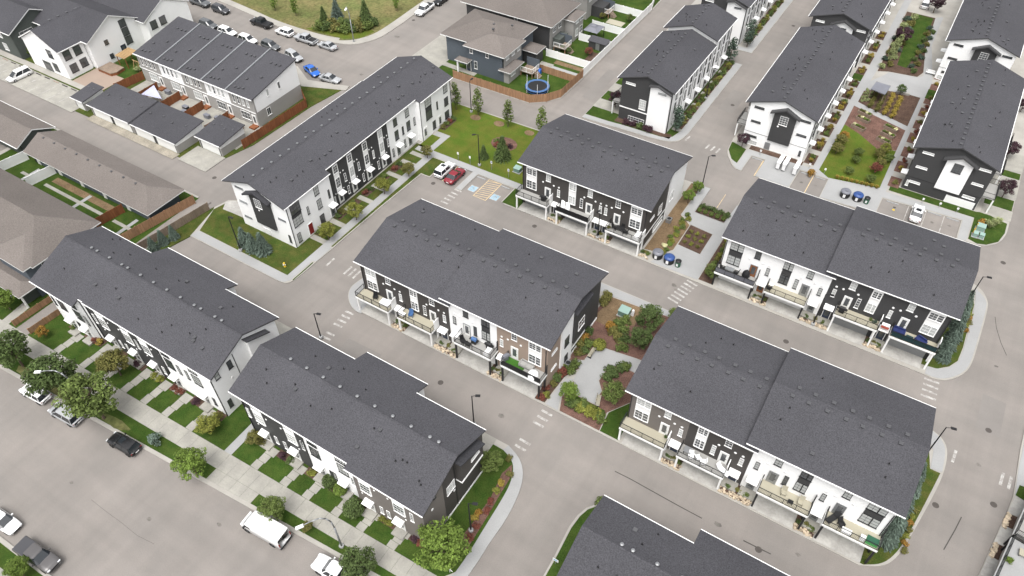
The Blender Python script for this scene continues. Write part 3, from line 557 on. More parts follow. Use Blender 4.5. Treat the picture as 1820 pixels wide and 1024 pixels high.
def garage_row(label,c,yf,units,depth=15.05,step=.85,ridge=10.72):
    root=empty('townhouse_row',(c,yf,0)); tag(root,label,'townhouses','garage townhouse rows with front decks')
    yb=yf+depth; r=yf+depth/2; sl=.274; xs=[]
    half={}
    for sg,outer,wm,dm,dr,infill in units:
        dz=step if sg>0 and step else 0; ddz=.75 if dz else 0
        off=lambda a,b_:tuple(sorted((c+sg*a,c+sg*b_)))
        cc=(lambda a:c+sg*a)
        if isinstance(outer,tuple): outer,shift=outer; 
        else: shift=0
        X0,X1=off(15.25,7.7) if outer else off(7.7,0); X0+=shift; X1+=shift
        if shift: X0=max(X0,xs[-1][1])
        dark=wm!='white'; fm='trim' if dark else 'black'; xs+=[(X0,X1,dz)]
        half.setdefault(dz,[]).extend([X0,X1])
        top=ridge+dz-sl*(depth/2)-.02
        wall(root,'S',yf,X0,X1,.0,top,wm)
        o=7.57 if outer else 0
        def W(a,b_): x0,x1=off(a+o,b_+o); return x0+shift,x1+shift
        a,b_=W(3.24,2.4); win(root,'S',yf,a,b_,6.5+dz,7.85+dz,2,3,fm)
        x=cc(2.87+o)+shift; dd=door(root,'S',yf,x,2.92+ddz,.95,2.15,dr,'trim' if dark else 'grey_metal')
        a,b_=W(1.12,.62); win(root,'S',yf,a,b_,4.15+ddz,5.55+ddz,1,3,fm,'blind')
        if not outer: a,b_=W(4.5,3.98); win(root,'S',yf,a,b_,3.7+ddz,5.5+ddz,1,4,fm)
        if outer: a,b_=off(14.5,12.55); a+=shift; b_+=shift
        else: a,b_=off(6.62,5.3)
        column(root,yf,a,b_,dz,dark,0)
        for q in (3.82,1.82,.88): wvent(root,'S',yf,cc(q+o)+shift,6.0+dz)
        x0,x1=(off(15.4,9.5) if outer else off(7.8,2.0)); x0+=shift; x1+=shift
        deck(root,x0,x1,yf,2.9+ddz,dm,'trim' if dark and wm!='tan' else 'black',infill=infill)
        a,b_=(off(14.6,9.7) if outer else off(6.9,2.2)); garage_door(root,'S',yf,a+shift,b_+shift,m='door_white' if not dark else 'grey_metal')
        cx=cc(1.1+o)+shift; canopy(root,'S',yf,cx,2.55+ddz*.5); door(root,'S',yf,cx,.5,.95,2.05,dr if dr!='door_white' else 'door_blue','trim')
        part(root,MB().box(cx-.95,cx+.95,yf-1.3,yf-.01,.0,.45),'step','concrete_warm')
    x_l,x_r=min(q[0] for q in xs),max(q[1] for q in xs)
    segs=[]
    for dz in sorted(half): segs.append((min(half[dz])-.75-(.35 if dz else 0),max(half[dz])+(.45 if (dz==0 and step) else .75),yf-.45,yb+.45,dz))
    ro=roof(root,'X',r,ridge,segs,sl)
    for i,(dz,L) in enumerate(sorted(half.items())):
        a,b_=min(L),max(L); zt=ridge+dz-sl*depth/2-.25
        part(root,MB().box(a+.31,b_-.31,yf+.31,yb-.31,0,zt-.1),'wall','brown_dark')
        P=[(yf+.302,0),(yb-.302,0),(yb-.302,zt),(r,ridge+dz-.25),(yf+.302,zt)]
        wallpoly(root,'W',a,P,'dark' if i==0 else 'white'); wallpoly(root,'E',b_,P,'brown_dark' if i==0 and not step else 'dark')
        wall(root,'N',yb,a,b_,0,zt,'brown_dark')
        for u in range(int(a)+1,int(b_)-1,4): win(root,'N',yb,u,u+1.1,6.4+dz,7.8+dz); win(root,'N',yb,u,u+1.1,3.6,5.2)
    g=random.Random(int(c*7+yf)); items=[]
    for dz,L in sorted(half.items()):
        items+=rand_vents(int(c+yf+dz*9),min(L),max(L),r,7,True,1.95,lambda u,d=dz:d)
    vents(ro,'X',r,ridge,sl,items)
    for xx in (x_l+.1,x_r-.1): part(root,MB().box(xx-.05,xx+.05,yf-.1,yf-.005,.2,8.3),'downspout','black')
    return root
rc=garage_row('central row of four dark, white and tan townhouses with front decks',-42.95,52.2,[(-1,True,'brown_dark','deck_tan','door_white',None),(-1,False,'brown_dark','deck_tan','door_white',None),(1,False,'white','deck_grey','door_white',None),(1,True,'tan','deck_grey','door_white','black')])
r1=garage_row('row of two white and two dark townhouses beside the parking stalls with the white car',-.63,84.1,[(-1,True,'white','deck_grey','door_wood','bin_grey'),(-1,False,'white','deck_tan','grey_metal',None),(1,False,'dark','deck_tan','door_white',None),(1,True,'dark','deck_tan','door_white','teal_dark')])
r2=garage_row('row with one taupe, one dark and two white townhouses right of the paved courtyard',-.63,52.2,[(-1,True,'taupe','deck_tan','door_white',None),(-1,False,'brown_dark','deck_grey','door_white',None),(1,False,'white','deck_tan','grey_metal',None),(1,True,'white','deck_tan','grey_metal',None)])
rb=garage_row('shorter row of three charcoal townhouses beside the striped parking bay',-35.25,83.85,[(-1,True,'brown_dark','deck_grey','door_white',None),(-1,False,'brown_dark','deck_grey','door_white','black'),(1,(True,-8.35),'brown_dark','deck_grey','door_white',None)],step=0)
# east ends in view
X=-27.62
wallpoly(rc,'E',X+.03,[(52.24,.0),(55.6,0),(55.6,10.02),(52.24,9.1)],'tan',.34)
wallpoly(rc,'E',X+.25,[(55.6,.0),(58.6,0),(58.6,10.85),(55.6,10.05)],'white',.6)
part(rc,MB().ext([(X+.35,58.7,9.3),(X+.35,63.4,10.35),(X+.0,63.4,10.62),(X+.0,58.7,9.6)],(0,.001,0)).ext([(X,58.62,9.35),(X+.75,58.62,9.1),(X+.75,63.3,9.1),(X,63.3,9.35)],(0,0,.14)),'bay_roof','shingle_dark')
wallpoly(rc,'E',X+.5,[(58.75,3.2),(63.2,3.2),(63.2,9.1),(58.75,9.1)],'dark',.6)
for z in (8.5,6.2,2.9): win(rc,'E',X+.03,53.3,54.7,z,z+.35,2,1)
win(rc,'E',X+.25,56.4,57.6,4.6,6.3,2,3,'black'); win(rc,'E',X+.25,56.6,57.5,1.4,2.6,2,2,'black')
win(rc,'E',X+.5,59.7,61.4,5.0,6.7,2,2,'trim'); win(rc,'E',X,58.9,62.9,1.6,3.05,4,1,'trim'); part(rc,MB().box(X-.05,X+.04,58.7,66.9,.1,.5),'base_trim','trim')
X=-28.35
wallpoly(rb,'E',X+.25,[(92.2,0),(98.85,0),(98.85,8.35),(92.2,10.2)],'white',.6)
part(rb,MB().box(X,X+.06,83.9,92.1,2.2,2.4),'belt_trim','trim')
for q in ((86,87.2,7.3,7.65),(85.6,87.2,4.5,4.85),(88.9,90.3,3.4,5.0),(87.7,91.4,.6,1.5)): win(rb,'E',X,*q,2,1 if q[3]-q[2]<1 else 3)
win(rb,'E',X+.25,92.8,94.2,3.4,5.2,2,3,'trim')
def ac_unit(root,x,yy,z=.15):
    b=MB(); b.box(x-.42,x+.42,yy-.42,yy+.42,z,z+.75,0); b.lathe([(0,z+.76),(.3,z+.76),(.33,z+.751)],x,yy,12,1); return tag(b.build('air_conditioner',['grey_metal','black']),'grey air conditioner on the ground by the '+root,'air conditioner')
ac_unit('tan end of the central townhouse row',-27.0,57.2); ac_unit('white end wall of the three-unit charcoal row',-27.3,92.0); ac_unit('dark east end of the two-tone row',14.95,101.0)
# ================================================================ street rows
def street_row(label,x0,x1,zones,canx,front,back,gableE='white',clip=None,wins=True,vseed=1,colwin=()):
    yf=26.85; root=empty('townhouse_row',(x0,yf,0)); tag(root,label,'townhouses','street townhouse rows with front lawns')
    r,zr,sl=32.75,10.84,.40
    segs=[]; cuts=sorted(set([q for s in front for q in s[:2]]+[q for s in back for q in s[:2]]))
    for a,b_ in zip(cuts[:-1],cuts[1:]):
        m=(a+b_)/2; vf=next(s[2] for s in front if s[0]<=m<=s[1]); vb=next(s[2] for s in back if s[0]<=m<=s[1]); segs.append((a,b_,vf,vb,0))
    ro=roof(root,'X',r,zr,segs,sl)
    items=[]; g=random.Random(vseed); u=x0+3
    while u<x1-2:
        items.append(('cap',u,r+.35,0)); u+=g.choice([1.2,2.6,2.6])
    for i in range(int((x1-x0)*.7)): items.append((g.choice(['pipe','pipe','box']),g.uniform(x0+1,x1-1),r+g.choice([-1,-1,1])*g.uniform(1.4,4.4),0))
    vents(ro,'X',r,zr,sl,items)
    part(root,MB().box(x0+.3,x1-.3,yf+.3,37.6,0,8.2),'wall','dark')
    for a,b_,m,yo in zones:
        z=zr-sl*(r-(yf+yo))-.22; wall(root,'S',yf+yo,a,b_,0,z,m,.35-yo if yo<0 else .35)
    zt=zr-sl*(r-yf)-.22; zb=zr-sl*(38-r)-.25
    P=[(yf+.352,0),(37.9,0),(37.9,zb),(r,zr-.25),(yf+.352,zt)]
    wallpoly(root,'E',x1,P,gableE); wallpoly(root,'W',x0,P,'dark' if zones[0][2]!='white' else 'white'); wall(root,'N',37.9,x0+.3,x1-.3,0,zb,'dark')
    for s in back:
        if s[2]>39: wall(root,'N',s[2]-.3,s[0]+.5,s[1]-.5,2.6,zr-sl*(s[2]-.3-r)-.25,'white',2.2)
    def zone(u):
        for a,b_,m,yo in zones:
            if a<=u<=b_: return m,yf+yo
        return zones[-1][2],yf
    for i,cx in enumerate(canx):
        m,pl=zone(cx); dark=m!='white'; fm='trim' if dark else 'black'
        canopy(root,'S',pl,cx,2.6,1.3,.8); door(root,'S',pl,cx,.45,.95,2.05,'door_white' if dark else 'grey_metal','trim'); part(root,MB().box(cx-.8,cx+.8,pl-1.15,pl-.01,0,.42),'step','concrete_warm')
        for dx in (-.58,.58): part(root,MB().ext([(cx+dx-.03,pl-.01,1.9),(cx+dx-.03,pl-.7,2.6),(cx+dx-.03,pl-.6,2.6),(cx+dx-.03,pl-.01,2.02)],(.06,0,0)),'bracket','trim')
        sgn=1 if i%2 else -1
        win(root,'S',pl,cx-sgn*1.7-.25,cx-sgn*1.7+.25,1.4,2.9,1,3,fm); wvent(root,'S',pl,cx+sgn*.95,3.6,.13)
        w0=cx+sgn*.2-.75; 
        win(root,'S',pl,w0,w0+1.5,4.4,6.3,3,3,fm); win(root,'S',pl,w0,w0+1.5,6.95,7.85,3,2,fm)
        win(root,'S',pl,cx+sgn*2.0-.24,cx+sgn*2.0+.24,4.4,6.2,1,4,fm); wvent(root,'S',pl,cx-sgn*1.25,6.3,.14)
        if dark: panel(root,'S',pl,w0-.12,w0+1.62,4.3,7.95,'trim',.02,'window_surround')
    for xx in [x1-.08]+[a for a,_,_,_ in zones]: part(root,MB().box(xx-.05,xx+.05,yf-.12,yf-.005,.2,8.2),'downspout','black')
    return root
l1=street_row('street row of seven white and charcoal townhouses behind the large boulevard trees',-92.9,-60.7,[(-92.9,-86.2,'white',-.85),(-86.2,-85.1,'white',0),(-85.1,-70.65,'dark',-.003),(-70.65,-60.7,'white',0)],[-90.2,-87.0,-82.4,-77.7,-73.7,-69.6,-64.1],
    [(-95.2,-85.9,25.55),(-85.9,-85.0,26.75),(-85.0,-60.35,26.62)],[(-95.2,-84.3,37.75),(-84.3,-70.2,40.3),(-70.2,-60.35,38.4)],'white',vseed=3)
l2=street_row('street row of six dark, white and taupe townhouses nearest the parked white van',-55.5,-28.1,[(-55.5,-45.8,'dark',0),(-45.8,-38.4,'white',0),(-38.4,-37.95,'dark',-.2),(-37.95,-28.1,'taupe',-.5)],[-53.2,-48.3,-44.2,-40.3,-36.2,-31.8],
    [(-57.3,-38.7,26.65),(-38.7,-27.75,26.0)],[(-57.3,-47.3,38.3),(-47.3,-37.7,40.4),(-37.7,-27.75,38.2)],'brown_dark',vseed=5)
l3=street_row('street row showing only its dark shingle roof at the bottom edge',-11.2,17.8,[(-11.2,-.5,'white',0),(-.5,17.8,'dark',0)],[-8.5,-3.5],[(-12.5,18.2,26.6)],[(-12.5,-2.25,38.0),(-2.25,7.5,40.3),(7.5,18.2,38.2)],'dark',vseed=8)
# east end of the nearest row and of the white one
X=-60.7
for q in ((27.4,28.1,7.2,8.5),(29.5,30.2,7.1,8.5)): win(l1,'E',X,*q,1,2,'black')
win(l1,'E',X,27.5,28.1,1.2,2.7,2,3,'black'); wvent(l1,'E',X,29.5,5.5); win(l1,'E',X,33.9,35.6,3.9,5.2,3,3,'black'); win(l1,'E',X+.02,34.6,36.2,7.7,8.0,2,1,'trim','blind')
part(l1,MB().ext([(X-.3,32.6,9.75),(X+.9,32.6,9.75),(X+.9,36.2,8.15),(X-.3,36.2,8.15)],(0,0,.16)),'bay_roof','shingle_dark')
wallpoly(l1,'E',X+.55,[(32.9,2.6),(36,2.6),(36,8.1),(32.9,9.5)],'white',.6)
for yy in (30.67,33.0): part(l1,MB().box(X-.02,X+.03,yy-.05,yy+.05,.2,9.0),'downspout','black')
X=-28.1
wallpoly(l2,'E',X+.03,[(26.71,0),(30.0,0),(30.0,9.6),(26.71,8.2)],'taupe',.33)
wallpoly(l2,'E',X+.75,[(32.5,5.9),(36.6,5.9),(36.6,8.1),(32.5,9.3)],'brown_dark',.8)
part(l2,MB().ext([(X-.3,32.2,9.95),(X+1.1,32.2,9.95),(X+1.1,36.9,8.1),(X-.3,36.9,8.1)],(0,0,.16)),'bay_roof','shingle_dark'); part(l2,MB().box(X,X+.85,32.45,36.7,5.72,5.9),'belt_trim','trim'); part(l2,MB().box(X,X+.06,30,37.8,.1,.45),'base_trim','trim')
win(l2,'E',X,30.6,32.1,5.0,6.6,3,4,'trim','blind'); win(l2,'E',X+.75,34.5,36.1,7.4,7.8,2,1,'trim','blind'); win(l2,'E',X+.03,28.3,28.7,7.9,8.7,1,1,'black')
for yy,z in ((27.9,6.3),(31.9,4.3),(33.3,4.9)): wvent(l2,'E',X+.03,yy,z,.2)
part(l2,MB().box(X,X+.05,32.2,32.3,.2,9),'downspout','black')

# ================================================================ long row with its doors facing the parking court
def gable_hood(root,side,plane,u,hw,za,ze,m='soffit',d=.75,t=.32):
    P=[(u-hw,ze),(u,za),(u+hw,ze),(u+hw,ze-t),(u,za-t),(u-hw,ze-t)]
    dv={'S':(0,-d,0),'E':(d,0,0)}[side]
    b=MB(); b.ext([wpos(side,plane,q,z) for q,z in (P[0],P[1],P[4],P[5])],dv); b.ext([wpos(side,plane,q,z) for q,z in (P[1],P[2],P[3],P[4])],dv)
    return part(root,b,'bay_roof',m)
def bay(root,side,plane,u0,u1,z0,ze,za,m,d=.35):
    P=[wpos(side,plane,q,z) for q,z in ((u0,z0),(u1,z0),(u1,ze),((u0+u1)/2,za),(u0,ze))]
    dv={'S':(0,-d,0),'E':(d,0,0)}[side]
    return part(root,MB().ext(P,dv),'bay',m)
nr=empty('townhouse_row',(-81,55.2,0)); tag(nr,'long row of white and charcoal townhouses running beside the two parked cars and park lawn','townhouses')
r,zr,sl=-82.0,10.87,.338
ro=roof(nr,'Y',r,zr,[(54.75,65.2,-88.3,-75.1,0),(65.2,89.0,-88.3,-76.05,0),(89.0,99.1,-88.0,-75.0,0)],sl)
it=[]
for u in range(0,22): it.append(('cap',56.6+u*1.95,r-.5,0))
g=random.Random(2)
for i in range(34): it.append((g.choice(['pipe','box','pipe']),56+i*1.28,r+g.choice([-2.2,-3.4,2.2,3.3,4]),0))
vents(ro,'Y',r,zr,sl,it)
part(nr,MB().box(-86.4,-76.7,55.6,98.1,0,8.2),'wall','dark')
for a,b_,m,pl in ((55.51,65.1,'white',-75.3),(65.1,81,'dark',-76.3),(81,89,'white',-76.303),(89,98.19,'white',-75.3)): wall(nr,'E',pl,a,b_,0,zr-sl*(pl-r)-.23,m,1.1)
for pl,sd in ((55.2,'S'),(98.5,'N')):
    wallpoly(nr,sd,pl,[(-86.7,0),(-75.31,0),(-75.31,8.35),(-82,10.6),(-86.7,9.0)],'white')
wall(nr,'W',-86.7,55.5,98.2,0,8.9,'dark')
for yy in range(57,97,4): win(nr,'W',-86.7,yy,yy+1.2,6.6,8); win(nr,'W',-86.7,yy,yy+1.2,3.6,5.2)
bay(nr,'S',55.2,-82.75,-78.6,2.5,8.1,9.2,'dark'); gable_hood(nr,'S',55.2,-80.95,2.7,9.55,8.35,'shingle_dark',.9)
win(nr,'S',54.85,-81.8,-80.4,6.2,7.9,3,4,'trim'); wvent(nr,'S',54.85,-81.3,5.6)
for a,b_,z in ((-86,-84.2,8.2),(-86,-84.3,5.3),(-86,-84.35,2.1),(-77.6,-76,5.3)): win(nr,'S',55.2,a,b_,z,z+.3,4,1,'grey_metal')
win(nr,'S',55.2,-76.4,-75.95,1.0,2.5,1,3,'black'); panel(nr,'S',55.2,-82.3,-80.5,.3,1.5,'trim',.08,'garden_door')
# near white units
E_=-75.3
for u0,u1,z0,z1,c in ((55.95,58.0,6.2,8.2,3),(55.95,57.9,3.85,5.6,3),(61.3,62.3,6.5,8.2,2),(61.35,62.3,3.7,5.5,2),(61.2,62.2,.6,2.4,2),(55.95,56.7,.7,2.5,2),(59.1,59.5,4.3,5.8,1),(64.0,64.4,4.2,5.8,1)): win(nr,'E',E_,u0,u1,z0,z1,c,3,'black')
panel(nr,'E',E_,55.9,57.95,5.62,6.18,'dark',.05,'spandrel'); door(nr,'E',E_,58.95,.45,.95,2.1,'door_red','trim',False); door(nr,'E',E_,64.2,.45,.95,2.1,'grey_metal'); canopy(nr,'E',E_,64.2,2.65)
E_=-76.3
for i,cy in enumerate((67.5,71.0,74.9,79.0,83.2,86.6)):
    fm='trim' if cy<81 else 'black'; canopy(nr,'E',E_,cy,2.6,1.3,1.0); door(nr,'E',E_,cy,.45,.95,2.05,'door_white' if cy<81 else 'grey_metal')
    if cy<81: panel(nr,'E',E_,cy-.62,cy+.62,3.0,8.2,'trim',.02,'window_surround')
    win(nr,'E',E_,cy-.5,cy+.5,6.6,8.1,2,3,fm); win(nr,'E',E_,cy-.5,cy+.5,3.7,5.6,2,3,fm); win(nr,'E',E_,cy+1.55,cy+2.0,3.8,5.4,1,3,fm); win(nr,'E',E_,cy-1.7,cy-1.25,1.0,2.6,1,3,fm)
    for dz in (.9,1.6): wvent(nr,'E',E_,cy+dz,6.1,.14)
    for dz in (1.0,-1.0): wvent(nr,'E',E_,cy+dz,2.9,.12)
E_=-75.3
for u0,u1,z0,z1,c in ((90.6,92.4,6.3,8.1,2),(90.6,92.4,3.7,5.4,2),(93.9,94.3,4.3,5.9,1),(96.3,97.5,6.4,8.1,2),(96.3,97.5,3.6,5.3,2),(96.2,97.5,.8,2.4,2),(92.3,93.2,.8,2.5,2)): win(nr,'E',E_,u0,u1,z0,z1,c,3,'black')
panel(nr,'E',E_,90.6,92.4,5.42,6.28,'dark',.05,'spandrel'); door(nr,'E',E_,90,.45); door(nr,'E',E_,94.6,.45)
for yy in (55.3,65.0,89.1,98.4): part(nr,MB().box(E_-.03,E_+.06,yy-.05,yy+.05,.2,8.2),'downspout','black')
# ================================================================ north rows, gable ends toward the camera
def north_row(label,x0,x1,y0,segs,gm,bm,seed,eunits=(),strip='black',full_bay=None,wm='white',wunits=()):
    r=(x0+x1)/2; zr=10.75; root=empty('townhouse_row',(r,y0,0)); tag(root,label,'townhouses','north townhouse rows seen gable end on')
    sl=.335; hw=(x1-x0)/2
    ro=roof(root,'Y',r,zr,[(a,b_,x0-.85,x1+.55,dz) for a,b_,dz in segs],sl)
    it=[]; g=random.Random(seed)
    for a,b_,dz in segs:
        u=a+1.2
        while u<b_-1: it.append(('box',u,r-.45,dz)); u+=1.7
        for i in range(int((b_-a)*.75)): it.append((g.choice(['pipe','pipe','box']),g.uniform(a+1,b_-1),r+(-g.uniform(1.5,3.8) if g.random()<.75 else g.uniform(1.5,4)),dz))
    vents(ro,'Y',r,zr,sl,it)
    y1=segs[-1][1]-.5; ez=zr-sl*hw-.24
    part(root,MB().box(x0+.31,x1-.31,y0+.31,y1-.31,0,ez-.1),'wall','dark')
    P=[(x0,0),(x1,0),(x1,ez),(r,zr-.24),(x0,ez)]
    wallpoly(root,'S',y0,P,gm); wallpoly(root,'N',y1,P,gm)
    wall(root,'E',x1-.002,y0+.3,y1-.3,0,ez,wm); wall(root,'W',x0+.002,y0+.3,y1-.3,0,ez,'white' if gm=='white' else 'dark')
    for a,b_,dz in segs:
        if dz: wallpoly(root,'S',a+.4,[(x0,ez-.3),(x1,ez-.3),(x1,ez+dz),(r,zr+dz-.24),(x0,ez+dz)],'white')
    if full_bay:
        a,b_=full_bay; part(root,MB().ext([wpos('S',y0,q,z) for q,z in ((a,0),(b_,0),(b_,8.3),(a+1.4,9.35),(a,9.0))],(0,-.35,0)),'bay',bm); part(root,MB().ext([wpos('S',y0,q,z) for q,z in ((a-.3,9.1),(a+1.5,9.6),(b_+.3,8.5),(b_+.3,8.3),(a+1.5,9.38),(a-.3,8.85))],(0,-.8,0)),'bay_roof','soffit')
        win(root,'S',y0-.35,a+1.6,b_-.9,8.0,8.3,4,1,'grey_metal'); win(root,'S',y0,a-1.9,a-.6,3.5,5.5,3,4,'trim'); win(root,'S',y0,x0+.8,x0+2.7,7.9,8.3,4,1,'trim','blind'); win(root,'S',y0,x0+2,x0+5.3,.4,1.4,6,2,'trim'); part(root,MB().box(x0,a-.01,y0-.08,y0-.001,2.75,2.95),'belt_trim','trim')
    else:
        bc=r+.75; bay(root,'S',y0,bc-1.95,bc+1.95,2.3,7.9,9.0,bm); gable_hood(root,'S',y0,bc,2.6,9.45,8.2,'soffit',.85)
        fm='trim' if gm=='white' else 'black'; win(root,'S',y0-.35,bc-.8,bc+.65,6.1,7.8,3,4,fm)
        if gm=='white': wvent(root,'S',y0-.35,bc-.8,5.6)
        pm='glass' if strip=='black' else 'blind'
        for a in ((x0+.75),):
            for z in (7.75,4.85,1.75): win(root,'S',y0,a,a+1.75,z,z+.36,4,1,strip,pm)
        for z in (7.75,4.85): win(root,'S',y0,x1-2.3,x1-.55,z,z+.36,4,1,strip,pm)
        win(root,'S',y0,x1-.95 if strip=='black' else x0+.4,x1-.55 if strip=='black' else x0+.85,.9,2.0,1,3,strip)
        if strip!='black': panel(root,'S',y0,x1-4.8,x1-.3,.15,1.5,'trim',.1,'garden_door'); win(root,'S',y0,x1-2.6,x1-.7,2.0,2.5,4,1,'trim')
        else: panel(root,'S',y0,x0+4.2,x0+5.2,.15,1.6,'grey_metal',.06,'utility_door'); win(root,'S',y0,x0+.4,x0+2.8,.2,1.1,6,2,'trim')
        for a,b_,z in ((x0,bc-1.97,2.72),(bc+1.97,x1,2.72)): part(root,MB().box(a,b_,y0-.03,y0-.001,z,z+.06),'belt_trim','black')
    for u in eunits:
        dk=False; canopy(root,'E',x1,u,2.6,1.3,1.0); door(root,'E',x1,u,.45,.95,2.05,'grey_metal')
        for q,w2,z0,z1 in ((u-1.3,.35,6.3,8.0),(u-1.3,.35,3.6,5.6),(u+.9,.45,6.3,8.0),(u+.9,.45,3.6,5.6),(u+1.0,.3,1.0,2.5)): win(root,'E',x1,q-w2,q+w2,z0,z1,1 if w2<.4 else 2,3,'black')
        part(root,MB().box(x1,x1+.06,u+2.2,u+2.3,.2,8.2),'downspout','black')
    for u in wunits:
        b=MB(); b.box(x0-1.9,x0,u,u+4.2,2.75,2.9); d=part(root,b,'deck','deck_grey')
        put('railing',cached('railW',lambda:rail_mesh([(1.85,0),(0,0),(0,4.2),(1.85,4.2)]).mesh('railing','black')),d,(x0-1.9,u,2.9))
        for q in (u+.1,u+4.1): sub(d,MB().box(x0-1.85,x0-1.65,q-.1,q+.1,.13,2.75),'post','trim')
    return root
t1=north_row('dark-gabled row with a tall white corner bay beside the lane of backyards',-47.8,-37.8,114.9,[(114.5,135,0),(135,145.9,.8)],'dark','white',21,[118.5+4.8*i for i in range(6)],full_bay=(-42.0,-37.95),wunits=(115.6,122))
t1b=north_row('white and dark row cut off by the top edge, behind the raised roof',-47.8,-37.8,153.8,[(153.4,200,0)],'dark','white',22,[157.5+4.8*i for i in range(7)],full_bay=(-42.0,-37.95))
t2=north_row('white-gabled row with a dark central bay beside the white garbage carts',-24.9,-13.6,119.8,[(119.4,151.2,0)],'white','dark',23,[122.3+5*i for i in range(6)],wunits=(121,127.5))
t2b=north_row('dark-gabled row behind the white-gabled one, at the top edge',-24.9,-13.6,157.2,[(156.8,205,0)],'dark','white',24,[159.8+5*i for i in range(8)],strip='trim')
t3=north_row('dark-gabled row with a white central bay behind the parked white car',3.2,14.9,121.2,[(120.8,152.9,0)],'dark','white',25,[],strip='trim')
t3b=north_row('white-gabled row with a dark bay at the top right corner',1.1,12.9,161.4,[(161,210,0)],'white','dark',26,[])
for i,u in enumerate((122.3,127.3,132.3,137.3,142.3,147.3)): canopy(t3,'W',3.2,u,2.6,1.3,1.0)
for i,u in enumerate((164,169,174,179)): canopy(t3b,'W',1.1,u,2.6,1.3,1.0)
for u in (121.6,129.2,137.5):
    d=part(t3,MB().box(14.95,16.9,u,u+4.4,2.75,2.9),'deck','deck_grey')
    put('railing',cached('railE',lambda:rail_mesh([(0,0),(1.9,0),(1.9,4.4),(0,4.4)]).mesh('railing','black')),d,(14.95,u,2.9))
    for q in (u+.1,u+4.3): sub(d,MB().box(16.65,16.87,q-.1,q+.1,.13,2.75),'post','trim')
    garage_door(t3,'E',14.9,u-.1,u+4.3)
# ================================================================ row at the right edge
er=empty('townhouse_row',(27.9,64.3,0),RAD(-9.7)); tag(er,'dark row at the right edge with a grey deck and glass railing','townhouses')
def ep(mb,n,m,par=None): return mb.build(n,m,par or er)
ep(MB().box(6.3,14,-22,6,0,8.6),'wall','dark'); ep(MB().box(5.9,14.4,-22.4,6.4,8.6,8.8),'roof','shingle')
for y0,y1,fm in ((-3.6,4.6,'deck_grey'),(-11.8,-4.2,'concrete')):
    d=ep(MB().box(0,6.3,y0,y1,2.75,2.9),'deck',fm); put('railing',rail_mesh([(6.2,y0),(.05,y0),(.05,y1),(6.2,y1)]).mesh('railing','black'),d,(0,0,2.9))
    ep(MB().box(.09,.11,y0+.05,y1-.05,3.0,3.8),'glass_panel','clear_glass',d)
    ep(MB().box(-.06,0,y0,y1,2.55,2.92),'beam','trim',d)
    for q in (y0+.15,y1-.15): ep(MB().box(.05,.25,q-.1,q+.1,.13,2.6),'post','black',d)
for yy in (-9.5,-2.5,2.0): o=win(er,'W',0,0,1.2,3.4,5.2); o.location=(6.3,yy,3.4)
# ================================================================ north-west buildings
def box_house(name,label,cat,loc): o=empty(name,loc); return tag(o,label,cat)
th=box_house('townhouse_row','flat-pitched row of five pale grey and white townhouses with roof ribs','townhouses',(-121,76.5,0))
b=MB(); b.ext([(-137.4,76.2,6.3),(-137.4,88.8,8.66),(-137.4,88.8,8.46),(-137.4,76.2,6.1)],(33.0,0,0)); ro=part(th,b,'roof','shingle')
for i in range(1,5):
    x=-137.3+6.54*i; sub(ro,MB().ext([(x-.14,76.2,6.3),(x-.14,88.8,8.66),(x-.14,88.8,8.9),(x-.14,76.2,6.54)],(.28,0,0)),'roof_rib','grey_metal')
sub(ro,MB().box(-137.4,-104.4,76.05,76.19,6.08,6.26),'gutter','trim')
for i in range(5):
    for dx,dy in ((1.2,1.4),(2.1,1.4),(3.0,1.7),(1.8,4),(4.2,5.5),(3.0,9.5),(4.2,9.5),(5.2,9.6)): put('roof_vent',cached(('vent','box'),lambda:vent_mesh('box').mesh('roof_vent','vent')),ro,(-137.3+6.54*i+dx,76.2+dy,6.33+dy*.187),0,.8)
part(th,MB().box(-136.8,-104.9,76.9,88.2,0,6.2),'wall','greige')
wallpoly(th,'E',-104.6,[(76.83,3.2),(88.4,3.2),(88.4,8.4),(76.83,6.2)],'white'); wallpoly(th,'E',-104.6,[(76.83,0),(88.4,0),(88.4,3.19),(76.83,3.19)],'greige'); wallpoly(th,'W',-137.08,[(76.83,0),(88.4,0),(88.4,8.4),(76.5,6.15)],'greige'); wall(th,'N',88.4,-137,-104.7,0,8.3,'white')
for a,b_ in ((80,80.6),(83,83.6)): win(th,'E',-104.6,a,b_,5.0,6.4,1,1,'trim')
win(th,'E',-104.6,79,80,1.3,2.8,2,1,'trim')
for i in range(5):
    a=-137.1+6.5*i; up='white' if i in(1,3) else 'greige'
    wall(th,'S',76.5,a,a+6.5,3.1,6.1,up); wall(th,'S',76.52,a,a+6.5,0,3.1,'greige'); part(th,MB().box(a,a+6.5,76.42,76.499,3.05,3.2),'belt_trim','trim')
    for k in range(4): win(th,'S',76.5,a+1.0+k*1.2,a+1.6+k*1.2,4.0,5.7,1,2,'trim')
    win(th,'S',76.52,a+2.2,a+4.6,1.0,2.6,3,2,'trim'); door(th,'S',76.52,a+5.6,.4,.9,2.1,'door_white'); part(th,MB().box(a+4.9,a+6.3,75.2,76.5,.1,.4),'step','wood_red')
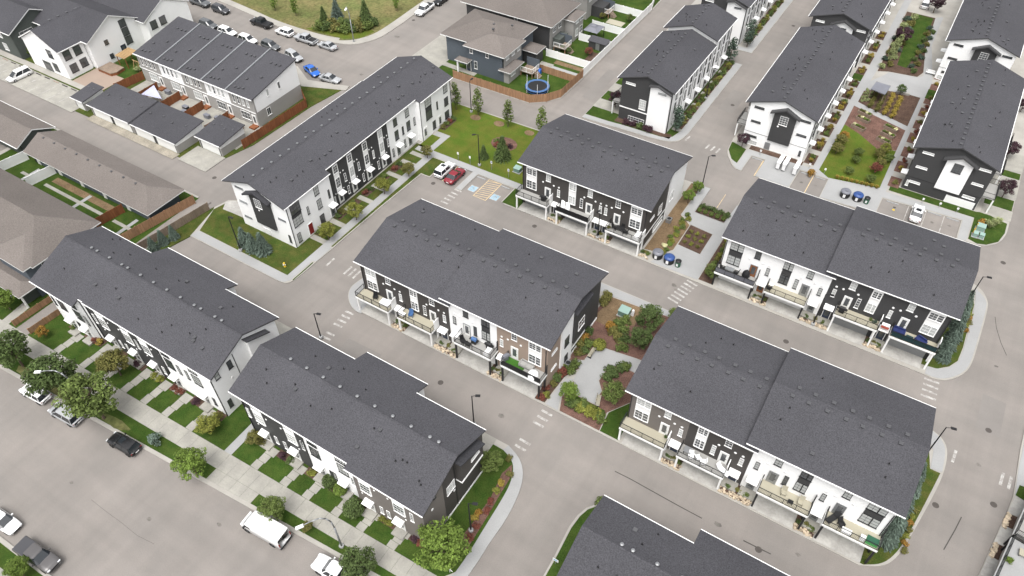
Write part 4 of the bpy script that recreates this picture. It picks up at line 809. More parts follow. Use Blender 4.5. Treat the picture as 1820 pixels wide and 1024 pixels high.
def garage(label,x0,x1,y0,y1,zs,zn,doors,sm='white'):
    g=box_house('garage',label,'garage',((x0+x1)/2,y0,0))
    part(g,MB().ext([(x0-.35,y0-.35,zs),(x0-.35,y1+.35,zn),(x0-.35,y1+.35,zn-.16),(x0-.35,y0-.35,zs-.16)],(x1-x0+.7,0,0)),'roof','shingle')
    zz=lambda yy:zs+(zn-zs)*(yy-y0+.35)/(y1-y0+.7)-.17
    for s,pl in (('E',x1),('W',x0)): wallpoly(g,s,pl,[(y0,1.7),(y1,1.7),(y1,zz(y1)),(y0,zz(y0))],'white'); wallpoly(g,s,pl,[(y0,0),(y1,0),(y1,1.69),(y0,1.69)],'greige')
    wall(g,'S',y0,x0+.3,x1-.3,0,zz(y0),'dark'); wall(g,'N',y1,x0+.3,x1-.3,0,zz(y1),'greige')
    for a,b_ in doors: garage_door(g,'S',y0,a+.15,b_-.15,.05,2.25,'door_white',False)
    for k in range(4): put('roof_vent',cached(('vent','box'),lambda:vent_mesh('box').mesh('roof_vent','vent')),g,((x1-x0)*(-.38+.25*k),4.2 if k%2 else 3.6,zs+(zn-zs)*.55),0,.7)
    part(g,MB().box(x0-.34,x1+.34,y0-.46,y0-.36,zs-.18,zs-.03),'gutter','trim')
    return g
garage('long double garage at the west end of the alley garages',-135.5,-123.5,62.7,69.2,2.55,3.4,[(-135,-129.6),(-129,-123.8)])
garage('long double garage in the middle of the alley garages',-123.3,-111.3,62.7,69.2,2.55,3.4,[(-122.8,-117.5),(-116.9,-111.6)])
garage('single white garage set back at the east end of the alley',-109.5,-103.7,66.3,72.2,2.6,3.45,[(-109,-104.1)])
garage('small grey-roofed shed garage left of the alley garages',-140.7,-137.7,62.8,67.4,2.4,3.0,[(-140.4,-138)])
fh=box_house('farmhouse','large white gabled farmhouse with black windows beside the angled parking stalls','house',(-156.6,68.5,0))
part(fh,MB().box(-162.3,-150.9,68.8,80,0,6.0),'wall','white'); part(fh,MB().box(-175,-149,74.3,86.2,0,6.0),'wall','white'); part(fh,MB().box(-166,-146.2,86.3,97.5,0,6.0),'wall','white')
roof(fh,'Y',-156.6,9.6,[(68.1,80.2,-163.0,-150.2,0)],.5,'shingle','trim'); roof(fh,'X',80.2,9.75,[(-176,-148.2,73.6,86.9,0)],.5,'shingle','trim'); roof(fh,'X',91.8,9.2,[(-167,-145.8,85.7,98,0)],.48,'shingle','trim')
wallpoly(fh,'S',68.5,[(-162.6,0),(-150.6,0),(-150.6,6.2),(-156.6,9.3),(-162.6,6.2)],'white'); wallpoly(fh,'E',-148.7,[(74.0,0),(86.5,0),(86.5,6.2),(80.2,9.4),(74.0,6.2)],'white'); wallpoly(fh,'E',-146.0,[(86.4,0),(97.6,0),(97.6,6.0),(91.8,8.9),(86.4,6.0)],'white'); wall(fh,'E',-150.6,68.81,73.99,0,6.1,'white')
for a,b_,z0,z1 in ((69.2,70.8,4.0,5.9),(71.6,73.2,4.0,5.9),(69.4,71.0,1.1,2.9),(71.8,73.4,1.2,3.0)): win(fh,'E',-150.6,a,b_,z0,z1,2,2,'black','glass')
for a,b_,z0,z1,c,rr_ in ((82.0,83.6,6.0,7.6,2,1),(82.0,83.6,4.1,5.8,2,1),(82.0,83.6,2.2,3.9,2,1),(77.4,78.3,4.2,5.2,2,2),(77.4,78.3,1.1,2.1,2,2)): win(fh,'E',-148.7,a,b_,z0,z1,c,rr_,'black','glass')
door(fh,'E',-148.7,81.0,.4,1.0,2.2,'door_blue','black')
for a in (87.2,89.6): win(fh,'E',-146,a,a+1.6,4.0,5.8,2,1,'black','glass'); win(fh,'E',-146,a,a+1.6,1.0,2.8,2,1,'black','glass')
for a,b_,z0,z1 in ((-155,-153.4,4.0,5.8),(-155,-153.4,1.0,2.8)): win(fh,'S',68.5,a,b_,z0,z1,2,2,'black','glass')
panel(fh,'S',68.5,-158.6,-155.9,.2,2.4,'glass',.03,'garage_window')
for q in ((-157.2,79),(-157.4,77),(-157.4,75),(-157.4,73)): put('roof_vent',cached(('vent','box'),lambda:vent_mesh('box').mesh('roof_vent','vent')),fh,(q[0]+156.6,q[1]-68.5,9.3))
dh=box_house('house','dark grey house with dark roof at the upper left corner','house',(-172,68,0))
part(dh,MB().box(-192,-166.4,68.3,80,0,6.1),'wall','green_grey'); roof(dh,'X',74,9.3,[(-193,-165.9,67.7,80.4,0)],.5,'shingle','trim'); wallpoly(dh,'E',-166.3,[(68.3,0),(79.9,0),(79.9,6.1),(74,9),(68.3,6.1)],'green_grey')
win(dh,'E',-166.3,70,73,4.2,5.6,3,1,'trim','glass'); 
for x in (-172,-178): win(dh,'S',68.3,x,x+1.5,4,5.6,2,2,'trim'); win(dh,'S',68.3,x,x+1.5,1,2.6,2,2,'trim')
# ---- brown-roofed buildings on the left
def hip(root,x0,x1,y0,y1,ze,zr,m='shingle_brown',e0=True,e1=True,t=.18,axis='X'):
    b=MB()
    if axis=='X':
        ym=(y0+y1)/2; h=(y1-y0)/2; a=x0+(h if e0 else 0); c=x1-(h if e1 else 0); Rr=[(a,ym,zr),(c,ym,zr)]
        Q=[(x0,y0,ze),(x1,y0,ze),(x1,y1,ze),(x0,y1,ze)]+Rr; F=[(0,1,5,4),(1,2,5),(2,3,4,5),(3,0,4)]
    else:
        xm=(x0+x1)/2; h=(x1-x0)/2; a=y0+(h if e0 else 0); c=y1-(h if e1 else 0)
        Q=[(x0,y0,ze),(x1,y0,ze),(x1,y1,ze),(x0,y1,ze),(xm,a,zr),(xm,c,zr)]; F=[(0,1,4),(1,2,5,4),(2,3,5),(3,0,4,5)]
    b.add(Q,F,0); b.add([(x0,y0,ze),(x1,y0,ze),(x1,y1,ze),(x0,y1,ze),(x0,y0,ze-t),(x1,y0,ze-t),(x1,y1,ze-t),(x0,y1,ze-t)],[(0,4,5,1),(1,5,6,2),(2,6,7,3),(3,7,4,0),(4,7,6,5)],1)
    return part(root,b,'roof',[m,'trim'])
gg=box_house('garage','long grey-brown roofed garage block with slate walls beside the alley','garage',(-115,47.4,0))
part(gg,MB().box(-131.5,-100.3,47.4,53.5,0,2.6),'wall','slate'); ro=hip(gg,-132.1,-98.95,46.5,54.3,2.72,4.5,e0=False)
wallpoly(gg,'W',-131.5,[(47.4,0),(53.5,0),(53.5,2.6),(50.4,4.3),(47.4,2.6)],'green_grey')
for k in range(9): put('roof_vent',cached(('vent','box'),lambda:vent_mesh('box').mesh('roof_vent','steel')),gg,(-15+3.1*k,2.6,4.28),0,.7)
for k in range(5): part(gg,MB().box(-130.6+6.1*k,-129.8+6.1*k,47.3,47.39,.1,2.2),'door','door_white')
for k in range(5): garage_door(gg,'N',53.5,-131+6.1*k,-126+6.1*k,.05,2.1)
gg2=box_house('garage','grey-brown roofed garage with a green-grey gable at the left edge','garage',(-145,47.4,0))
part(gg2,MB().box(-165,-134.3,47.4,53.5,0,2.6),'wall','green_grey'); roof(gg2,'X',50.4,4.5,[(-166,-133.9,46.5,54.3,0)],.46,'shingle_brown','trim'); wallpoly(gg2,'E',-134.2,[(47.4,0),(53.5,0),(53.5,2.6),(50.4,4.2),(47.4,2.6)],'green_grey')
bh=box_house('house','big house with a grey-brown hip roof touching the left edge','house',(-118,28.6,0))
part(bh,MB().box(-140,-100.2,28.6,39.0,0,6.1),'wall','slate'); hip(bh,-141,-99.5,28.0,39.7,6.2,9.2,e0=False); hip(bh,-108.5,-99.9,26.8,34,6.25,8.2,axis='Y',e0=True,e1=False); part(bh,MB().box(-107.8,-100.5,27.3,30,0,6.1),'wall','slate')
hip(bh,-130,-99.6,24.3,28.2,3.1,3.9,e0=False); part(bh,MB().box(-108,-101,25.2,28,0,2.9),'wall','green_grey'); 
for a,b_ in ((29.5,30.3),(33,33.8),(36,37.4)): win(bh,'E',-100.2,a,b_,4.3,5.8,1,2,'trim')
for x in (-100.4,-104): part(bh,MB().box(x-.12,x+.12,24.7,24.94,.1,3),'porch_post','trim')
g=random.Random(5)
for k in range(9): put('roof_vent',cached(('vent','pipe'),lambda:vent_mesh('pipe').mesh('roof_vent','black')),bh,(g.uniform(-8,12),g.uniform(3,8),7.6),0,1)
# ---- grey houses with backyards
ha=box_house('house','slate-blue house with a grey-brown hip roof behind the wooden fence','house',(-80,114.5,0))
part(ha,MB().box(-88.6,-74.4,115.8,127.4,0,5.9),'wall','slate'); part(ha,MB().box(-82.2,-73.4,114.2,121,0,5.9),'wall','slate')
hip(ha,-89.6,-73.7,115.1,128.1,6.0,8.3); hip(ha,-82.8,-72.8,113.5,121.9,6.05,7.9,axis='X'); part(ha,MB().box(-73.4,-72.2,114.2,118.6,0,2.9),'wall','greige'); hip(ha,-74.4,-71.5,113.6,119.1,3.0,3.6,axis='Y'); part(ha,MB().box(-74.4,-71.2,123.2,126.2,0,3.1),'wall','dark'); hip(ha,-74.6,-70.7,122.8,126.6,3.2,3.9,axis='Y')
wall(ha,'E',-73.38,114.2,121,3.0,5.9,'greige')
hip(ha,-84.3,-81.1,112.4,114.2,3.0,3.5,axis='X'); part(ha,MB().box(-83.9,-83.6,112.6,112.9,.1,2.9),'porch_post','trim')
for x,z0,z1 in ((-81.6,4.4,5.6),(-77.7,4.5,5.7),(-80.6,1.2,2.9)): win(ha,'S',114.2,x,x+.75,z0,z1,1,2,'trim')
for yy in (115,117.2,119.3): win(ha,'E',-73.38,yy,yy+1.1,4.6,5.5,2,1,'trim')
win(ha,'E',-72.2,115,116.6,1.4,2.4,2,1,'trim'); door(ha,'S',114.2,-82.0,.3,.95,2.1,'door_blue')
panel(ha,'W',-88.6,118,122,.2,2.4,'trim',.05,'garage_door'); 
for q in ((-80,121),(-79,119.2),(-76.5,122.5)): put('roof_vent',cached(('vent','box'),lambda:vent_mesh('box').mesh('roof_vent','black')),ha,(q[0]+80,q[1]-114.5,8.0),0,.8)
hb=box_house('house','greige house with a broad grey-brown roof, its backyards fenced white','house',(-82,130,0))
part(hb,MB().box(-93,-71.6,129.8,141,0,6.1),'wall','greige'); hip(hb,-94,-70.8,129.0,142,6.2,8.7); part(hb,MB().box(-72,-69.8,131,134.5,0,2.8),'wall','green_grey')
part(hb,MB().box(-71.5,-69.3,136,140.5,0,5),'wall','greige'); hip(hb,-72,-68.9,135.6,141,5.1,5.8,axis='Y')
for yy in (131,133.4,137,139): win(hb,'E',-71.6 if yy<135 else -69.3,yy,yy+1.2,3.9,5.0,2,2,'trim'); win(hb,'E',-71.6 if yy<135 else -69.3,yy,yy+1.2,1.0,2.6,2,2,'trim')
wall(hb,'S',129.78,-93,-71.7,0,6.1,'dark'); win(hb,'S',129.78,-80.5,-79.7,4.7,5.7,1,2,'trim')
hc=box_house('house','dark grey house at the top edge beyond the white fences','house',(-80,147,0))
part(hc,MB().box(-93,-71.6,146.5,158,0,6.1),'wall','greige'); hip(hc,-94,-70.8,145.8,158.8,6.2,8.7); part(hc,MB().box(-71.6,-68.6,149,153,0,2.6),'wall','dark')
for yy in (147.5,150,154): win(hc,'E',-71.6,yy,yy+1.2,4,5.4,2,2,'trim')

# ================================================================ vegetation
def leaves(b,g,c,rad,n,size,up=.5):
    for _ in range(n):
        while True:
            d=Vector((g.uniform(-1,1),g.uniform(-1,1),g.uniform(-1,1)))
            if .05<d.length<=1: break
        d=d.normalized()*(d.length**.45); p=Vector(c)+Vector((d.x*rad[0],d.y*rad[1],d.z*rad[2]))
        nn=(d+Vector((g.uniform(-.8,.8),g.uniform(-.8,.8),g.uniform(-.3,.9)+up))).normalized()
        t=nn.orthogonal().normalized(); t.rotate(Matrix.Rotation(g.uniform(0,6.28),3,nn)); q=nn.cross(t); s=size*g.uniform(.6,1.35)
        b.add([p-t*s*.5,p+q*s*.28,p+t*s*.55,p-q*s*.28],[(0,1,2,3)])
def tree_meshes(v,leaf):
    def trunk():
        g=random.Random(v); b=MB(); b.path([(0,0,0),(.05,.03,1.6),(0,.1,3),(.05,0,5)],[.16,.13,.09,.03],7)
        for i in range(9):
            a=i*2.4+v; z=1.6+i*.33; R=2.3-.12*i; b.path([(0,0,z),(R*.5*math.cos(a),R*.5*math.sin(a),z+.9),(R*math.cos(a),R*math.sin(a),z+1.7)],[.07,.045,.015],5)
        return b.mesh('trunk','bark')
    def crown():
        g=random.Random(v*7+1); b=MB()
        for i in range(46):
            a=g.uniform(0,6.28); u=g.uniform(-.75,1); rr=math.sqrt(max(0,1-u*u))*g.uniform(.45,.9)
            c=(2.7*rr*math.cos(a),2.7*rr*math.sin(a),4.0+2.2*u*g.uniform(.6,1)); k=g.uniform(.5,.85)
            leaves(b,g,c,(k,k,k*.75),95,.30)
        return b.mesh('crown',leaf)
    return cached(('tr',v),trunk),cached(('cr',v,leaf),crown)
def col_meshes(v,leaf):
    def trunk(): return MB().path([(0,0,0),(.02,0,1.5),(0,.03,3.6)],[.06,.05,.02],6).mesh('trunk','bark')
    def crown():
        g=random.Random(v*5+2); b=MB()
        for i in range(26):
            a=g.uniform(0,6.28); z=1.0+3.3*(i/26); R=.62*(1-abs(i/26-.35)*.9)*g.uniform(.4,1); leaves(b,g,(R*math.cos(a),R*math.sin(a),z),(.38,.38,.42),34,.24)
        return b.mesh('crown',leaf)
    return cached(('ctr',),trunk),cached(('cc',v,leaf),crown)
def spruce_meshes(v,leaf):
    def trunk(): return MB().path([(0,0,0),(0,0,3.6)],[.1,.02],6).mesh('trunk','bark')
    def crown():
        g=random.Random(v+40); b=MB(); z=.25
        while z<3.95:
            R=1.35*(1-z/4.1)+.06; n=max(5,int(15*R+4))
            for i in range(n):
                a=6.283*i/n+g.uniform(-.3,.3); r1=R*g.uniform(.8,1.1)
                for k in range(6):
                    f=(k+.6)/6; p=Vector((r1*f*math.cos(a),r1*f*math.sin(a),z-.22*f*f*R+g.uniform(-.04,.04))); w_=.19*(1.15-f*.55)*(.45+.55*R/1.4)
                    t=Vector((math.cos(a),math.sin(a),-.25)); q=Vector((-math.sin(a),math.cos(a),g.uniform(-.4,.4)))
                    b.add([p-t*.1,p+q*w_,p+t*.24,p-q*w_],[(0,1,2,3)])
            z+=.17
        return b.mesh('crown',leaf)
    return cached(('str',),trunk),cached(('sc',v,leaf),crown)
def shrub_mesh(v,leaf,kind='shrub'):
    def mk():
        g=random.Random(v+9); b=MB()
        if kind=='ball': leaves(b,g,(0,0,.75),(.85,.85,.75),900,.2,.3); leaves(b,g,(0,0,.7),(.6,.6,.6),200,.25)
        elif kind=='tuft':
            for i in range(110):
                a=g.uniform(0,6.28); r0=g.uniform(0,.18); l=g.uniform(.3,.75); h=g.uniform(.6,1.15); w_=.035
                p0=Vector((r0*math.cos(a),r0*math.sin(a),0)); p1=p0+Vector((l*.45*math.cos(a),l*.45*math.sin(a),h*.75)); p2=p0+Vector((l*math.cos(a),l*math.sin(a),h*.85)); q=Vector((-math.sin(a),math.cos(a),0))*w_
                b.add([p0-q,p0+q,p1+q,p1-q],[(0,1,2,3)]); b.add([p1-q,p1+q,p2],[(0,1,2)])
        else:
            for i in range(15):
                a=g.uniform(0,6.28); R=g.uniform(0,.7); leaves(b,g,(R*math.cos(a),R*math.sin(a),g.uniform(.3,.85)*(1.15-R*.6)),(.36,.36,.32),46,.22)
            b.path([(0,0,0),(.1,0,.5)],[.04,.02],5)
        return b.mesh(kind,leaf)
    return cached(('sh',v,leaf,kind),mk)
vr=random.Random(77)
def tree(xy,r,label,leaf='leaf_mid',v=None,group=None,name='tree',kind='d',z=.15,hs=1.):
    v=vr.randint(1,4) if v is None else v
    t,c={'d':tree_meshes,'c':col_meshes,'s':spruce_meshes}[kind](v,leaf)
    s=r/{'d':3.3,'c':.95,'s':1.35}[kind]
    o=empty(name,(xy[0],xy[1],z),vr.uniform(0,6.28)); o.scale=(s,s,s*hs); tag(o,label,'tree',group)
    put('trunk',t,o); put('crown',c,o); return o
CW=dict(leaf_mid='green',leaf_dark='dark green',leaf_yellow='yellow-green',leaf_bright='bright green',leaf_gold='golden',leaf_orange='orange',leaf_purple='purple',leaf_red='red',leaf_blue='blue-grey',leaf_spruce='blue-green',leaf_pale='pale',leaf_olive='olive',leaf_flower='white-flowered')
def shrub(xy,r,label,leaf='leaf_mid',kind='shrub',group=None,z=.16,hs=1.,name=None):
    if group: label=CW[leaf]+' '+label
    o=put(name or {'shrub':'shrub','ball':'shrub','tuft':'ornamental_grass'}[kind],shrub_mesh(vr.randint(1,3),leaf,kind),None,(xy[0],xy[1],z),vr.uniform(0,6.28),(r,r,r*hs))
    return tag(o,label,'grass' if kind=='tuft' else 'shrub',group)
def dist(px,py): pass
# boulevard trees along the street
for xy,r,lb,lf in (((-91.09819389811203,17.744048163142136),3.5,'leftmost boulevard tree, cut by the left picture edge','leaf_dark'),((-81.80727070174675,17.809522197705263),3.9,'dark boulevard tree between the white and grey parked cars','leaf_dark'),((-74.26007225853186,18.06918079717387),4.3,'largest bright boulevard tree beside the silver parked car','leaf_mid'),((-78.22912326758066,23.84765197966864),2.5,'dark olive tree close to the charcoal townhouse fronts','leaf_olive'),
  ((-57.428245015701336,18.67763752420293),2.6,'round green boulevard tree between the black car and the wide concrete pad','leaf_bright'),((-45.215786133126166,19.738739805816177),2.0,'thin grey-green boulevard tree touching the white van','leaf_mid'),((-32.474054676337246,19.77163856896838),2.5,'dense boulevard tree above the white pickup at the bottom edge','leaf_dark'),((-25.57354443067545,25.685568734688452),3.6,'big bright green tree at the corner of the taupe end unit','leaf_bright'),((-27.283456346746696,38.078481978923364),1.9,'slender tree in the corner lawn beside the curved sidewalk','leaf_mid')):
    tree(xy,r,lb,lf,group='street side trees')
tree((-60.86458315305202,24.013378333652113),2.0,'low yellow-green ornamental tree before the white end unit','leaf_yellow',hs=.75); tree((-54.5415278522788,25.7634500133903),1.3,'small olive tree by the first door of the dark units','leaf_olive'); tree((-41.01273626141349,20.535620408266418),.9,'tiny yellowing sapling under the curved street lamp','leaf_olive'); tree((-93.06409547762097,22.696695148698588),1.1,'small orange-leaved tree on the first lawn by the fenced path','leaf_orange'); tree((-64.28747067514367,-0.030729517007876118),1.6,'leafy tree beside the dark pickup at the bottom left','leaf_bright'); tree((-102.19517958776694,23.170428800495973),2.0,'bright lime tree in front of the brown-roofed house','leaf_bright')
for xy,r,lb,k,lf in (((-65.70002906786019,19.27378274671743),1.2,'grey-green shrub on the boulevard right of the black car','shrub','leaf_blue'),((-42.794630613728266,26.36331730292948),1.1,'dark round shrub left of a pair before the white unit','ball','leaf_dark'),((-40.99741662160112,26.2437305189628),1.0,'bright round shrub right of a pair before the white unit','ball','leaf_bright'),((-37.91152389833739,25.077632732634264),1.5,'largest round shrub before the taupe unit','ball','leaf_dark')): shrub(xy,r,lb,lf,k)
for x,lf in ((-91,'leaf_mid'),(-86.4,'leaf_red'),(-85.4,'leaf_gold'),(-81.8,'leaf_dark'),(-77.7,'leaf_purple'),(-74,'leaf_yellow'),(-73,'leaf_yellow'),(-70,'leaf_red'),(-69,'leaf_red'),(-66,'leaf_purple'),(-61.6,'leaf_olive'),(-54,'leaf_olive'),(-50.4,'leaf_purple'),(-49.2,'leaf_dark'),(-45.6,'leaf_yellow'),(-42.4,'leaf_mid'),(-34.5,'leaf_yellow'),(-33.5,'leaf_yellow'),(-29.8,'leaf_purple'),(-29,'leaf_red')):
    shrub((x,26.1 if x>-86 else 25.9),.7,'low foundation shrub in the bed along the street-facing house fronts',lf,group='foundation shrubs along the street rows')
for i,(x,yy,lf) in enumerate(((-25.0,38.8,'leaf_olive'),(-25.3,37.2,'leaf_gold'),(-25.2,36.2,'leaf_yellow'),(-25.0,34.6,'leaf_red'),(-24.7,33.4,'leaf_red'),(-25.4,32.6,'leaf_orange'),(-25.5,31.8,'leaf_gold'),(-24.7,31,'leaf_red'),(-24.6,29.5,'leaf_red'),(-24.8,28.4,'leaf_purple'),(-26.2,40.6,'leaf_olive'))): shrub((x,yy),.6,'low shrub in the mulch strip inside the curved sidewalk',lf,group='shrubs in the curved corner bed')
# long row front trees
for (xy,r,lb) in (((-72.15792481196924,59.33474261034015),1.75,'first yellow-green tree along the long row, nearest its red door'),((-71.55946918813632,65.484865730724),1.8,'second yellow-green tree along the long row'),((-71.78814463843526,73.22311915566729),1.7,'third yellow-green tree along the long row'),((-71.16221196425873,79.2525562409936),1.5,'fourth tree along the long row, beside the grass notch'),((-71.57445322240504,85.33851080197206),1.4,'fifth and farthest tree along the long row')): tree(xy,r,lb,'leaf_yellow' if r>1.65 else 'leaf_olive',group='trees along the long row')
for i,yy in enumerate((59.8,61.4,64.4,65.6,68.2,71.6,72.8,75.4,76.9,79.5,81,94.5,95.6,96.8,97.7)): shrub((-74.6,yy),.75,'low shrub in the bed along the doors of the long row',['leaf_mid','leaf_red','leaf_dark','leaf_olive'][i%4],group='foundation shrubs of the long row')
for xy,r,lb in (((-82.878504351571,51.523168186098744),1.3,'left blue spruce of three before the white gable'),((-80.76308175042452,51.28560601707344),1.3,'middle blue spruce of three before the white gable'),((-79.10158512329728,51.84824008904007),1.45,'right blue spruce of three before the white gable'),((-93.89567902125401,46.645815635356655),.95,'upper small spruce of three along the grey fence'),((-94.31148947962684,44.82775044112486),1.0,'middle small spruce of three along the grey fence'),((-94.35638234215727,42.95498144269202),1.0,'lower small spruce of three along the grey fence')): tree(xy,r,lb,'leaf_blue',kind='s',name='spruce_tree')
for xy,lb in (((-76.06262633303133,100.92228600964799),'slim young tree right against the corner of the long row'),((-71.3117774286967,101.53912902477884),'slim young tree beside the lamp at the top of the park lawn'),((-64.26374864422712,101.18659806515355),'slim young tree in a mulch ring near the lane'),((-57.66984667315703,102.41762016080143),'slim young tree half hidden behind the charcoal row roof')): tree(xy,1.2,lb,'leaf_mid',kind='c',hs=1.05,group='slim trees on the park lawn')
tree((-59.888454749928314,92.27643986316194),1.7,'dark pine in the island bed on the park lawn','leaf_dark',kind='s',name='pine_tree'); tree((-62.85364602568427,90.66309534959393),1.0,'small pine at the left of the island bed','leaf_dark',kind='s',name='pine_tree')
for dx,dy,lf in ((-.9,-1,'leaf_red'),(0,-1.2,'leaf_olive'),(.9,-.9,'leaf_red'),(-.3,0,'leaf_mid'),(-1.4,0,'leaf_mid'),(1.5,-.3,'leaf_purple')): shrub((-62+dx,96+dy),.8,'low shrub in the oval island bed on the park lawn',lf,group='shrubs of the park island bed')
# courtyard
for xy,r,lb,lf in (((-24.24035369061859,52.28605751252222),1.7,'bright young tree at the left of the paved courtyard','leaf_bright'),((-19.196290302502604,54.97007151872175),2.0,'young tree right of the paved courtyard beside the bench','leaf_mid'),((-20.365978836987047,68.59969126821758),2.5,'larger dense tree near the green transformer','leaf_dark'),((-19.916180221936408,65.00610848004364),2.2,'dense tree against the west end of the taupe unit','leaf_dark'),((-17.910928440780193,72.35882182206237),1.3,'tree peeking over the roof corner by the crosswalk','leaf_mid'),((-26.157920794504545,101.30425649473293),1.35,'upper of two young trees by the white end wall','leaf_bright'),((-26.485561564335196,98.13139358449718),1.4,'lower of two young trees by the white end wall','leaf_bright'),((-16.572472735874996,83.1838752285129),1.5,'leafy upright tree at the corner of the white deck unit','leaf_mid')): tree(xy,r,lb,lf)
shrub((-24.778825846883645,62.25396435082518),1.1,'lime shrub at the top corner of the paved courtyard','leaf_yellow','ball')
for (px,py,lf) in [(-28.06,71.59,'leaf_olive'),(-28.17,70.79,'leaf_olive'),(-28.28,70.0,'leaf_olive'),(-24.47,67.41,'leaf_mid'),(-23.39,66.71,'leaf_mid'),(-24.39,65.76,'leaf_olive'),(-23.32,65.08,'leaf_olive'),(-25.15,66.31,'leaf_orange'),(-22.45,65.29,'leaf_dark'),(-23.78,68.52,'leaf_mid'),(-21.9,63.66,'leaf_mid'),(-27.38,63.92,'leaf_dark'),(-27.18,62.38,'leaf_orange'),(-27.44,61.23,'leaf_olive'),(-26.23,60.36,'leaf_dark'),(-26.33,61.92,'leaf_mid'),(-26.47,59.89,'leaf_olive'),(-27.28,55.63,'leaf_red'),(-27.3,54.4,'leaf_dark'),(-27.97,56.44,'leaf_olive'),(-26.33,56.52,'leaf_mid'),(-26.17,57.55,'leaf_mid'),(-21.67,59.39,'leaf_dark'),(-20.54,60.39,'leaf_dark'),(-20.11,60.96,'leaf_mid'),(-21.44,58.0,'leaf_dark'),(-20.96,58.9,'leaf_dark'),(-22.1,51.75,'leaf_yellow'),(-21.02,51.86,'leaf_yellow'),(-19.95,51.96,'leaf_yellow'),(-19.22,51.85,'leaf_mid'),(-22.85,51.86,'leaf_mid'),(-21.99,52.39,'leaf_mid'),(-23.6,51.97,'leaf_dark')]: shrub((px,py),1.08,'low shrub in the red mulch beds around the paved courtyard',lf,group='courtyard shrubs')
for i,(x,yy) in enumerate(((-27.4,50.6),(-27,51.3),(-27.6,52.2),(-27.2,53.4),(-27.4,54.4),(-27.3,55.6))): shrub((x,yy),.7,'small shrub along the tan end wall',['leaf_red','leaf_yellow','leaf_red','leaf_olive','leaf_dark','leaf_olive'][i],group='shrubs by the tan end wall')
for i in range(14): shrub((-25.1+.35*math.sin(i*2.2),84.5+i*.8),.65,'shrub in the curving hedge between bins and end wall',['leaf_yellow','leaf_mid','leaf_flower','leaf_bright'][i%4] if i<5 else ['leaf_yellow','leaf_mid'][i%2],group='hedge beside the garbage bins')
for i in range(5): shrub((-24+i*1.05,97.1),.5,'clipped round shrub in the short hedge before the yellow-lined stalls','leaf_mid','ball',group='clipped round hedge'); shrub((-23.9+i*1.05,98.3),.75,'upright shrub behind the clipped round hedge','leaf_dark',group='dark hedge at the stalls')
for i in range(9): shrub((-23.1+(i%3)*1.1,88.7+(i//3)*1.4),.5,'small plant in the brown mulch square','leaf_yellow' if i%2 else 'leaf_olive',group='plants of the mulch square')
for i in range(9): shrub((-17.2,84+i*1.15),.7,'shrub in the narrow bed along the west end of the white deck unit',['leaf_olive','leaf_yellow','leaf_mid'][i%3],group='west bed shrubs')
# east ends: blue spruces
for i,(x,yy,r) in enumerate(((16.4,85.3,1.15),(16.5,87.6,1.3),(17,90,1.2),(17.1,92.4,1.2),(17.2,94.8,1.2),(17.3,97.6,1.1),(15.9,54.2,1.4),(16.2,56.6,1.5),(16.6,59.2,1.3),(16.9,62,1.25),(17.1,64.6,1.1))):
    tree((x,yy),r,['first','second','third','fourth','fifth','sixth'][i if i<6 else i-6]+(' blue spruce from the curb end, east of the dark deck units' if yy>80 else ' blue spruce from the curb end, east of the white deck units'),'leaf_blue',kind='s',name='spruce_tree',group='spruces north corner' if yy>80 else 'spruces south corner')
for i in range(12): shrub((17.9-.1*(i%3)+(.5 if i>6 else 0),54+i*.95 if i<7 else 86+i*.9),.55,'low groundcover shrub outside the spruces',['leaf_olive','leaf_orange','leaf_yellow'][i%3],group='gold groundcover by the spruces')
# north gardens
for xy,r,lb,lf in (((-49.90246775606367,117.77697159689737),1.9,'dark purple tree at the deck corner of the dark-gabled row','leaf_purple'),((-24.254520821865754,118.23191664997131),1.5,'reddish purple tree left of the white gable','leaf_purple'),((-7.927316832754062,171.52176555378412),2.3,'purple tree on the left of the far garden lawn','leaf_purple'),((-4.65725543970101,191.07512566106197),2.2,'purple tree by the far parked car at the top edge','leaf_purple'),((17.32340472370157,139.61607365355195),1.9,'dark purple tree by the upper driveway at the right','leaf_purple'),((18.404204630584992,127.32517360485373),1.9,'dark purple tree by the lower driveway at the right','leaf_purple'),((-3.521847327263238,151.19233530772246),1.2,'little tree beside the concrete plaza seat wall','leaf_dark'),((17.635709678403412,157.0835676397193),1.5,'purple tree cut by the right edge behind the dark gable','leaf_purple')): tree(xy,r,lb,lf)
tree((-36.50659705646048,116.17428263382469),1.5,'tall rounded evergreen at the white corner bay','leaf_spruce',kind='c',hs=.8); tree((-36.893493950917545,145.63150015350814),1.5,'rounded evergreen by the far end of the raised roof','leaf_spruce',kind='c',hs=.8); tree((-36.02190780326868,153.90565657879563),1.6,'rounded evergreen at the far white bay','leaf_spruce',kind='c',hs=.8)
for (px,py,r,lf) in [(-9.15,127.93,1.3,'leaf_olive'),(-9.01,124.99,1.3,'leaf_olive'),(-8.99,129.8,1.1,'leaf_orange'),(-5.46,126.3,1.0,'leaf_mid'),(-5.28,123.9,0.9,'leaf_mid'),(-2.13,127.49,1.2,'leaf_olive'),(-1.55,129.54,1.2,'leaf_yellow'),(-1.66,122.84,1.2,'leaf_red'),(-1.35,125.06,1.1,'leaf_olive'),(-1.71,119.63,1.0,'leaf_mid'),(-5.55,120.05,0.9,'leaf_mid'),(-0.4,127.29,1.0,'leaf_mid')]: tree((px,py),r*1.15,CW[lf]+' small thin-leaved tree on the garden lawn between the north rows',lf,group='garden lawn trees',hs=.8)
for i in range(9): shrub((-6.9+i*.82,117.9+i*.1),.65,'ornamental grass in the row behind the garbage bins','leaf_gold','tuft',group='golden grass row')
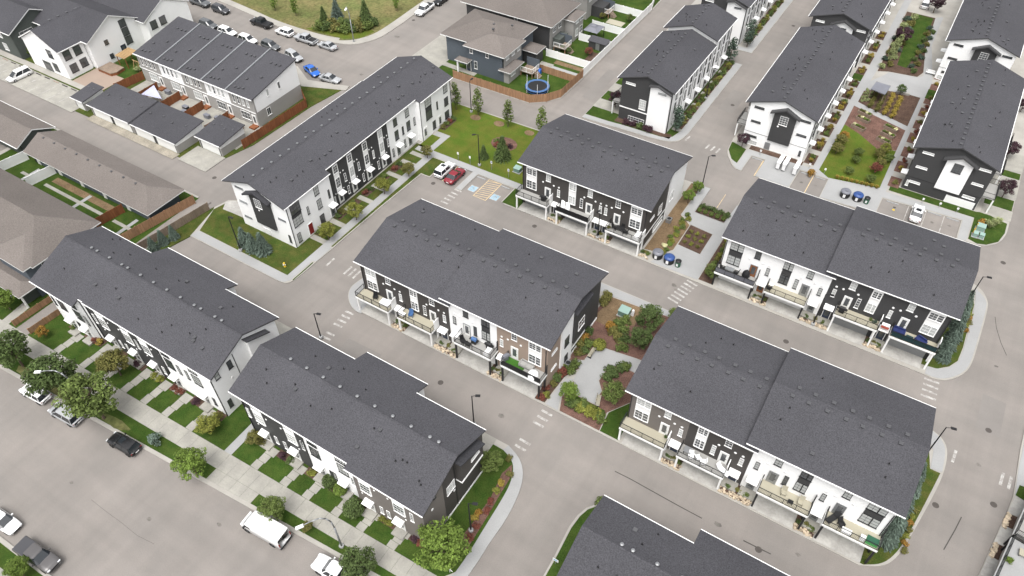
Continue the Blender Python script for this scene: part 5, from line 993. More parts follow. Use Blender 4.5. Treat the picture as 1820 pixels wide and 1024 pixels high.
for j in range(4):
    for i in range(9):
        shrub((-7.6+j*1.5+.2*(i%2),142.9+i*.95-j*.35+ (0 if j else .4)),0.85,'ornamental grass clump in the striped planting bed',['leaf_olive','leaf_olive','leaf_gold','leaf_gold'][j],'tuft',group='striped grass bed')
for i in range(10): shrub((-9.4+.5*(i%3),144.9+.5*i),.5,'plant beside the pergola','leaf_pale',group='pale plants by the pergola')
for i,yy in enumerate((120.2,121.6,124.9,126.2,127.5,130,131.4,132.7,135.1,136.4,137.8,140.3,141.6,142.8,145,146.3,147.6,150,151.2,156,157.3,161,162.4,163.6,166.8,168.2,169.6,173,174.5)):
    shrub((-12.1,yy),.75,'clump in the beds along the white row doors',['leaf_gold','leaf_mid','leaf_olive','leaf_gold'][i%4],['tuft','shrub'][i%2],group='clumps along the white row'); 
    if i%2==0: shrub((2.0,yy+1.5),.65,'small shrub in the red mulch beds beside the dark-gabled row',['leaf_olive','leaf_red','leaf_gold'][i%3],group='clumps along the dark row')
for i in range(24): shrub((-36.6+.35*(i%2),118.4+i*1.17 if i<24 else 0),.75,'shrub in the small beds along the white entrances',['leaf_mid','leaf_olive','leaf_yellow','leaf_dark','leaf_mid'][i%5],group='entrance bed shrubs')
for i in range(24): shrub((-36.6+.35*(i%2),156+i*1.3),.75,'shrub in the far entrance beds at the top edge',['leaf_mid','leaf_olive','leaf_yellow','leaf_dark'][i%4],group='far entrance bed shrubs')
for x,lf in ((-45.5,'leaf_purple'),(-44.3,'leaf_purple'),(-41.6,'leaf_purple'),(-40.8,'leaf_purple'),(-42.8,'leaf_dark')): shrub((x,113.9),1.0,'shrub along the base of the dark gable',lf,group='purple gable shrubs')
for i in range(16): shrub((-9.0+1.2*(i%2),160+i*1.7),1.0 if i<8 else 1.2,'shrub in the far garden bed',['leaf_pale','leaf_olive','leaf_spruce'][i%3],group='far garden left shrubs')
for i in range(14): shrub((-2.9-.9*(i%2),161.5+i*1.6),.9,'leafy plant right of the far garden lawn',['leaf_dark','leaf_spruce','leaf_olive'][i%3],group='far garden right shrubs')
for i in range(5): tree((-8.4+.5*(i%2),163+i*2.2),.75,'pale columnar aspen in the far garden','leaf_pale',kind='c',group='pale aspens')
for xy,r in (((18.26843252295355,118.84696596909136),1.0),((17.728836167450886,117.87279832534442),.9),((18.733025591634963,119.77913843147961),.9),((17.053961965539585,118.4267537802077),.8)): shrub(xy,r*1.2,'feathery grass at the corner by the mint utility boxes','leaf_pale' ,'tuft',group='feathery corner grass')
shrub((16.50658217167657,118.09161239710292),.9,'orange shrub at the corner by the mint utility boxes','leaf_orange'); shrub((-13.595236886932717,41.25952222430458),1.1,'leafy bush at the roof corner by the bottom lane','leaf_mid'); shrub((-11.07280947240744,116.5305635463798),1.0,'orange shrub at the corner of the white gable','leaf_orange')
# field
tree((-121.2723031436323,117.90851399640832),1.6,'blue spruce standing in the field bushes','leaf_blue',kind='s',name='spruce_tree'); tree((-122.3762329548565,114.70585506602747),1.3,'dark conifer at the left of the field bushes','leaf_dark',kind='s',name='conifer_tree'); tree((-113.21844250533348,118.69208850712187),2.0,'dark conifer at the right of the field bushes','leaf_dark',kind='s',name='conifer_tree')
for i,(a,b_) in enumerate(((572,52),(590,55),(606,57),(622,58),(640,57),(655,52),(664,44))): pass
for i,p_ in enumerate([(-120.99,111.82),(-118.93,112.16),(-117.06,112.68),(-115.37,113.41),(-114.02,114.53),(-112.67,115.65),(-111.65,117.18),(-111.73,119.28),(-119.51,113.95),(-117.4,114.61),(-115.65,115.67),(-114.46,117.01),(-113.49,118.22)]): shrub(p_,1.9,'broad bush in the thicket at the field corner',['leaf_mid','leaf_dark','leaf_olive'][i%3],group='field corner thicket')
for xy,lb in (((-135.9465766804865,112.91153486232967),'leftmost sapling on the dry field'),((-129.81283891946808,113.37783563733754),'second sapling on the dry field'),((-111.49842779779026,127.70774458456935),'young tree on the dry field near the white pickup')): tree(xy,1.1,lb,'leaf_bright',kind='c')
# yards
shrub((-166.3177102952784,70.87657749316408),1.6,'round bush between the dark house and the farmhouse','leaf_mid','ball'); tree((-141.2039685768844,78.00155084281842),1.0,'pale bush in the farmhouse yard','leaf_pale',hs=.6)
for xy,r,lf,lb in (((-69.281481872562,131.46076373544548),.9,'leaf_dark','left slim cedar by the backyard stairs'),((-67.77951311303354,131.25440539303813),.9,'leaf_dark','right slim cedar by the backyard stairs'),((-63.60903842721485,132.6774597111967),1.2,'leaf_red','reddish shrub tree by the small shed'),((-62.75080106424975,150.82229773867425),1.2,'leaf_mid','green shrub inside the white fence corner'),((-68.63198487805461,148.8319094517397),1.0,'leaf_olive','olive shrub in the second backyard')): tree(xy,r,lb,lf,hs=.8)
# ================================================================ vehicles
def loft(st,nc=9):      # st: (x, halfwidth, z0, ztop, crown)
    b=MB(); rings=[]
    for x,w,z0,z1,cr in st:
        P=[(0,z0),(w*.82,z0),(w*.97,z0+.14),(w,z0+(z1-z0)*.5),(w*.985,z1-.1),(w*.9,z1),(w*.5,z1+cr*.75),(0,z1+cr)]
        rings.append([(x,yy,z) for yy,z in P]+[(x,-yy,z) for yy,z in P[-2:0:-1]])
    n=len(rings[0]); V=[v for r_ in rings for v in r_]; F=[]
    for i in range(len(rings)-1):
        for j in range(n): F.append([i*n+j,(i+1)*n+j,(i+1)*n+(j+1)%n,i*n+(j+1)%n])
    F.append(list(range(n))[::-1]); F.append([len(V)-n+j for j in range(n)])
    return b.add(V,[f[::-1] for f in F])
CARS={ # L,W, body stations, cabin (base x0,x1,zb ; top x0,x1,zt), wheelbase half, wheel r
 'sedan':dict(st=[(-2.32,.66,.45,.72,.02),(-2.25,.84,.3,.9,.03),(-1.6,.91,.2,1.0,.04),(0,.92,.2,.95,.04),(1.2,.91,.2,.92,.05),(1.9,.87,.22,.82,.05),(2.25,.78,.3,.68,.04),(2.35,.55,.4,.58,.02)],cab=(-1.75,1.15,.95,-.85,.25,1.45),wb=1.4,wr=.33),
 'suv':dict(st=[(-2.3,.7,.5,.85,.02),(-2.24,.86,.34,1.02,.02),(-1.5,.93,.25,1.08,.03),(0,.94,.25,1.06,.03),(1.0,.93,.25,1.05,.05),(1.8,.89,.28,.98,.05),(2.2,.82,.36,.8,.04),(2.3,.6,.45,.68,.02)],cab=(-2.2,1.15,1.04,-1.9,.3,1.7),wb=1.4,wr=.37),
 'minivan':dict(st=[(-2.5,.7,.5,.9,.02),(-2.45,.9,.3,1.05,.02),(-1.5,.97,.22,1.08,.03),(0,.98,.22,1.06,.03),(1.3,.97,.22,1.02,.05),(2.1,.9,.26,.9,.05),(2.45,.8,.36,.72,.04),(2.55,.6,.45,.62,.02)],cab=(-2.4,1.65,1.04,-2.15,.5,1.78),wb=1.5,wr=.36),
 'pickup':dict(st=[(-2.9,.95,.55,1.12,.0),(-2.8,.98,.42,1.15,.0),(-1.0,1.0,.38,1.15,.0),(0,1.0,.36,1.15,.02),(1.3,1.0,.36,1.16,.05),(2.4,.97,.4,1.12,.05),(2.8,.92,.48,.98,.03),(2.9,.8,.55,.85,.02)],cab=(-.95,1.5,1.13,-.75,.75,1.9),wb=1.85,wr=.42)}
def cab_mesh(c,w,z0f=.0):
    x0,x1,zb,t0,t1,zt=c; wb_,wt=w*.93,w*.72; b=MB()
    B=[(x0,-wb_*.9,zb),(x0+.1,-wb_,zb),(x1-.25,-wb_,zb),(x1,-wb_*.7,zb),(x1,wb_*.7,zb),(x1-.25,wb_,zb),(x0+.1,wb_,zb),(x0,wb_*.9,zb)]
    T=[(t0,-wt*.88,zt),(t0+.12,-wt,zt),(t1-.15,-wt,zt),(t1,-wt*.78,zt),(t1,wt*.78,zt),(t1-.15,wt,zt),(t0+.12,wt,zt),(t0,wt*.88,zt)]
    b.add(B+T,[[i,(i+1)%8,8+(i+1)%8,8+i] for i in range(8)],0)
    return b,B,T
def make_car(kind,col):
    def lid():
        d=CARS[kind]; return d
    d=CARS[kind]; o={}
    body=cached(('body',kind,col),lambda:loft(d['st']).mesh('body',col,True))
    W=max(s[1] for s in d['st']); b,B,T=cab_mesh(d['cab'],W)
    glass=cached(('glass',kind),lambda:b.mesh('window_glass','car_glass'))
    def roofm():
        r=MB(); t0,t1,zt=d['cab'][3:6]; Tp=[Vector(q) for q in T]; c=sum(Tp,Vector())/8
        top=[q+Vector((0,0,.0)) for q in Tp]; mid=[c+(q-c)*.75+Vector((0,0,.06)) for q in Tp]
        r.add(top+mid,[[i,(i+1)%8,8+(i+1)%8,8+i] for i in range(8)]+[list(range(8,16))])
        low=[q+ (Vector(B[i])-q)*.07 for i,q in enumerate(Tp)]; out=[c+(q-c)*1.012 for q in low]
        r.add([c+(q-c)*1.012 for q in top]+out,[[i,8+i,8+(i+1)%8,(i+1)%8] for i in range(8)])
        def strip(i,w_,f=0):
            q0=Vector(B[i])+(Vector(B[(i+1)%8])-Vector(B[i]))*f; q1=Tp[i]+(Tp[(i+1)%8]-Tp[i])*f; n=Vector((0,math.copysign(.012,q0.y),0)); r.add([q0+n+Vector((-w_,0,0)),q0+n+Vector((w_,0,0)),q1+n+Vector((w_,0,0)),q1+n+Vector((-w_,0,0))],[(0,1,2,3)])
        for i,f in ((1,.0),(1,.5),(2,.0),(5,.0),(5,.5),(6,0)): strip(i,.05 if f else .07,f)
        return r.mesh('roof',col,True)
    roofo=cached(('croof',kind,col),roofm)
    def bedm():
        r=MB(); r.box(-2.75,-1.05,-.82,.82,1.0,1.175); return r.mesh('bed','black')
    def wheel():
        r=MB(); R=d['wr']; r.lathe([(0,-.02),(R*.6,-.0),(R*.62,.1),(R,.08),(R,-.1),(0,-.1)],0,0,14); m=r.mesh('wheel','tyre'); m.transform(Matrix.Rotation(-math.pi/2,4,'X')); return m
    def rim():
        r=MB(); R=d['wr']*.6; r.lathe([(0,.03),(R*.9,.02),(R,.0)],0,0,12); m=r.mesh('rim','rim'); m.transform(Matrix.Rotation(-math.pi/2,4,'X')); return m
    return d,W,body,glass,roofo,cached(('wheel',kind),wheel),cached(('rim',kind),rim),(cached(('bed',),bedm) if kind=='pickup' else None)
def car(xy,ang,kind,col,label,cover=False,roofrack=False):
    d,W,body,glass,ro,wh,ri,bed=make_car(kind,col)
    o=empty({'sedan':'parked_car','suv':'parked_suv','minivan':'parked_minivan','pickup':'pickup_truck'}[kind],(xy[0],xy[1],.01),ang); tag(o,label,'truck' if kind=='pickup' else 'car','parked vehicles')
    put('body',body,o); g=put('window_glass',glass,o); put('roof',ro,o)
    for sx in (1,-1):
        for sy in (1,-1):
            w_=put('wheel',wh,o,(sx*d['wb'],sy*(W-.09),d['wr']),0 if sy>0 else math.pi); put('rim',ri,w_,(0,.01,0))
    xf=d['st'][-2][0]; xr=d['st'][0][0]; zf=d['st'][-2][3]; zr_=d['st'][1][3]
    for sy in (1,-1):
        put('headlight',cached(('hl',kind),lambda:MB().obox(0,0,0,.22,.34,.13,0).mesh('headlight','head_light')),o,(xf-.02,sy*(W*.66),zf-.05)); put('taillight',cached(('tl',kind),lambda:MB().obox(0,0,0,.08,.26,.2).mesh('taillight','tail_light')),o,(xr+.06,sy*W*.74,zr_-.16))
        put('mirror',cached(('mir',col),lambda:MB().obox(0,0,0,.14,.2,.14).mesh('mirror',col)),o,(d['cab'][1]-.55,sy*(W+.08),d['cab'][2]+.08))
    put('number_plate',cached('plate',lambda:MB().obox(0,0,0,.02,.5,.14).mesh('number_plate','trim')),o,(xr-.015,0,.62))
    put('grille',cached(('gr',kind),lambda:MB().obox(0,0,0,.06,.9,.2).mesh('grille','black')),o,(d['st'][-1][0]-.02,0,.5 if kind!='pickup' else .72))
    if bed:
        if cover: put('bed_cover',cached(('bc',col),lambda:MB().box(-2.8,-1.0,-.88,.88,1.14,1.2).mesh('bed_cover','car_charcoal')),o)
        else: put('bed',bed,o)
    if roofrack: put('sunroof',cached(('sun',kind),lambda:MB().box(-.6,.1,-.42,.42,d['cab'][5]+.045,d['cab'][5]+.068).mesh('sunroof','car_glass')),o)
    return o
PI=math.pi; SA=.0696
for a in (
 ((-85.00981275765757,15.731210173516699),SA+PI,'suv','car_white','white crossover with dark sunroof parked under the boulevard trees',0,1),
 ((-78.63978255002537,15.780095061124106),SA+PI,'minivan','car_silver','silver grey wagon parked behind the white crossover'),
 ((-68.45214828723965,16.80729435441509),SA+PI,'suv','car_black','black crossover parked alone at the kerb',0,1),
 ((-34.76444816833785,18.35667896691303),SA+PI,'pickup','car_white','white truck half hidden by the tree at the bottom edge',1),
 ((-71.94821934895258,2.5807523850616283),SA,'sedan','car_white','white car cut by the left edge facing the dark pickup'),
 ((-64.69200201707963,2.135985405366975),SA,'pickup','car_dkgrey','dark grey pickup with chrome front at the bottom left',1),
 ((-160.31519238107632,63.52253078158074),-PI/2-.05,'minivan','car_white','white minivan in the angled parking stalls by the farmhouse'),
 ((-153.47309945931568,105.9646324606266),0,'pickup','car_grey','grey off-road pickup second from the top edge'),((-159.1070803745811,106.30864280376214),0,'suv','car_black','dark vehicle cut by the top edge'),
 ((-146.41810416665638,105.91837729668646),0,'suv','car_charcoal','charcoal SUV with light roof rails on the far street'),
 ((-133.51783182320335,106.0830744059246),PI,'pickup','car_black','black pickup on the far street'),
 ((-126.04860971454048,105.72868966791765),PI,'suv','car_white','white SUV between two pickups on the far street'),
 ((-119.66729913370497,105.75305409478588),PI,'pickup','car_silver','silver pickup with open bed on the far street'),
 ((-113.78840487974455,106.14710902076803),PI,'sedan','car_silver','beige-silver sedan nearest the bend of the far street'),
 ((-105.63208838171875,130.60452999935984),-PI/2+.05,'pickup','car_white','white pickup on the street past the bend'),((-105.18695352764823,136.5216148336495),-PI/2+.05,'suv','car_black','black SUV at the top edge behind the white pickup'),
 ((-143.27860687460307,99.24046148705412),0,'suv','car_grey','grey SUV half hidden behind the ribbed roof'),((-136.99265022718774,99.09372201086958),0,'suv','car_white','first white car behind the ribbed roof'),((-130.48376159547786,98.9003857468393),0,'suv','car_white','second white car behind the ribbed roof'),
 ((-124.3,99.6),-.04,'suv','car_grey','grey car at the corner behind the ribbed roof'),((-116.8,98.9),-.2,'suv','car_silver','silver SUV beside the white end wall of the ribbed row'),
 ((-109.6,96.6),-.33,'sedan','car_blue','bright blue hatchback at the street corner'),((-104.3,96.2),.12,'sedan','car_silver','silver sedan right behind the blue hatchback'),
 ((-66.5,83.6),PI/2,'suv','car_white','white car beside the red sedan in the parking court',0,1),((-64.0,83.2),PI/2,'sedan','car_red','dark red sedan in the parking court',0,0),
 ((7.0,114.9),PI/2,'sedan','car_white','white glass-roofed sedan alone in the stalls at the right',0,1),
 ((-6.887856182060104,193.64101362748707),PI/2,'suv','car_white','white car parked beyond the far garden at the top edge')): car(*a)
def van(xy,ang,label):
    o=empty('delivery_van',(xy[0],xy[1],.01),ang); tag(o,label,'van','parked vehicles')
    st=[(-3.0,.9,.45,2.35,.02),(-2.95,1.0,.4,2.5,.06),(-1.5,1.02,.35,2.52,.08),(0,1.02,.35,2.52,.08),(1.3,1.01,.35,2.5,.08),(1.75,1.0,.35,2.3,.08),(2.3,.98,.35,1.45,.06),(2.75,.93,.4,1.1,.05),(2.98,.8,.5,.9,.03)]
    put('body',loft(st).mesh('body','car_white',True),o)
    q=MB(); q.add([(1.84,-.86,2.2),(1.84,.86,2.2),(2.36,.9,1.42),(2.36,-.9,1.42)],[(0,3,2,1)]); put('windscreen',q.mesh('windscreen','car_glass'),o,(.03,0,.07))
    for sy in (1,-1):
        put('side_window',MB().obox(0,0,0,.85,.02,.55,0).mesh('side_window','car_glass'),o,(1.5,sy*1.0,1.75)); put('taillight',MB().obox(0,0,0,.06,.12,.7).mesh('taillight','tail_light'),o,(-3.0,sy*.9,1.25)); put('headlight',MB().obox(0,0,0,.3,.2,.25).mesh('headlight','head_light'),o,(2.72,sy*.78,.98)); put('mirror',MB().obox(0,0,0,.15,.22,.3).mesh('mirror','black'),o,(1.95,sy*1.15,1.55))
        for sx in (1.95,-1.75): w_=put('wheel',cached(('wheel','pickup'),None),o,(sx,sy*.93,.38),0 if sy>0 else PI); put('rim',cached(('rim','pickup'),None),w_,(0,.01,0))
    for yy in (-.45,.45): put('rear_window',MB().obox(0,0,0,.02,.55,.3).mesh('rear_window','car_glass'),o,(-3.0,yy,1.95))
    put('number_plate',CACHE['plate'],o,(-3.03,.0,.75)); put('bumper',MB().obox(0,0,0,.15,1.9,.2).mesh('bumper','black'),o,(-3.02,0,.45))
van((-45.035120040434165,17.81082863886176),SA+PI,'large white delivery van parked at the kerb')

# ================================================================ lamps
def lamp(xy,h,ang,label,z=.13):
    o=empty('street_lamp',(xy[0],xy[1],z),ang); tag(o,label,'street lamp','black pole lamps')
    put('pole',cached(('pole',round(h,1)),lambda:MB().path([(0,0,.35),(0,0,h)],[.1,.065],8).mesh('pole','black')),o)
    put('base',cached('lbase',lambda:MB().lathe([(.3,0),(.3,.33),(.24,.38),(0,.38)],0,0,12).mesh('base','concrete')),o)
    hd=put('lamp_head',cached('lhead',lambda:MB().tube((0,0,-.05),(.45,0,.12),.04,.04,6).obox(.75,0,.13,.62,.32,.1).mesh('lamp_head','black')),o,(0,0,h))
    put('lens',cached('llens',lambda:MB().box(.5,.98,-.11,.11,.065,.078).mesh('lens','plastic_white')),hd)
    return o
for xy,h,a,lb in (((-82.5,50.1),7.2,0,'tall black lamp on the lawn strip below the spruces'),((-59.4,43.2),5.2,.3,'black lamp behind the corner of the nearest street row'),((-35.5,82.4),6.0,-1.57,'black lamp standing before the charcoal row doors'),((-62.3,88.4),6.6,-2.4,'black lamp between the park lawn and the red sedan'),((-73.1,101.8),6.7,1.6,'black lamp at the top of the park lawn beside the lane'),((-.6,82.2),6.4,.2,'black lamp between the white and dark deck units'),((-25,30.4),6.6,.4,'black lamp in the curved corner bed'),((-47.2,116.9),4.6,1.6,'short black lamp against the dark gable'),((-35.9,129.9),6.7,0,'black lamp in the entrance beds of the white row'),((-26,103.2),6.7,.5,'black lamp by two young trees at the north parking'),((17.4,67.7),6.9,.2,'black lamp leaning over the right crosswalk corner'),((-32.7,42.5),6.4,.5,'black lamp rising behind the long dark roof by the lane'),((17.3,97.4),6.2,.2,'black lamp above the spruces at the right road')): lamp(xy,h,a,lb)
def mast(xy,h,ang,reach,label):
    o=empty('street_lamp',(xy[0],xy[1],.13),ang); tag(o,label,'street lamp','grey curved street lamps')
    put('pole',MB().path([(0,0,0),(0,0,h*.62),(.12,0,h*.8),(.5,0,h*.93),(1.1,0,h),(reach*.75,0,h-.05),(reach,0,h-.25)],[.13,.1,.09,.08,.07,.06,.05],8).mesh('pole','grey_metal',True),o)
    put('lamp_head',MB().obox(reach+.35,0,h-.33,.85,.36,.16,0,0,0,.12).mesh('lamp_head','plastic_white'),o); put('base',MB().lathe([(.3,0),(.3,.25),(0,.25)],0,0,10).mesh('base','concrete'),o)
mast((-36.5,21.1),7.7,-2.2,2.9,'grey street lamp with a curved arm beside the white van'); mast((-77.75586090030518,18.290401117815183),7.6,-2.6,3.0,'grey curved street lamp among the boulevard trees'); mast((-110.7,111.2),8.4,-1.2,1.0,'grey street lamp at the field corner')
# ================================================================ fences
def fence(label,P,h,m,kind='wood',seg=2.4,z=.13,group=None):
    o=empty('fence',(P[0][0],P[0][1],z)); tag(o,label,'fence',group)
    for (x0,y0),(x1,y1) in zip(P[:-1],P[1:]):
        L=math.hypot(x1-x0,y1-y0); n=max(1,round(L/seg)); a=math.atan2(y1-y0,x1-x0); s=round(L/n,2)
        def pan(s=s):
            b=MB()
            if kind=='wood':
                k=int(s/.15); w=s/k
                for i in range(k): b.box(i*w+.004,(i+1)*w-.004,-.012+.006*(i%2),.012+.006*(i%2),.04,h+random.uniform(-.015,.015))
                b.box(0,s,.02,.06,.35,.44); b.box(0,s,.02,.06,h-.4,h-.31)
            else:
                k=int(s/.2); w=s/k
                for i in range(k): b.box(i*w+.003,(i+1)*w-.003,-.02,.02,.1,h-.1)
                b.box(0,s,-.045,.045,h-.12,h); b.box(0,s,-.045,.045,.02,.14)
            return b.mesh('panel',m)
        for i in range(n): put('panel',cached(('fp',s,h,m,kind),pan),o,(x0+(x1-x0)*i/n-P[0][0],y0+(y1-y0)*i/n-P[0][1],0),a)
        for i in range(n+1): put('post',cached(('fpost',h,m),lambda:MB().box(-.07,.07,-.07,.07,0,h+.08).mesh('post',m)),o,(x0+(x1-x0)*i/n-P[0][0],y0+(y1-y0)*i/n-P[0][1],0),a)
    return o
fence('reddish wood fence along the lane beside the ribbed-roof row',[(-102.2,70),(-101.6,86.2)],1.9,'wood_red'); fence('short reddish fence behind the white end wall of the ribbed row',[(-101.7,86.4),(-104.4,88.3)],2.0,'wood_red')
for x,lb in ((-131.8,'first'),(-125.2,'second'),(-118.6,'third'),(-111.6,'fourth')): fence(lb+' reddish yard divider from the left behind the alley garages',[(x,69.8),(x,75.4)],1.8,'wood_red',z=.12)
fence('reddish wood fence between the farmhouse yard and first backyard',[(-138.6,70.5),(-137.6,76.6)],1.8,'wood_red',z=.12)
fence('orange-brown wood fence across the strip of small lawns',[(-106.8,41.5),(-106.1,46.6)],1.8,'wood_red'); fence('brown wood fence on the left of the fenced path',[(-99.9,41.5),(-97.7,54.4)],1.8,'wood_fence'); fence('weathered wood fence on the right of the fenced path beside small spruces',[(-96.1,41.6),(-94.4,54.5)],1.6,'wood_grey')
fence('white vinyl fence at the left end of the small lawns',[(-134.2,42.4),(-133.3,47.2)],1.9,'trim','vinyl'); fence('second white vinyl fence across the small lawns',[(-126.1,42.4),(-125.4,47.2)],1.9,'trim','vinyl')
fence('low brown fence left of the path at the street end',[(-98.7,21.6),(-98.45,27.6)],1.15,'wood_fence',seg=2); fence('low brown fence right of the path at the street end',[(-95.4,21.9),(-95.1,26.8)],1.15,'wood_fence',seg=2)
fence('cedar wood fence around the trampoline yard',[(-83.2,110.25),(-65.05,110.45),(-62.4,112.5),(-60.75,115.4),(-60.55,124.2)],1.8,'wood_fence'); fence('cedar divider fence behind the trampoline',[(-71.2,121.8),(-60.8,121.6)],1.6,'wood_fence')
fence('long white vinyl fence along the lane of backyards',[(-60.65,124.4),(-60.85,158.8),(-62,162.8)],1.8,'trim','vinyl')
for yy,x,lb in ((127.9,-71.3,'nearest the trampoline'),(137.6,-68.6,'beside the dark shed and gazebo'),(144.3,-68.8,'in the middle of the backyards'),(154,-68.5,'farthest up the lane')): fence('white vinyl yard divider '+lb,[(x,yy),(-60.9,yy)],1.7,'trim','vinyl',group='white yard dividers')
# ================================================================ yard things
def thing(name,label,cat,loc,rz=0,group=None): return tag(empty(name,loc,rz),label,cat,group)
tx,ty=(-66.21769598031113,115.46900882823925)
t=thing('trampoline','round trampoline with a blue edge pad inside the cedar fence','trampoline',(tx,ty,.15)); t.scale=(1.13,1.13,1.0); put('mat',MB().lathe([(0,.78),(1.75,.8)],0,0,24).mesh('mat','black'),t); put('edge_pad',MB().lathe([(1.72,.8),(1.76,.87),(2.15,.87),(2.2,.78),(2.15,.72)],0,0,24).mesh('edge_pad','blue_cover'),t)
for i in range(6): a=i*1.047; put('pole',MB().tube((2.15*math.cos(a),2.15*math.sin(a),0),(2.15*math.cos(a),2.15*math.sin(a),2.5),.045).mesh('pole','plastic_white'),t)
put('base_ring',MB().lathe([(2.1,.3),(2.16,.3),(2.16,.42),(2.1,.42),(2.1,.3)],0,0,24).mesh('base_ring','bin_blue'),t)
bx,by=(-68.85809370381985,120.41106798646443); t=thing('play_slide','small blue plastic slide behind the trampoline','toy',(bx,by,.15)); put('slide',MB().ext([(-.3,-.7,0),(-.3,.3,1.1),(-.3,.7,1.1),(-.3,.7,0)],(.6,0,0)).mesh('slide','car_blue'),t); put('ladder',MB().box(-.25,.25,.72,.8,0,1.2).mesh('ladder','navy'),t)
t=thing('gazebo','grey square-roofed gazebo with dark frame in the middle backyard','gazebo',(-66.1,138.7+.9,.15)); q=MB(); q.add([(-1.7,-1.9,2.5),(1.7,-1.9,2.5),(1.7,1.9,2.5),(-1.7,1.9,2.5),(0,0,3.3)],[(0,1,4),(1,2,4),(2,3,4),(3,0,4),(3,2,1,0)]); put('roof',q.mesh('roof','bin_grey'),t)
q=MB(); q.add([(-.6,-.6,3.2),(.6,-.6,3.2),(.6,.6,3.2),(-.6,.6,3.2),(0,0,3.55)],[(0,1,4),(1,2,4),(2,3,4),(3,0,4),(3,2,1,0)]); put('top_vent',q.mesh('top_vent','bin_grey'),t)
for sx in (-1.6,1.6):
    for sy in (-1.8,1.8): put('post',MB().box(sx-.06,sx+.06,sy-.06,sy+.06,0,2.5).mesh('post','black'),t)
t=thing('shed','low dark garden shed against the white fence','shed',(-63,136.3,.15)); put('wall',MB().box(-2.2,1.9,-.7,.8,0,1.8).mesh('wall','dark'),t); put('roof',MB().ext([(-2.4,-.9,1.8),(-2.4,1,2.2),(-2.4,1,2.1),(-2.4,-.9,1.7)],(4.5,0,0)).mesh('roof','shingle'),t); put('door',MB().box(-.5,.4,-.75,-.71,.05,1.7).mesh('door','grey_metal'),t)
def patio(label,xy,w,d,m='concrete'): 
    area('patio',rect(xy[0]-w/2,xy[0]+w/2,xy[1]-d/2,xy[1]+d/2),.15,.18,m)
patio('',(-69.5,124.2),3,2.6,'concrete_warm'); patio('',(-65,124.3),6,1.3,'concrete'); patio('',(-65.2,148.8),4,2.2,'deck_tan'); area('mulch_bed',rect(-68.5,-61.2,126,127.4),.15,.17,'mulch_tan'); area('mulch_bed',rect(-63.6,-61.2,130,134.5),.15,.175,'mulch_brown')
for x,yy,lb in ((-70.5,119.6,'dark covered deck beside the trampoline yard'),(-69.6,131.8,'dark backyard deck with wooden stairs'),(-68.9,151.0,'far backyard deck under the top edge')):
    t=thing('backyard_deck',lb,'deck',(x,yy,.15)); put('floor',MB().box(-1.5,1.5,-1.4,1.4,1.0,1.15).mesh('floor','wood_grey'),t); put('railing',rail_mesh([(-1.4,-1.4),(1.4,-1.4),(1.4,1.4)],1.0).mesh('railing','trim'),t,(0,0,1.15)); put('privacy_wall',MB().box(-1.5,1.5,1.38,1.46,1.1,3.0).mesh('privacy_wall','slate'),t)
    for i in range(4): put('stair',MB().box(1.5+i*.28,1.78+i*.28,-.6,.6,0,.95-i*.24).mesh('stair','wood_grey'),t)
    for sx in (-1.35,1.35): put('post',MB().box(sx-.07,sx+.07,-1.35,-1.21,0,1.0).mesh('post','wood_fence'),t)
# farmhouse yard
t=thing('wooden_deck','curved brown wooden deck against the farmhouse wall','deck',(-147,75.2,.12)); put('floor',MB().prism([(-1.5,-1.5),(2.6,-1.5),(3.2,-.4),(3,1.6),(-1.5,1.6)],.55,.7).mesh('floor','wood_grey'),t); put('skirt',MB().prism([(-1.48,-1.48),(2.58,-1.48),(3.17,-.4),(2.97,1.58),(-1.48,1.58)],0,.55).mesh('skirt','wood_red'),t)
t=thing('pergola','light wooden slatted pergola roof in the farmhouse yard','pergola',(-145.3,79.2,.12))
for i in range(9): put('slat',cached('pslat',lambda:MB().box(-1.5,1.5,-.16,.16,2.3,2.4).mesh('slat','wood_light')),t,(0,-1.6+i*.4,.02*i))
for sx in (-1.35,1.35):
    for sy in (-1.5,1.5): put('post',cached('ppost',lambda:MB().box(-.07,.07,-.07,.07,0,2.3).mesh('post','wood_red')),t,(sx,sy,0))
t=thing('play_set','small wooden play set with a white slide on the farmhouse lawn','play set',(-141.8,78.6,.12))
for sx in (-.8,.8): put('leg',MB().path([(sx,-.6,0),(sx,0,1.9),(sx,.6,0)],.07).mesh('leg','wood_light'),t)
put('beam',MB().tube((-1.2,0,1.9),(1.2,0,1.9),.07).mesh('beam','wood_light'),t); put('slide',MB().ext([(1.0,-.2,1.2),(2.4,-.2,.1),(2.4,-.2,.18),(1.0,-.2,1.28)],(0,.5,0)).mesh('slide','plastic_white'),t)
t=thing('shade_sail','pale violet shade sail over a backyard behind the alley garages','shade sail',(-128.3,72.6,.12)); q=MB(); q.add([(-2.6,1.6,2.0),(-2.2,-1.9,1.9),(2.8,-1.0,2.0),(-.6,-.3,1.85)],[(0,1,3),(1,2,3),(2,0,3)]); put('cloth',q.mesh('cloth','sail'),t)
for p_ in ((-2.6,1.4,2.35),(-1.6,-1.6,2.05),(2.6,-1.2,2.25)): put('pole',MB().tube((p_[0],p_[1],0),p_,.05).mesh('pole','wood_red'),t)
t=thing('paddling_pool','round light blue paddling pool in the first backyard','pool',(-132.6,74.0,.12)); put('wall',MB().lathe([(.9,0),(1.0,.15),(.95,.32),(.85,.3),(.85,.05)],0,0,16).mesh('wall','plastic_white',True),t); put('water',MB().lathe([(0,.22),(.86,.22)],0,0,16).mesh('water','pale_blue'),t)
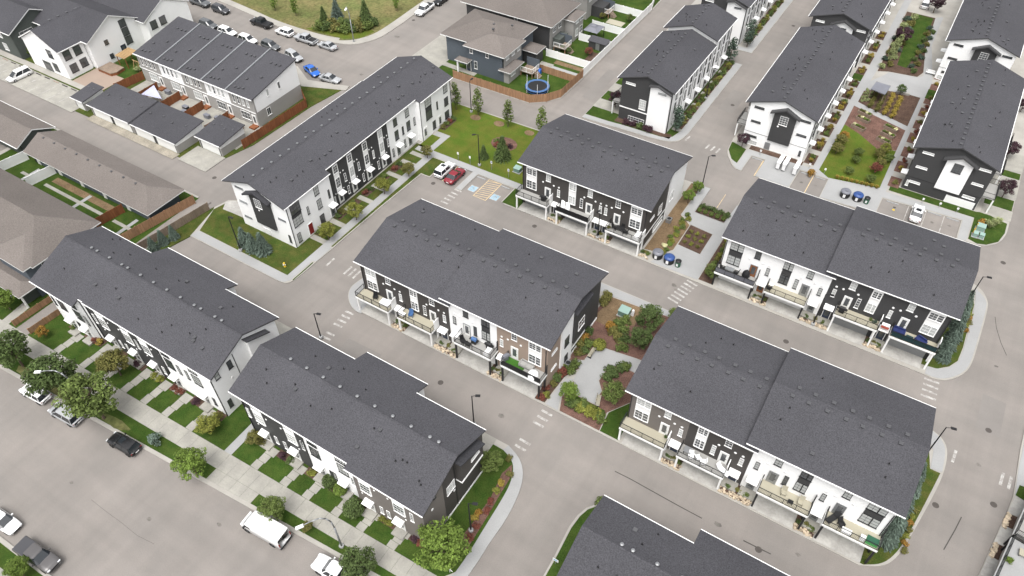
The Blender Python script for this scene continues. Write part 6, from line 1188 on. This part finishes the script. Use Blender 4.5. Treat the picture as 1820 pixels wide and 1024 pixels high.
for i,(x,yy) in enumerate(((-121.5,73.4),(-120.4,72.2),(-115.6,73.5),(-113.2,74.0),(-129.0,75.4),(-107.5,74.2))):
    t=thing('storage_box',['dark storage box in the middle backyard','low black box beside the third yard divider','grey storage box under the fourth yard','black barbecue box near the ribbed row door','grey box at the edge of the shade sail yard','brown box by the last backyard'][i],'box',(x,yy,.12)); put('box',MB().box(-.6,.6,-.35,.35,0,.7).mesh('box',['black','black','bin_grey','black','bin_grey','wood_red'][i]),t); put('lid',MB().obox(0,0,.74,1.3,.8,.08).mesh('lid','bin_grey'),t)
# ================================================================ street furniture
def bench(xy,ang,label,m='deck_tan'):
    t=thing('bench',label,'bench',(xy[0],xy[1],.175),ang)
    for i in range(4): put('seat_slat',cached(('bs',m),lambda:MB().box(-.9,.9,-.05,.05,.44,.48).mesh('seat_slat',m)),t,(0,-.2+i*.13,0))
    for i in range(3): put('back_slat',cached(('bk',m),lambda:MB().box(-.9,.9,.28,.31,-.05,.05).mesh('back_slat',m)),t,(0,0,.6+i*.14))
    for sx in (-.75,.75): put('leg',cached('bleg',lambda:MB().box(-.03,.03,-.25,.3,0,.44).box(-.03,.03,.26,.32,.44,.95).mesh('leg','black')),t,(sx,0,0))
bench((-25.2,60.7),-PI/2,'bench at the upper corner of the paved courtyard'); bench((-20.7,54.0),PI/2+.3,'bench at the lower corner of the paved courtyard, under the young tree'); bench((0.09758537248615522,162.32728451922236),0,'pale bench facing the far garden lawn','trim'); bench((-16.349543305431887,162.19812581900118),PI/2,'white bench beside the walkway of the white row','trim')
area('seat_wall',[(-4.32,151.78),(-1.83,152.1),(-1.8,151.72),(-4.28,151.39)],.17,.6,'kerb')
t=thing('pergola','flat grey pergola shelter on the concrete plaza','pergola',(-7.6,152.6,.17)); R4=[(x+7.6,yy-152.6) for x,yy in [(-8.63,145.99),(-8.36,149.25),(-5.55,149.04),(-5.79,145.29)]]; put('roof',MB().prism(R4,2.35,2.5,0,True).mesh('roof','bin_grey'),t)
for x,yy in R4: put('post',MB().box(x*.9-.08,x*.9+.08,yy*.9-.08,yy*.9+.08,0,2.35).mesh('post','wood_grey'),t)
for i,(x,yy) in enumerate([(-7.7,140.55),(-7.48,138.29),(-7.6,135.18),(-2.27,137.97),(-2.3,135.67),(-2.52,133.3)]):
    t=thing('raised_planter',['upper','middle','lower'][i%3]+(' left' if i<3 else ' right')+' wooden raised planter on the red mulch garden','planter',(x,yy,.18),-.32)
    put('box',MB().box(-1.3,1.3,-.55,-.45,0,.55).box(-1.3,1.3,.45,.55,0,.55).box(-1.3,-1.2,-.45,.45,0,.55).box(1.2,1.3,-.45,.45,0,.55).mesh('box','wood_grey'),t); put('soil',MB().box(-1.2,1.2,-.45,.45,.2,.45).mesh('soil','mulch_brown'),t)
    for k in range(4): put('plant',shrub_mesh(1+k%3,['leaf_mid','leaf_olive','leaf_flower','leaf_bright'][(i+k)%4]),t,(-.9+.6*k,0,.4),k,.42)
def molok(xy,lid,label):
    t=thing('waste_container',label,'bin',(xy[0],xy[1],.17)); put('body',MB().lathe([(.78,0),(.82,.2),(.82,1.0),(.0,1.0)],0,0,18).mesh('body','black',False),t); put('lid',MB().lathe([(.86,.98),(.86,1.08),(.7,1.25),(.35,1.36),(0,1.4)],0,0,18).mesh('lid',lid,True),t)
    put('label_panel',MB().box(-.2,.2,-.845,-.81,.25,.85).mesh('label_panel','plastic_white'),t); put('hatch',MB().lathe([(.28,1.3),(.28,1.46),(0,1.48)],.1,-.15,12).mesh('hatch',lid),t)
molok((-25.44144103006179,83.38683959795608),'bin_grey','grey domed waste container beside the hedge'); molok((-23.475196038606057,83.26129650783429),'bin_blue','blue domed waste container beside the hedge'); molok((-4.449292597387366,113.69820218469071),'bin_grey','grey domed waste container before the golden grass'); molok((-2.4236636945896635,113.88916300433696),'bin_blue','blue domed waste container before the golden grass')
for xy,lb in (((-21.931101637652645,83.18510574520447),'small green bin right of the blue container by the hedge'),((-0.9027450821350979,113.78170763958539),'small green bin right of the blue container by the golden grass')):
    t=thing('litter_bin',lb,'bin',(xy[0],xy[1],.17)); put('body',MB().lathe([(.42,0),(.45,1.0),(0,1.0)],0,0,14).mesh('body','bin_green'),t); put('lid',MB().lathe([(.47,1.0),(.47,1.12),(.3,1.25),(0,1.25)],0,0,14).mesh('lid','black'),t); put('label_panel',MB().box(-.14,.14,-.47,-.44,.3,.75).mesh('label_panel','plastic_white'),t)
def cabinet(xy,s,m,label,ang=0,top=None):
    t=thing('utility_box',label,'utility box',(xy[0],xy[1],.16),ang); a,b_,h=s; put('pad',MB().box(-a/2-.15,a/2+.15,-b_/2-.15,b_/2+.15,0,.1).mesh('pad','concrete'),t); put('cabinet',MB().prism([(-a/2,-b_/2),(a/2,-b_/2),(a/2,b_/2),(-a/2,b_/2)],.1,h).mesh('cabinet',m),t); put('lid',MB().ext([(-a/2-.04,-b_/2-.04,h),(-a/2-.04,b_/2+.04,h),(-a/2-.04,b_/2+.04,h+.14),(-a/2-.04,-b_/2-.04,h+.06)],(a+.08,0,0)).mesh('lid',top or m),t)
cabinet((-24.59698603168344,69.78404582957802),(1.5,1.3,1.0),'transformer','green transformer box on the tan mulch',0,'mint'); cabinet((16.494123078343492,116.476833286881),(1.2,1.0,.9),'mint','largest mint utility box on the corner lawn'); cabinet((16.041985690946653,114.46021514397535),(.65,.65,.7),'mint','small pale utility box left of a pair on the corner lawn',0,'mint'); cabinet((16.953006926914316,114.54884479114575),(.65,.65,.7),'mint','small pale utility box right of a pair on the corner lawn',0,'mint'); cabinet((-55.556233817544616,90.48071590519869),(1.2,1.0,.8),'transformer','green transformer box on the park lawn by the charcoal row',0,'mint')
for xy,lb in (((15.698770533017145,115.0371748478638),'lower yellow pipe bollard beside the mint boxes'),((15.905893291957025,116.43607707801546),'upper yellow pipe bollard beside the mint boxes')):
    t=thing('bollard',lb,'bollard',(xy[0],xy[1],.16)); put('pipe',MB().lathe([(.09,0),(.09,1.1),(.05,1.16),(0,1.17)],0,0,10).mesh('pipe','yellow'),t); put('footing',MB().lathe([(.2,0),(.2,.05),(0,.05)],0,0,10).mesh('footing','concrete'),t)
xy=(-23.451173459607237,70.23063565257564); t=thing('utility_pedestal','white utility pedestal beside the green transformer','pedestal',(xy[0],xy[1],.16)); put('post',MB().lathe([(.2,0),(.2,1.0),(.14,1.15),(0,1.18)],0,0,12).mesh('post','plastic_white'),t); put('cap',MB().lathe([(.22,1.0),(.22,1.05)],0,0,12).mesh('cap','grey_metal'),t)
xy=(-73.94412516134133,51.14569437636514); t=thing('fire_hydrant','yellow fire hydrant on the lawn near the lane corner','hydrant',(xy[0],xy[1],.15)); put('barrel',MB().lathe([(.2,0),(.2,.08),(.14,.1),(.14,.65),(.18,.68),(.16,.8),(.06,.9),(0,.92)],0,0,12).mesh('barrel','yellow'),t); put('nozzle',MB().tube((-.28,0,.5),(.28,0,.5),.07).tube((0,0,.5),(0,-.26,.5),.09).mesh('nozzle','plastic_white'),t)
def sign(xy,label,face='plastic_white',h=1.9,s=(.35,.5),mark_=None):
    t=thing('sign',label,'sign',(xy[0],xy[1],.15)); put('post',MB().box(-.03,.03,-.03,.03,0,h).mesh('post','grey_metal'),t); p_=put('plate',MB().box(-s[0]/2,s[0]/2,-.05,-.032,h-s[1],h).mesh('plate',face),t)
    if mark_: put('symbol',MB().box(-s[0]*.3,s[0]*.3,-.056,-.051,h-s[1]*.65,h-s[1]*.2).mesh('symbol',mark_),p_)
sign((-66.29873213062992,87.57705852721645),'leftmost small white parking sign on the park lawn edge'); sign((-63.824502250981936,87.7264282169519),'second small white parking sign on the park lawn edge'); sign((-59.745812863185755,88.49092864186215),'blue and white accessible parking sign left of the hatched bay',mark_='bin_blue'); sign((-55.98719391161272,88.15301057946715),'blue and white accessible parking sign right of the hatched bay',mark_='bin_blue')
sign((-14.778571828862603,32.12586726778368),'white sign with blue lettering block at the bottom lane lawn','plastic_white',1.3,(.7,.6),'pale_blue')
for i,xy in enumerate([(-20.58,117.46),(-11.85,118.13),(-9.14,118.09),(7.12,118.52),(9.76,118.77),(12.48,118.92)]): sign(xy,['first','second','third','fourth','fifth','sixth'][i]+' small white stall sign from the left along the north parking stalls','plastic_white',1.2,(.32,.4))
for i,xy in enumerate([(-16.57,116.01),(-15.56,116.06),(-13.59,115.93)]):
    t=thing('mailbox_cluster',['left','middle','right'][i]+' white community mailbox cabinet before the white gable','mailbox',(xy[0],xy[1],.17)); put('cabinet',MB().box(-.3,.3,-1.3,1.3,.35,1.55).mesh('cabinet','plastic_white'),t); put('base',MB().box(-.22,.22,-1.1,1.1,0,.35).mesh('base','concrete'),t)
    for k in range(5): put('door_column',cached('mbd',lambda:MB().box(.3,.315,-.22,.22,.42,1.48).box(-.315,-.3,-.22,.22,.42,1.48).mesh('door_column','grey_metal')),t,(0,-1.02+.51*k,0))
    put('roof',MB().box(-.36,.36,-1.36,1.36,1.55,1.62).mesh('roof','trim'),t)
xy=(-24.264371569613484,25.140732198829664); t=thing('pinwheel','small white garden pinwheel on the corner lawn','ornament',(xy[0],xy[1],.15)); put('post',MB().box(-.02,.02,-.02,.02,0,1.0).mesh('post','trim'),t)
for k in range(4): put('blade',cached('blade',lambda:MB().box(0,.5,-.05,-.03,-.08,.08).mesh('blade','trim')),t,(0,0,1.0)).rotation_euler=(0,k*PI/2+.6,0)
for xy in ((3.5015339526474585,114.59965067311569),): mark([(xy[0]+.22*math.cos(a*.63),xy[1]+.22*math.sin(a*.63)) for a in range(10)],'yellow','painted_symbol',.008); mark(rect(xy[0]-.2,xy[0]+.2,xy[1]+.5,xy[1]+.9),'tar','painted_symbol',.008)
# stones beside the driveways (uncountable)
gs=random.Random(31)
for c0,yf,L in ((-42.95,52.2,((-9.45,-7.05),(-1.9,1.9),(7.05,9.45))),(-.63,52.2,((-9.45,-7.05),(-1.9,1.9),(7.05,9.45))),(-.63,84.1,((-9.45,-7.05),(-1.9,1.9),(7.05,9.45))),(-40.0,84.1,((-4.7,-2.5),(2.8,6.6),(11.8,13.4)))):
    for x0,x1 in L:
        b=MB(); n=int((x1-x0)*16)
        for i in range(n):
            s=gs.uniform(.1,.24); b.obox(c0+gs.uniform(x0,x1),yf-2.1+gs.uniform(.05,.75),.17+s*.2,s*1.5,s,s*.8,gs.uniform(0,3),0,gs.uniform(-.4,.4),gs.uniform(-.4,.4))
        tag(b.build('stones','stone'),'strip of pale river stones beside the driveways','stones',None,'stuff')
        for k in range(3): shrub((c0+x0+(x1-x0)*(.2+.3*k),yf-1.0+.15*(k%2)),.5,'low hedge plant in the little beds between the driveways',['leaf_dark','leaf_olive','leaf_mid'][k],group='plants between driveways')
for P in ([(27.27,65.15),(27.63,65.19),(27.31,63.03),(27.01,63.19)],[(26.56,60.48),(26.94,60.51),(26.59,58.39),(26.26,58.5)]):
    b=MB()
    for i in range(45):
        u,v=gs.random(),gs.random(); x=(P[0][0]*(1-u)+P[1][0]*u)*(1-v)+(P[3][0]*(1-u)+P[2][0]*u)*v; yy=(P[0][1]*(1-u)+P[1][1]*u)*(1-v)+(P[3][1]*(1-u)+P[2][1]*u)*v; s=gs.uniform(.12,.26); b.obox(x,yy,.2,s*1.5,s,s*.8,gs.uniform(0,3))
    tag(b.build('stones','stone'),'strip of pale river stones at the right edge','stones',None,'stuff')
# ================================================================ deck furniture
def chair(xy,z,ang,m,label,cushion=None,recline=0):
    t=thing('deck_chair',label,'chair',(xy[0],xy[1],z),ang); put('seat',MB().box(-.3,.3,-.3,.3,.34,.44).mesh('seat',cushion or m),t); put('back',MB().obox(0,.36,.72,.6,.08,.75,0,0,-.25-recline).mesh('back',cushion or m),t)
    for sx in (-.27,.27):
        put('arm',MB().box(sx-.05,sx+.05,-.3,.35,.58,.63).mesh('arm',m),t)
        for sy in (-.26,.26): put('leg',cached(('cl',m),lambda:MB().box(-.03,.03,-.03,.03,0,.6).mesh('leg',m)),t,(sx,sy,0))
def lounger(xy,z,ang,m,label):
    t=thing('lounger',label,'lounger',(xy[0],xy[1],z),ang); put('seat',MB().box(-.33,.33,-.9,.3,.28,.38).mesh('seat',m),t); put('back',MB().obox(0,.62,.58,.66,.09,.8,0,0,-.7).mesh('back',m),t)
    for sx in (-.28,.28):
        for sy in (-.8,.25): put('leg',cached(('ll',m),lambda:MB().box(-.03,.03,-.03,.03,0,.28).mesh('leg','grey_metal')),t,(sx,sy,0))
def table(xy,z,m,label,w=1.2,d=.8,h=.7):
    t=thing('table',label,'table',(xy[0],xy[1],z)); put('top',MB().box(-w/2,w/2,-d/2,d/2,h-.05,h).mesh('top',m),t)
    for sx in (-w/2+.08,w/2-.08):
        for sy in (-d/2+.08,d/2-.08): put('leg',cached(('tl',h),lambda:MB().box(-.03,.03,-.03,.03,0,h-.05).mesh('leg','black')),t,(sx,sy,0))
def grill(xy,z,m,label,ang=0,lidm=None):
    t=thing('barbecue',label,'barbecue',(xy[0],xy[1],z),ang); put('cart',MB().box(-.35,.35,-.25,.25,.08,.75).mesh('cart',m),t); put('hood',MB().ext([(-.4,-.28,.75),(-.4,.28,.75),(-.4,.24,1.0),(-.4,.05,1.12),(-.4,-.18,1.02)],(.8,0,0)).mesh('hood',lidm or m),t)
    for sx in (-.55,.55): put('side_shelf',cached(('gs',m),lambda:MB().box(-.15,.15,-.22,.22,.7,.76).mesh('side_shelf',m)),t,(sx,0,0))
    for sx in (-.28,.28): put('wheel',cached('gw',lambda:MB().tube((-.03,0,.08),(.03,0,.08),.08).mesh('wheel','tyre')),t,(sx,0,0))
def sofa(xy,z,ang,m,label,w=1.7):
    t=thing('sofa',label,'sofa',(xy[0],xy[1],z),ang); put('seat',MB().box(-w/2,w/2,-.38,.3,.1,.42).mesh('seat',m),t); put('back',MB().box(-w/2,w/2,.3,.44,.1,.85).mesh('back',m),t)
    for sx in (-w/2-.07,w/2+.07): put('arm',MB().box(sx-.07,sx+.07,-.38,.44,.05,.6).mesh('arm',m),t)
    for k in (-.25,.25): put('cushion',MB().obox(k*w,.0,.46,w*.46,.62,.12).mesh('cushion',m),t)
zl,zh=2.9,3.65
# central row
sofa((-53.6,51.2),zl,.1,'plastic_white','white covered sofa on the first deck of the central row',1.3); chair((-55.6,51.4),zl,.5,'black','dark chair alone on the first deck of the central row'); chair((-49.2,51.4),zl,.4,'blue_cover','blue chair on the second deck of the central row'); table((-50.3,50.8),zl,'plastic_white','white low table at the left of the second deck of the central row',.9,.7,.5)
grill((-38.5,51.5),zh,'black','black grill with blue-grey cover on the white unit deck',0,'blue_cover'); chair((-39.9,50.8),zh,1,'black','left black chair on the white unit deck'); chair((-38.9,50.7),zh,3.2,'black','right black chair on the white unit deck'); table((-39.4,50.75),zh,'black','small black table on the white unit deck',.5,.5,.45); sofa((-36.0,51.0),zh,-1.57,'plastic_white','white ottoman sofa at the right of the white unit deck',.9); grill((-36.3,51.8),zh,'black','small black grill at the wall of the white unit deck')
t=thing('turf_rug','green artificial turf rug on the tan unit deck','rug',(-31.8,51.2,zh)); put('turf',MB().box(-1.5,1.3,-.75,.8,.0,.03).mesh('turf','turf'),t); sofa((-30.4,51.7),zh,0,'deck_grey','grey sofa against the wall of the tan unit deck',1.8); grill((-33.4,51.3),zh,'bin_grey','grey covered barbecue at the left of the tan unit deck',1.2); t=thing('covered_table','round table under a white cover on the tan unit deck','table',(-28.9,50.9,zh)); put('cover',MB().lathe([(.78,0),(.72,.5),(.6,.72),(0,.8)],0,0,16).mesh('cover','plastic_white',True),t); put('hem',MB().lathe([(.8,0),(.8,.06)],0,0,16).mesh('hem','trim'),t)
# row by the stalls
t=thing('patio_umbrella','closed black umbrella on the first white deck','umbrella',(-11.7,83.1,zl)); put('canopy',MB().lathe([(.0,1.9),(.5,1.3),(.62,.7),(.45,.35),(.1,.3)],0,0,10).mesh('canopy','black',True),t); put('base',MB().lathe([(.3,0),(.3,.1),(.05,.14),(.04,.4)],0,0,10).mesh('base','grey_metal'),t); table((-14.2,83.2),zl,'grey_metal','grey table on the first white deck',1.3,.8); chair((-15.2,83.1),zl,1.57,'black','black chair left of the grey table'); chair((-13.2,83.2),zl,-1.57,'black','black chair right of the grey table')
table((-7.9,83.3),zl,'plastic_white','small white bistro table on the second white deck',.6,.6); chair((-8.0,82.7),zl,3.1,'black','black bistro chair on the second white deck'); grill((2.1,83.0),zh,'black','large black covered barbecue on the first dark deck'); shrub((6.6,83.4),.45,'potted shrub at the right of the first dark deck','leaf_spruce',z=zh+.1); shrub((6.0,83.6),.35,'small potted plant on the first dark deck','leaf_mid',z=zh+.1)
sofa((9.7,83.2),zh,0,'navy','navy sofa left of a pair on the last dark deck',1.4); sofa((12.6,83.0),zh,-.4,'navy','navy sofa right of a pair on the last dark deck',1.2); t=thing('cooler_box','orange-red cooler box on the last dark deck','cooler',(8.0,83.4,zh)); put('box',MB().box(-.5,.5,-.28,.28,0,.45).mesh('box','red_cloth'),t); put('lid',MB().box(-.52,.52,-.3,.3,.45,.53).mesh('lid','plastic_white'),t); table((11.2,82.9),zh,'teal_dark','dark low table between the navy sofas',.9,.6,.4)
# row right of the courtyard
shrub((-10.6,51.9),.3,'small potted plant by the taupe unit deck door','leaf_dark',z=zl+.05); chair((-6.1,51.1),zl,2.4,'plastic_white','first white chair on the brown unit deck'); chair((-6.9,50.8),zl,.3,'plastic_white','second white chair on the brown unit deck'); chair((-5.4,50.8),zl,-1.2,'plastic_white','third white chair on the brown unit deck'); table((-7.5,51.3),zl,'grey_metal','glass-grey round table on the brown unit deck',.9,.9); lounger((-3.0,51.1),zl,1.2,'plastic_white','white lounger at the right of the brown unit deck')
chair((4.0,51.5),zh,.2,'deck_tan','left tan chair on the first white deck right of the courtyard'); chair((6.0,51.3),zh,0,'deck_tan','right tan chair on the first white deck right of the courtyard'); table((5.0,50.8),zh,'black','low black table on the first white deck right of the courtyard',.6,.5,.4)
lounger((9.6,51.4),zh,-.5,'black','black and white reclining lounger on the last white deck'); chair((10.6,51.1),zh,.8,'black','black egg-shaped chair on the last white deck',None,.2); t=thing('storage_box','white storage box by the railing of the last white deck','box',(11.3,50.6,zh)); put('box',MB().box(-.5,.5,-.25,.25,0,.45).mesh('box','plastic_white'),t); put('lid',MB().box(-.52,.52,-.27,.27,.45,.5).mesh('lid','trim'),t)
t=thing('toy_crate','bright green toy crate at the corner of the last white deck','crate',(14.0,50.9,zh)); put('box',MB().box(-.6,.6,-.4,.4,0,.5).mesh('box','green_toy'),t); put('rim',MB().box(-.63,.63,-.43,.43,.5,.55).mesh('rim','bin_green'),t); t=thing('toy_box','white toy box beside the green crate','box',(13.0,50.7,zh)); put('box',MB().box(-.25,.25,-.25,.25,0,.6).mesh('box','plastic_white'),t); put('lid',MB().box(-.27,.27,-.27,.27,.6,.65).mesh('lid','trim'),t)
# charcoal row
grill((-46.0,83.0),zl,'black','black barbecue on the first charcoal deck'); lounger((-42.4,83.1),zl,.4,'plastic_white','left white reclining chair on the second charcoal deck'); lounger((-41.5,83.0),zl,.4,'plastic_white','right white reclining chair on the second charcoal deck')
table((-32.0,82.9),zl,'black','dark dining table on the third charcoal deck',1.4,.8); chair((-33.0,82.9),zl,1.57,'black','left black dining chair on the third charcoal deck'); chair((-31.9,83.5),zl,0,'black','rear black dining chair on the third charcoal deck'); chair((-31.0,82.8),zl,-1.57,'black','right black dining chair on the third charcoal deck'); sofa((-29.1,83.0),zl,-1.57,'plastic_white','white sofa on the third charcoal deck',1.3); shrub((-33.8,82.6),.4,'potted plants at the corner of the third charcoal deck','leaf_olive',z=zl+.05)
# right edge deck
sofa((29.0,62.0),2.9,-1.7,'bin_grey','grey sofa on the deck at the right edge',1.5); table((28.4,58.6),2.9,'deck_tan','tan low table on the lower deck at the right edge',.9,.9,.4); shrub((27.2,57.0),.6,'potted green plant at the deck corner by the right edge','leaf_bright',z=2.9)
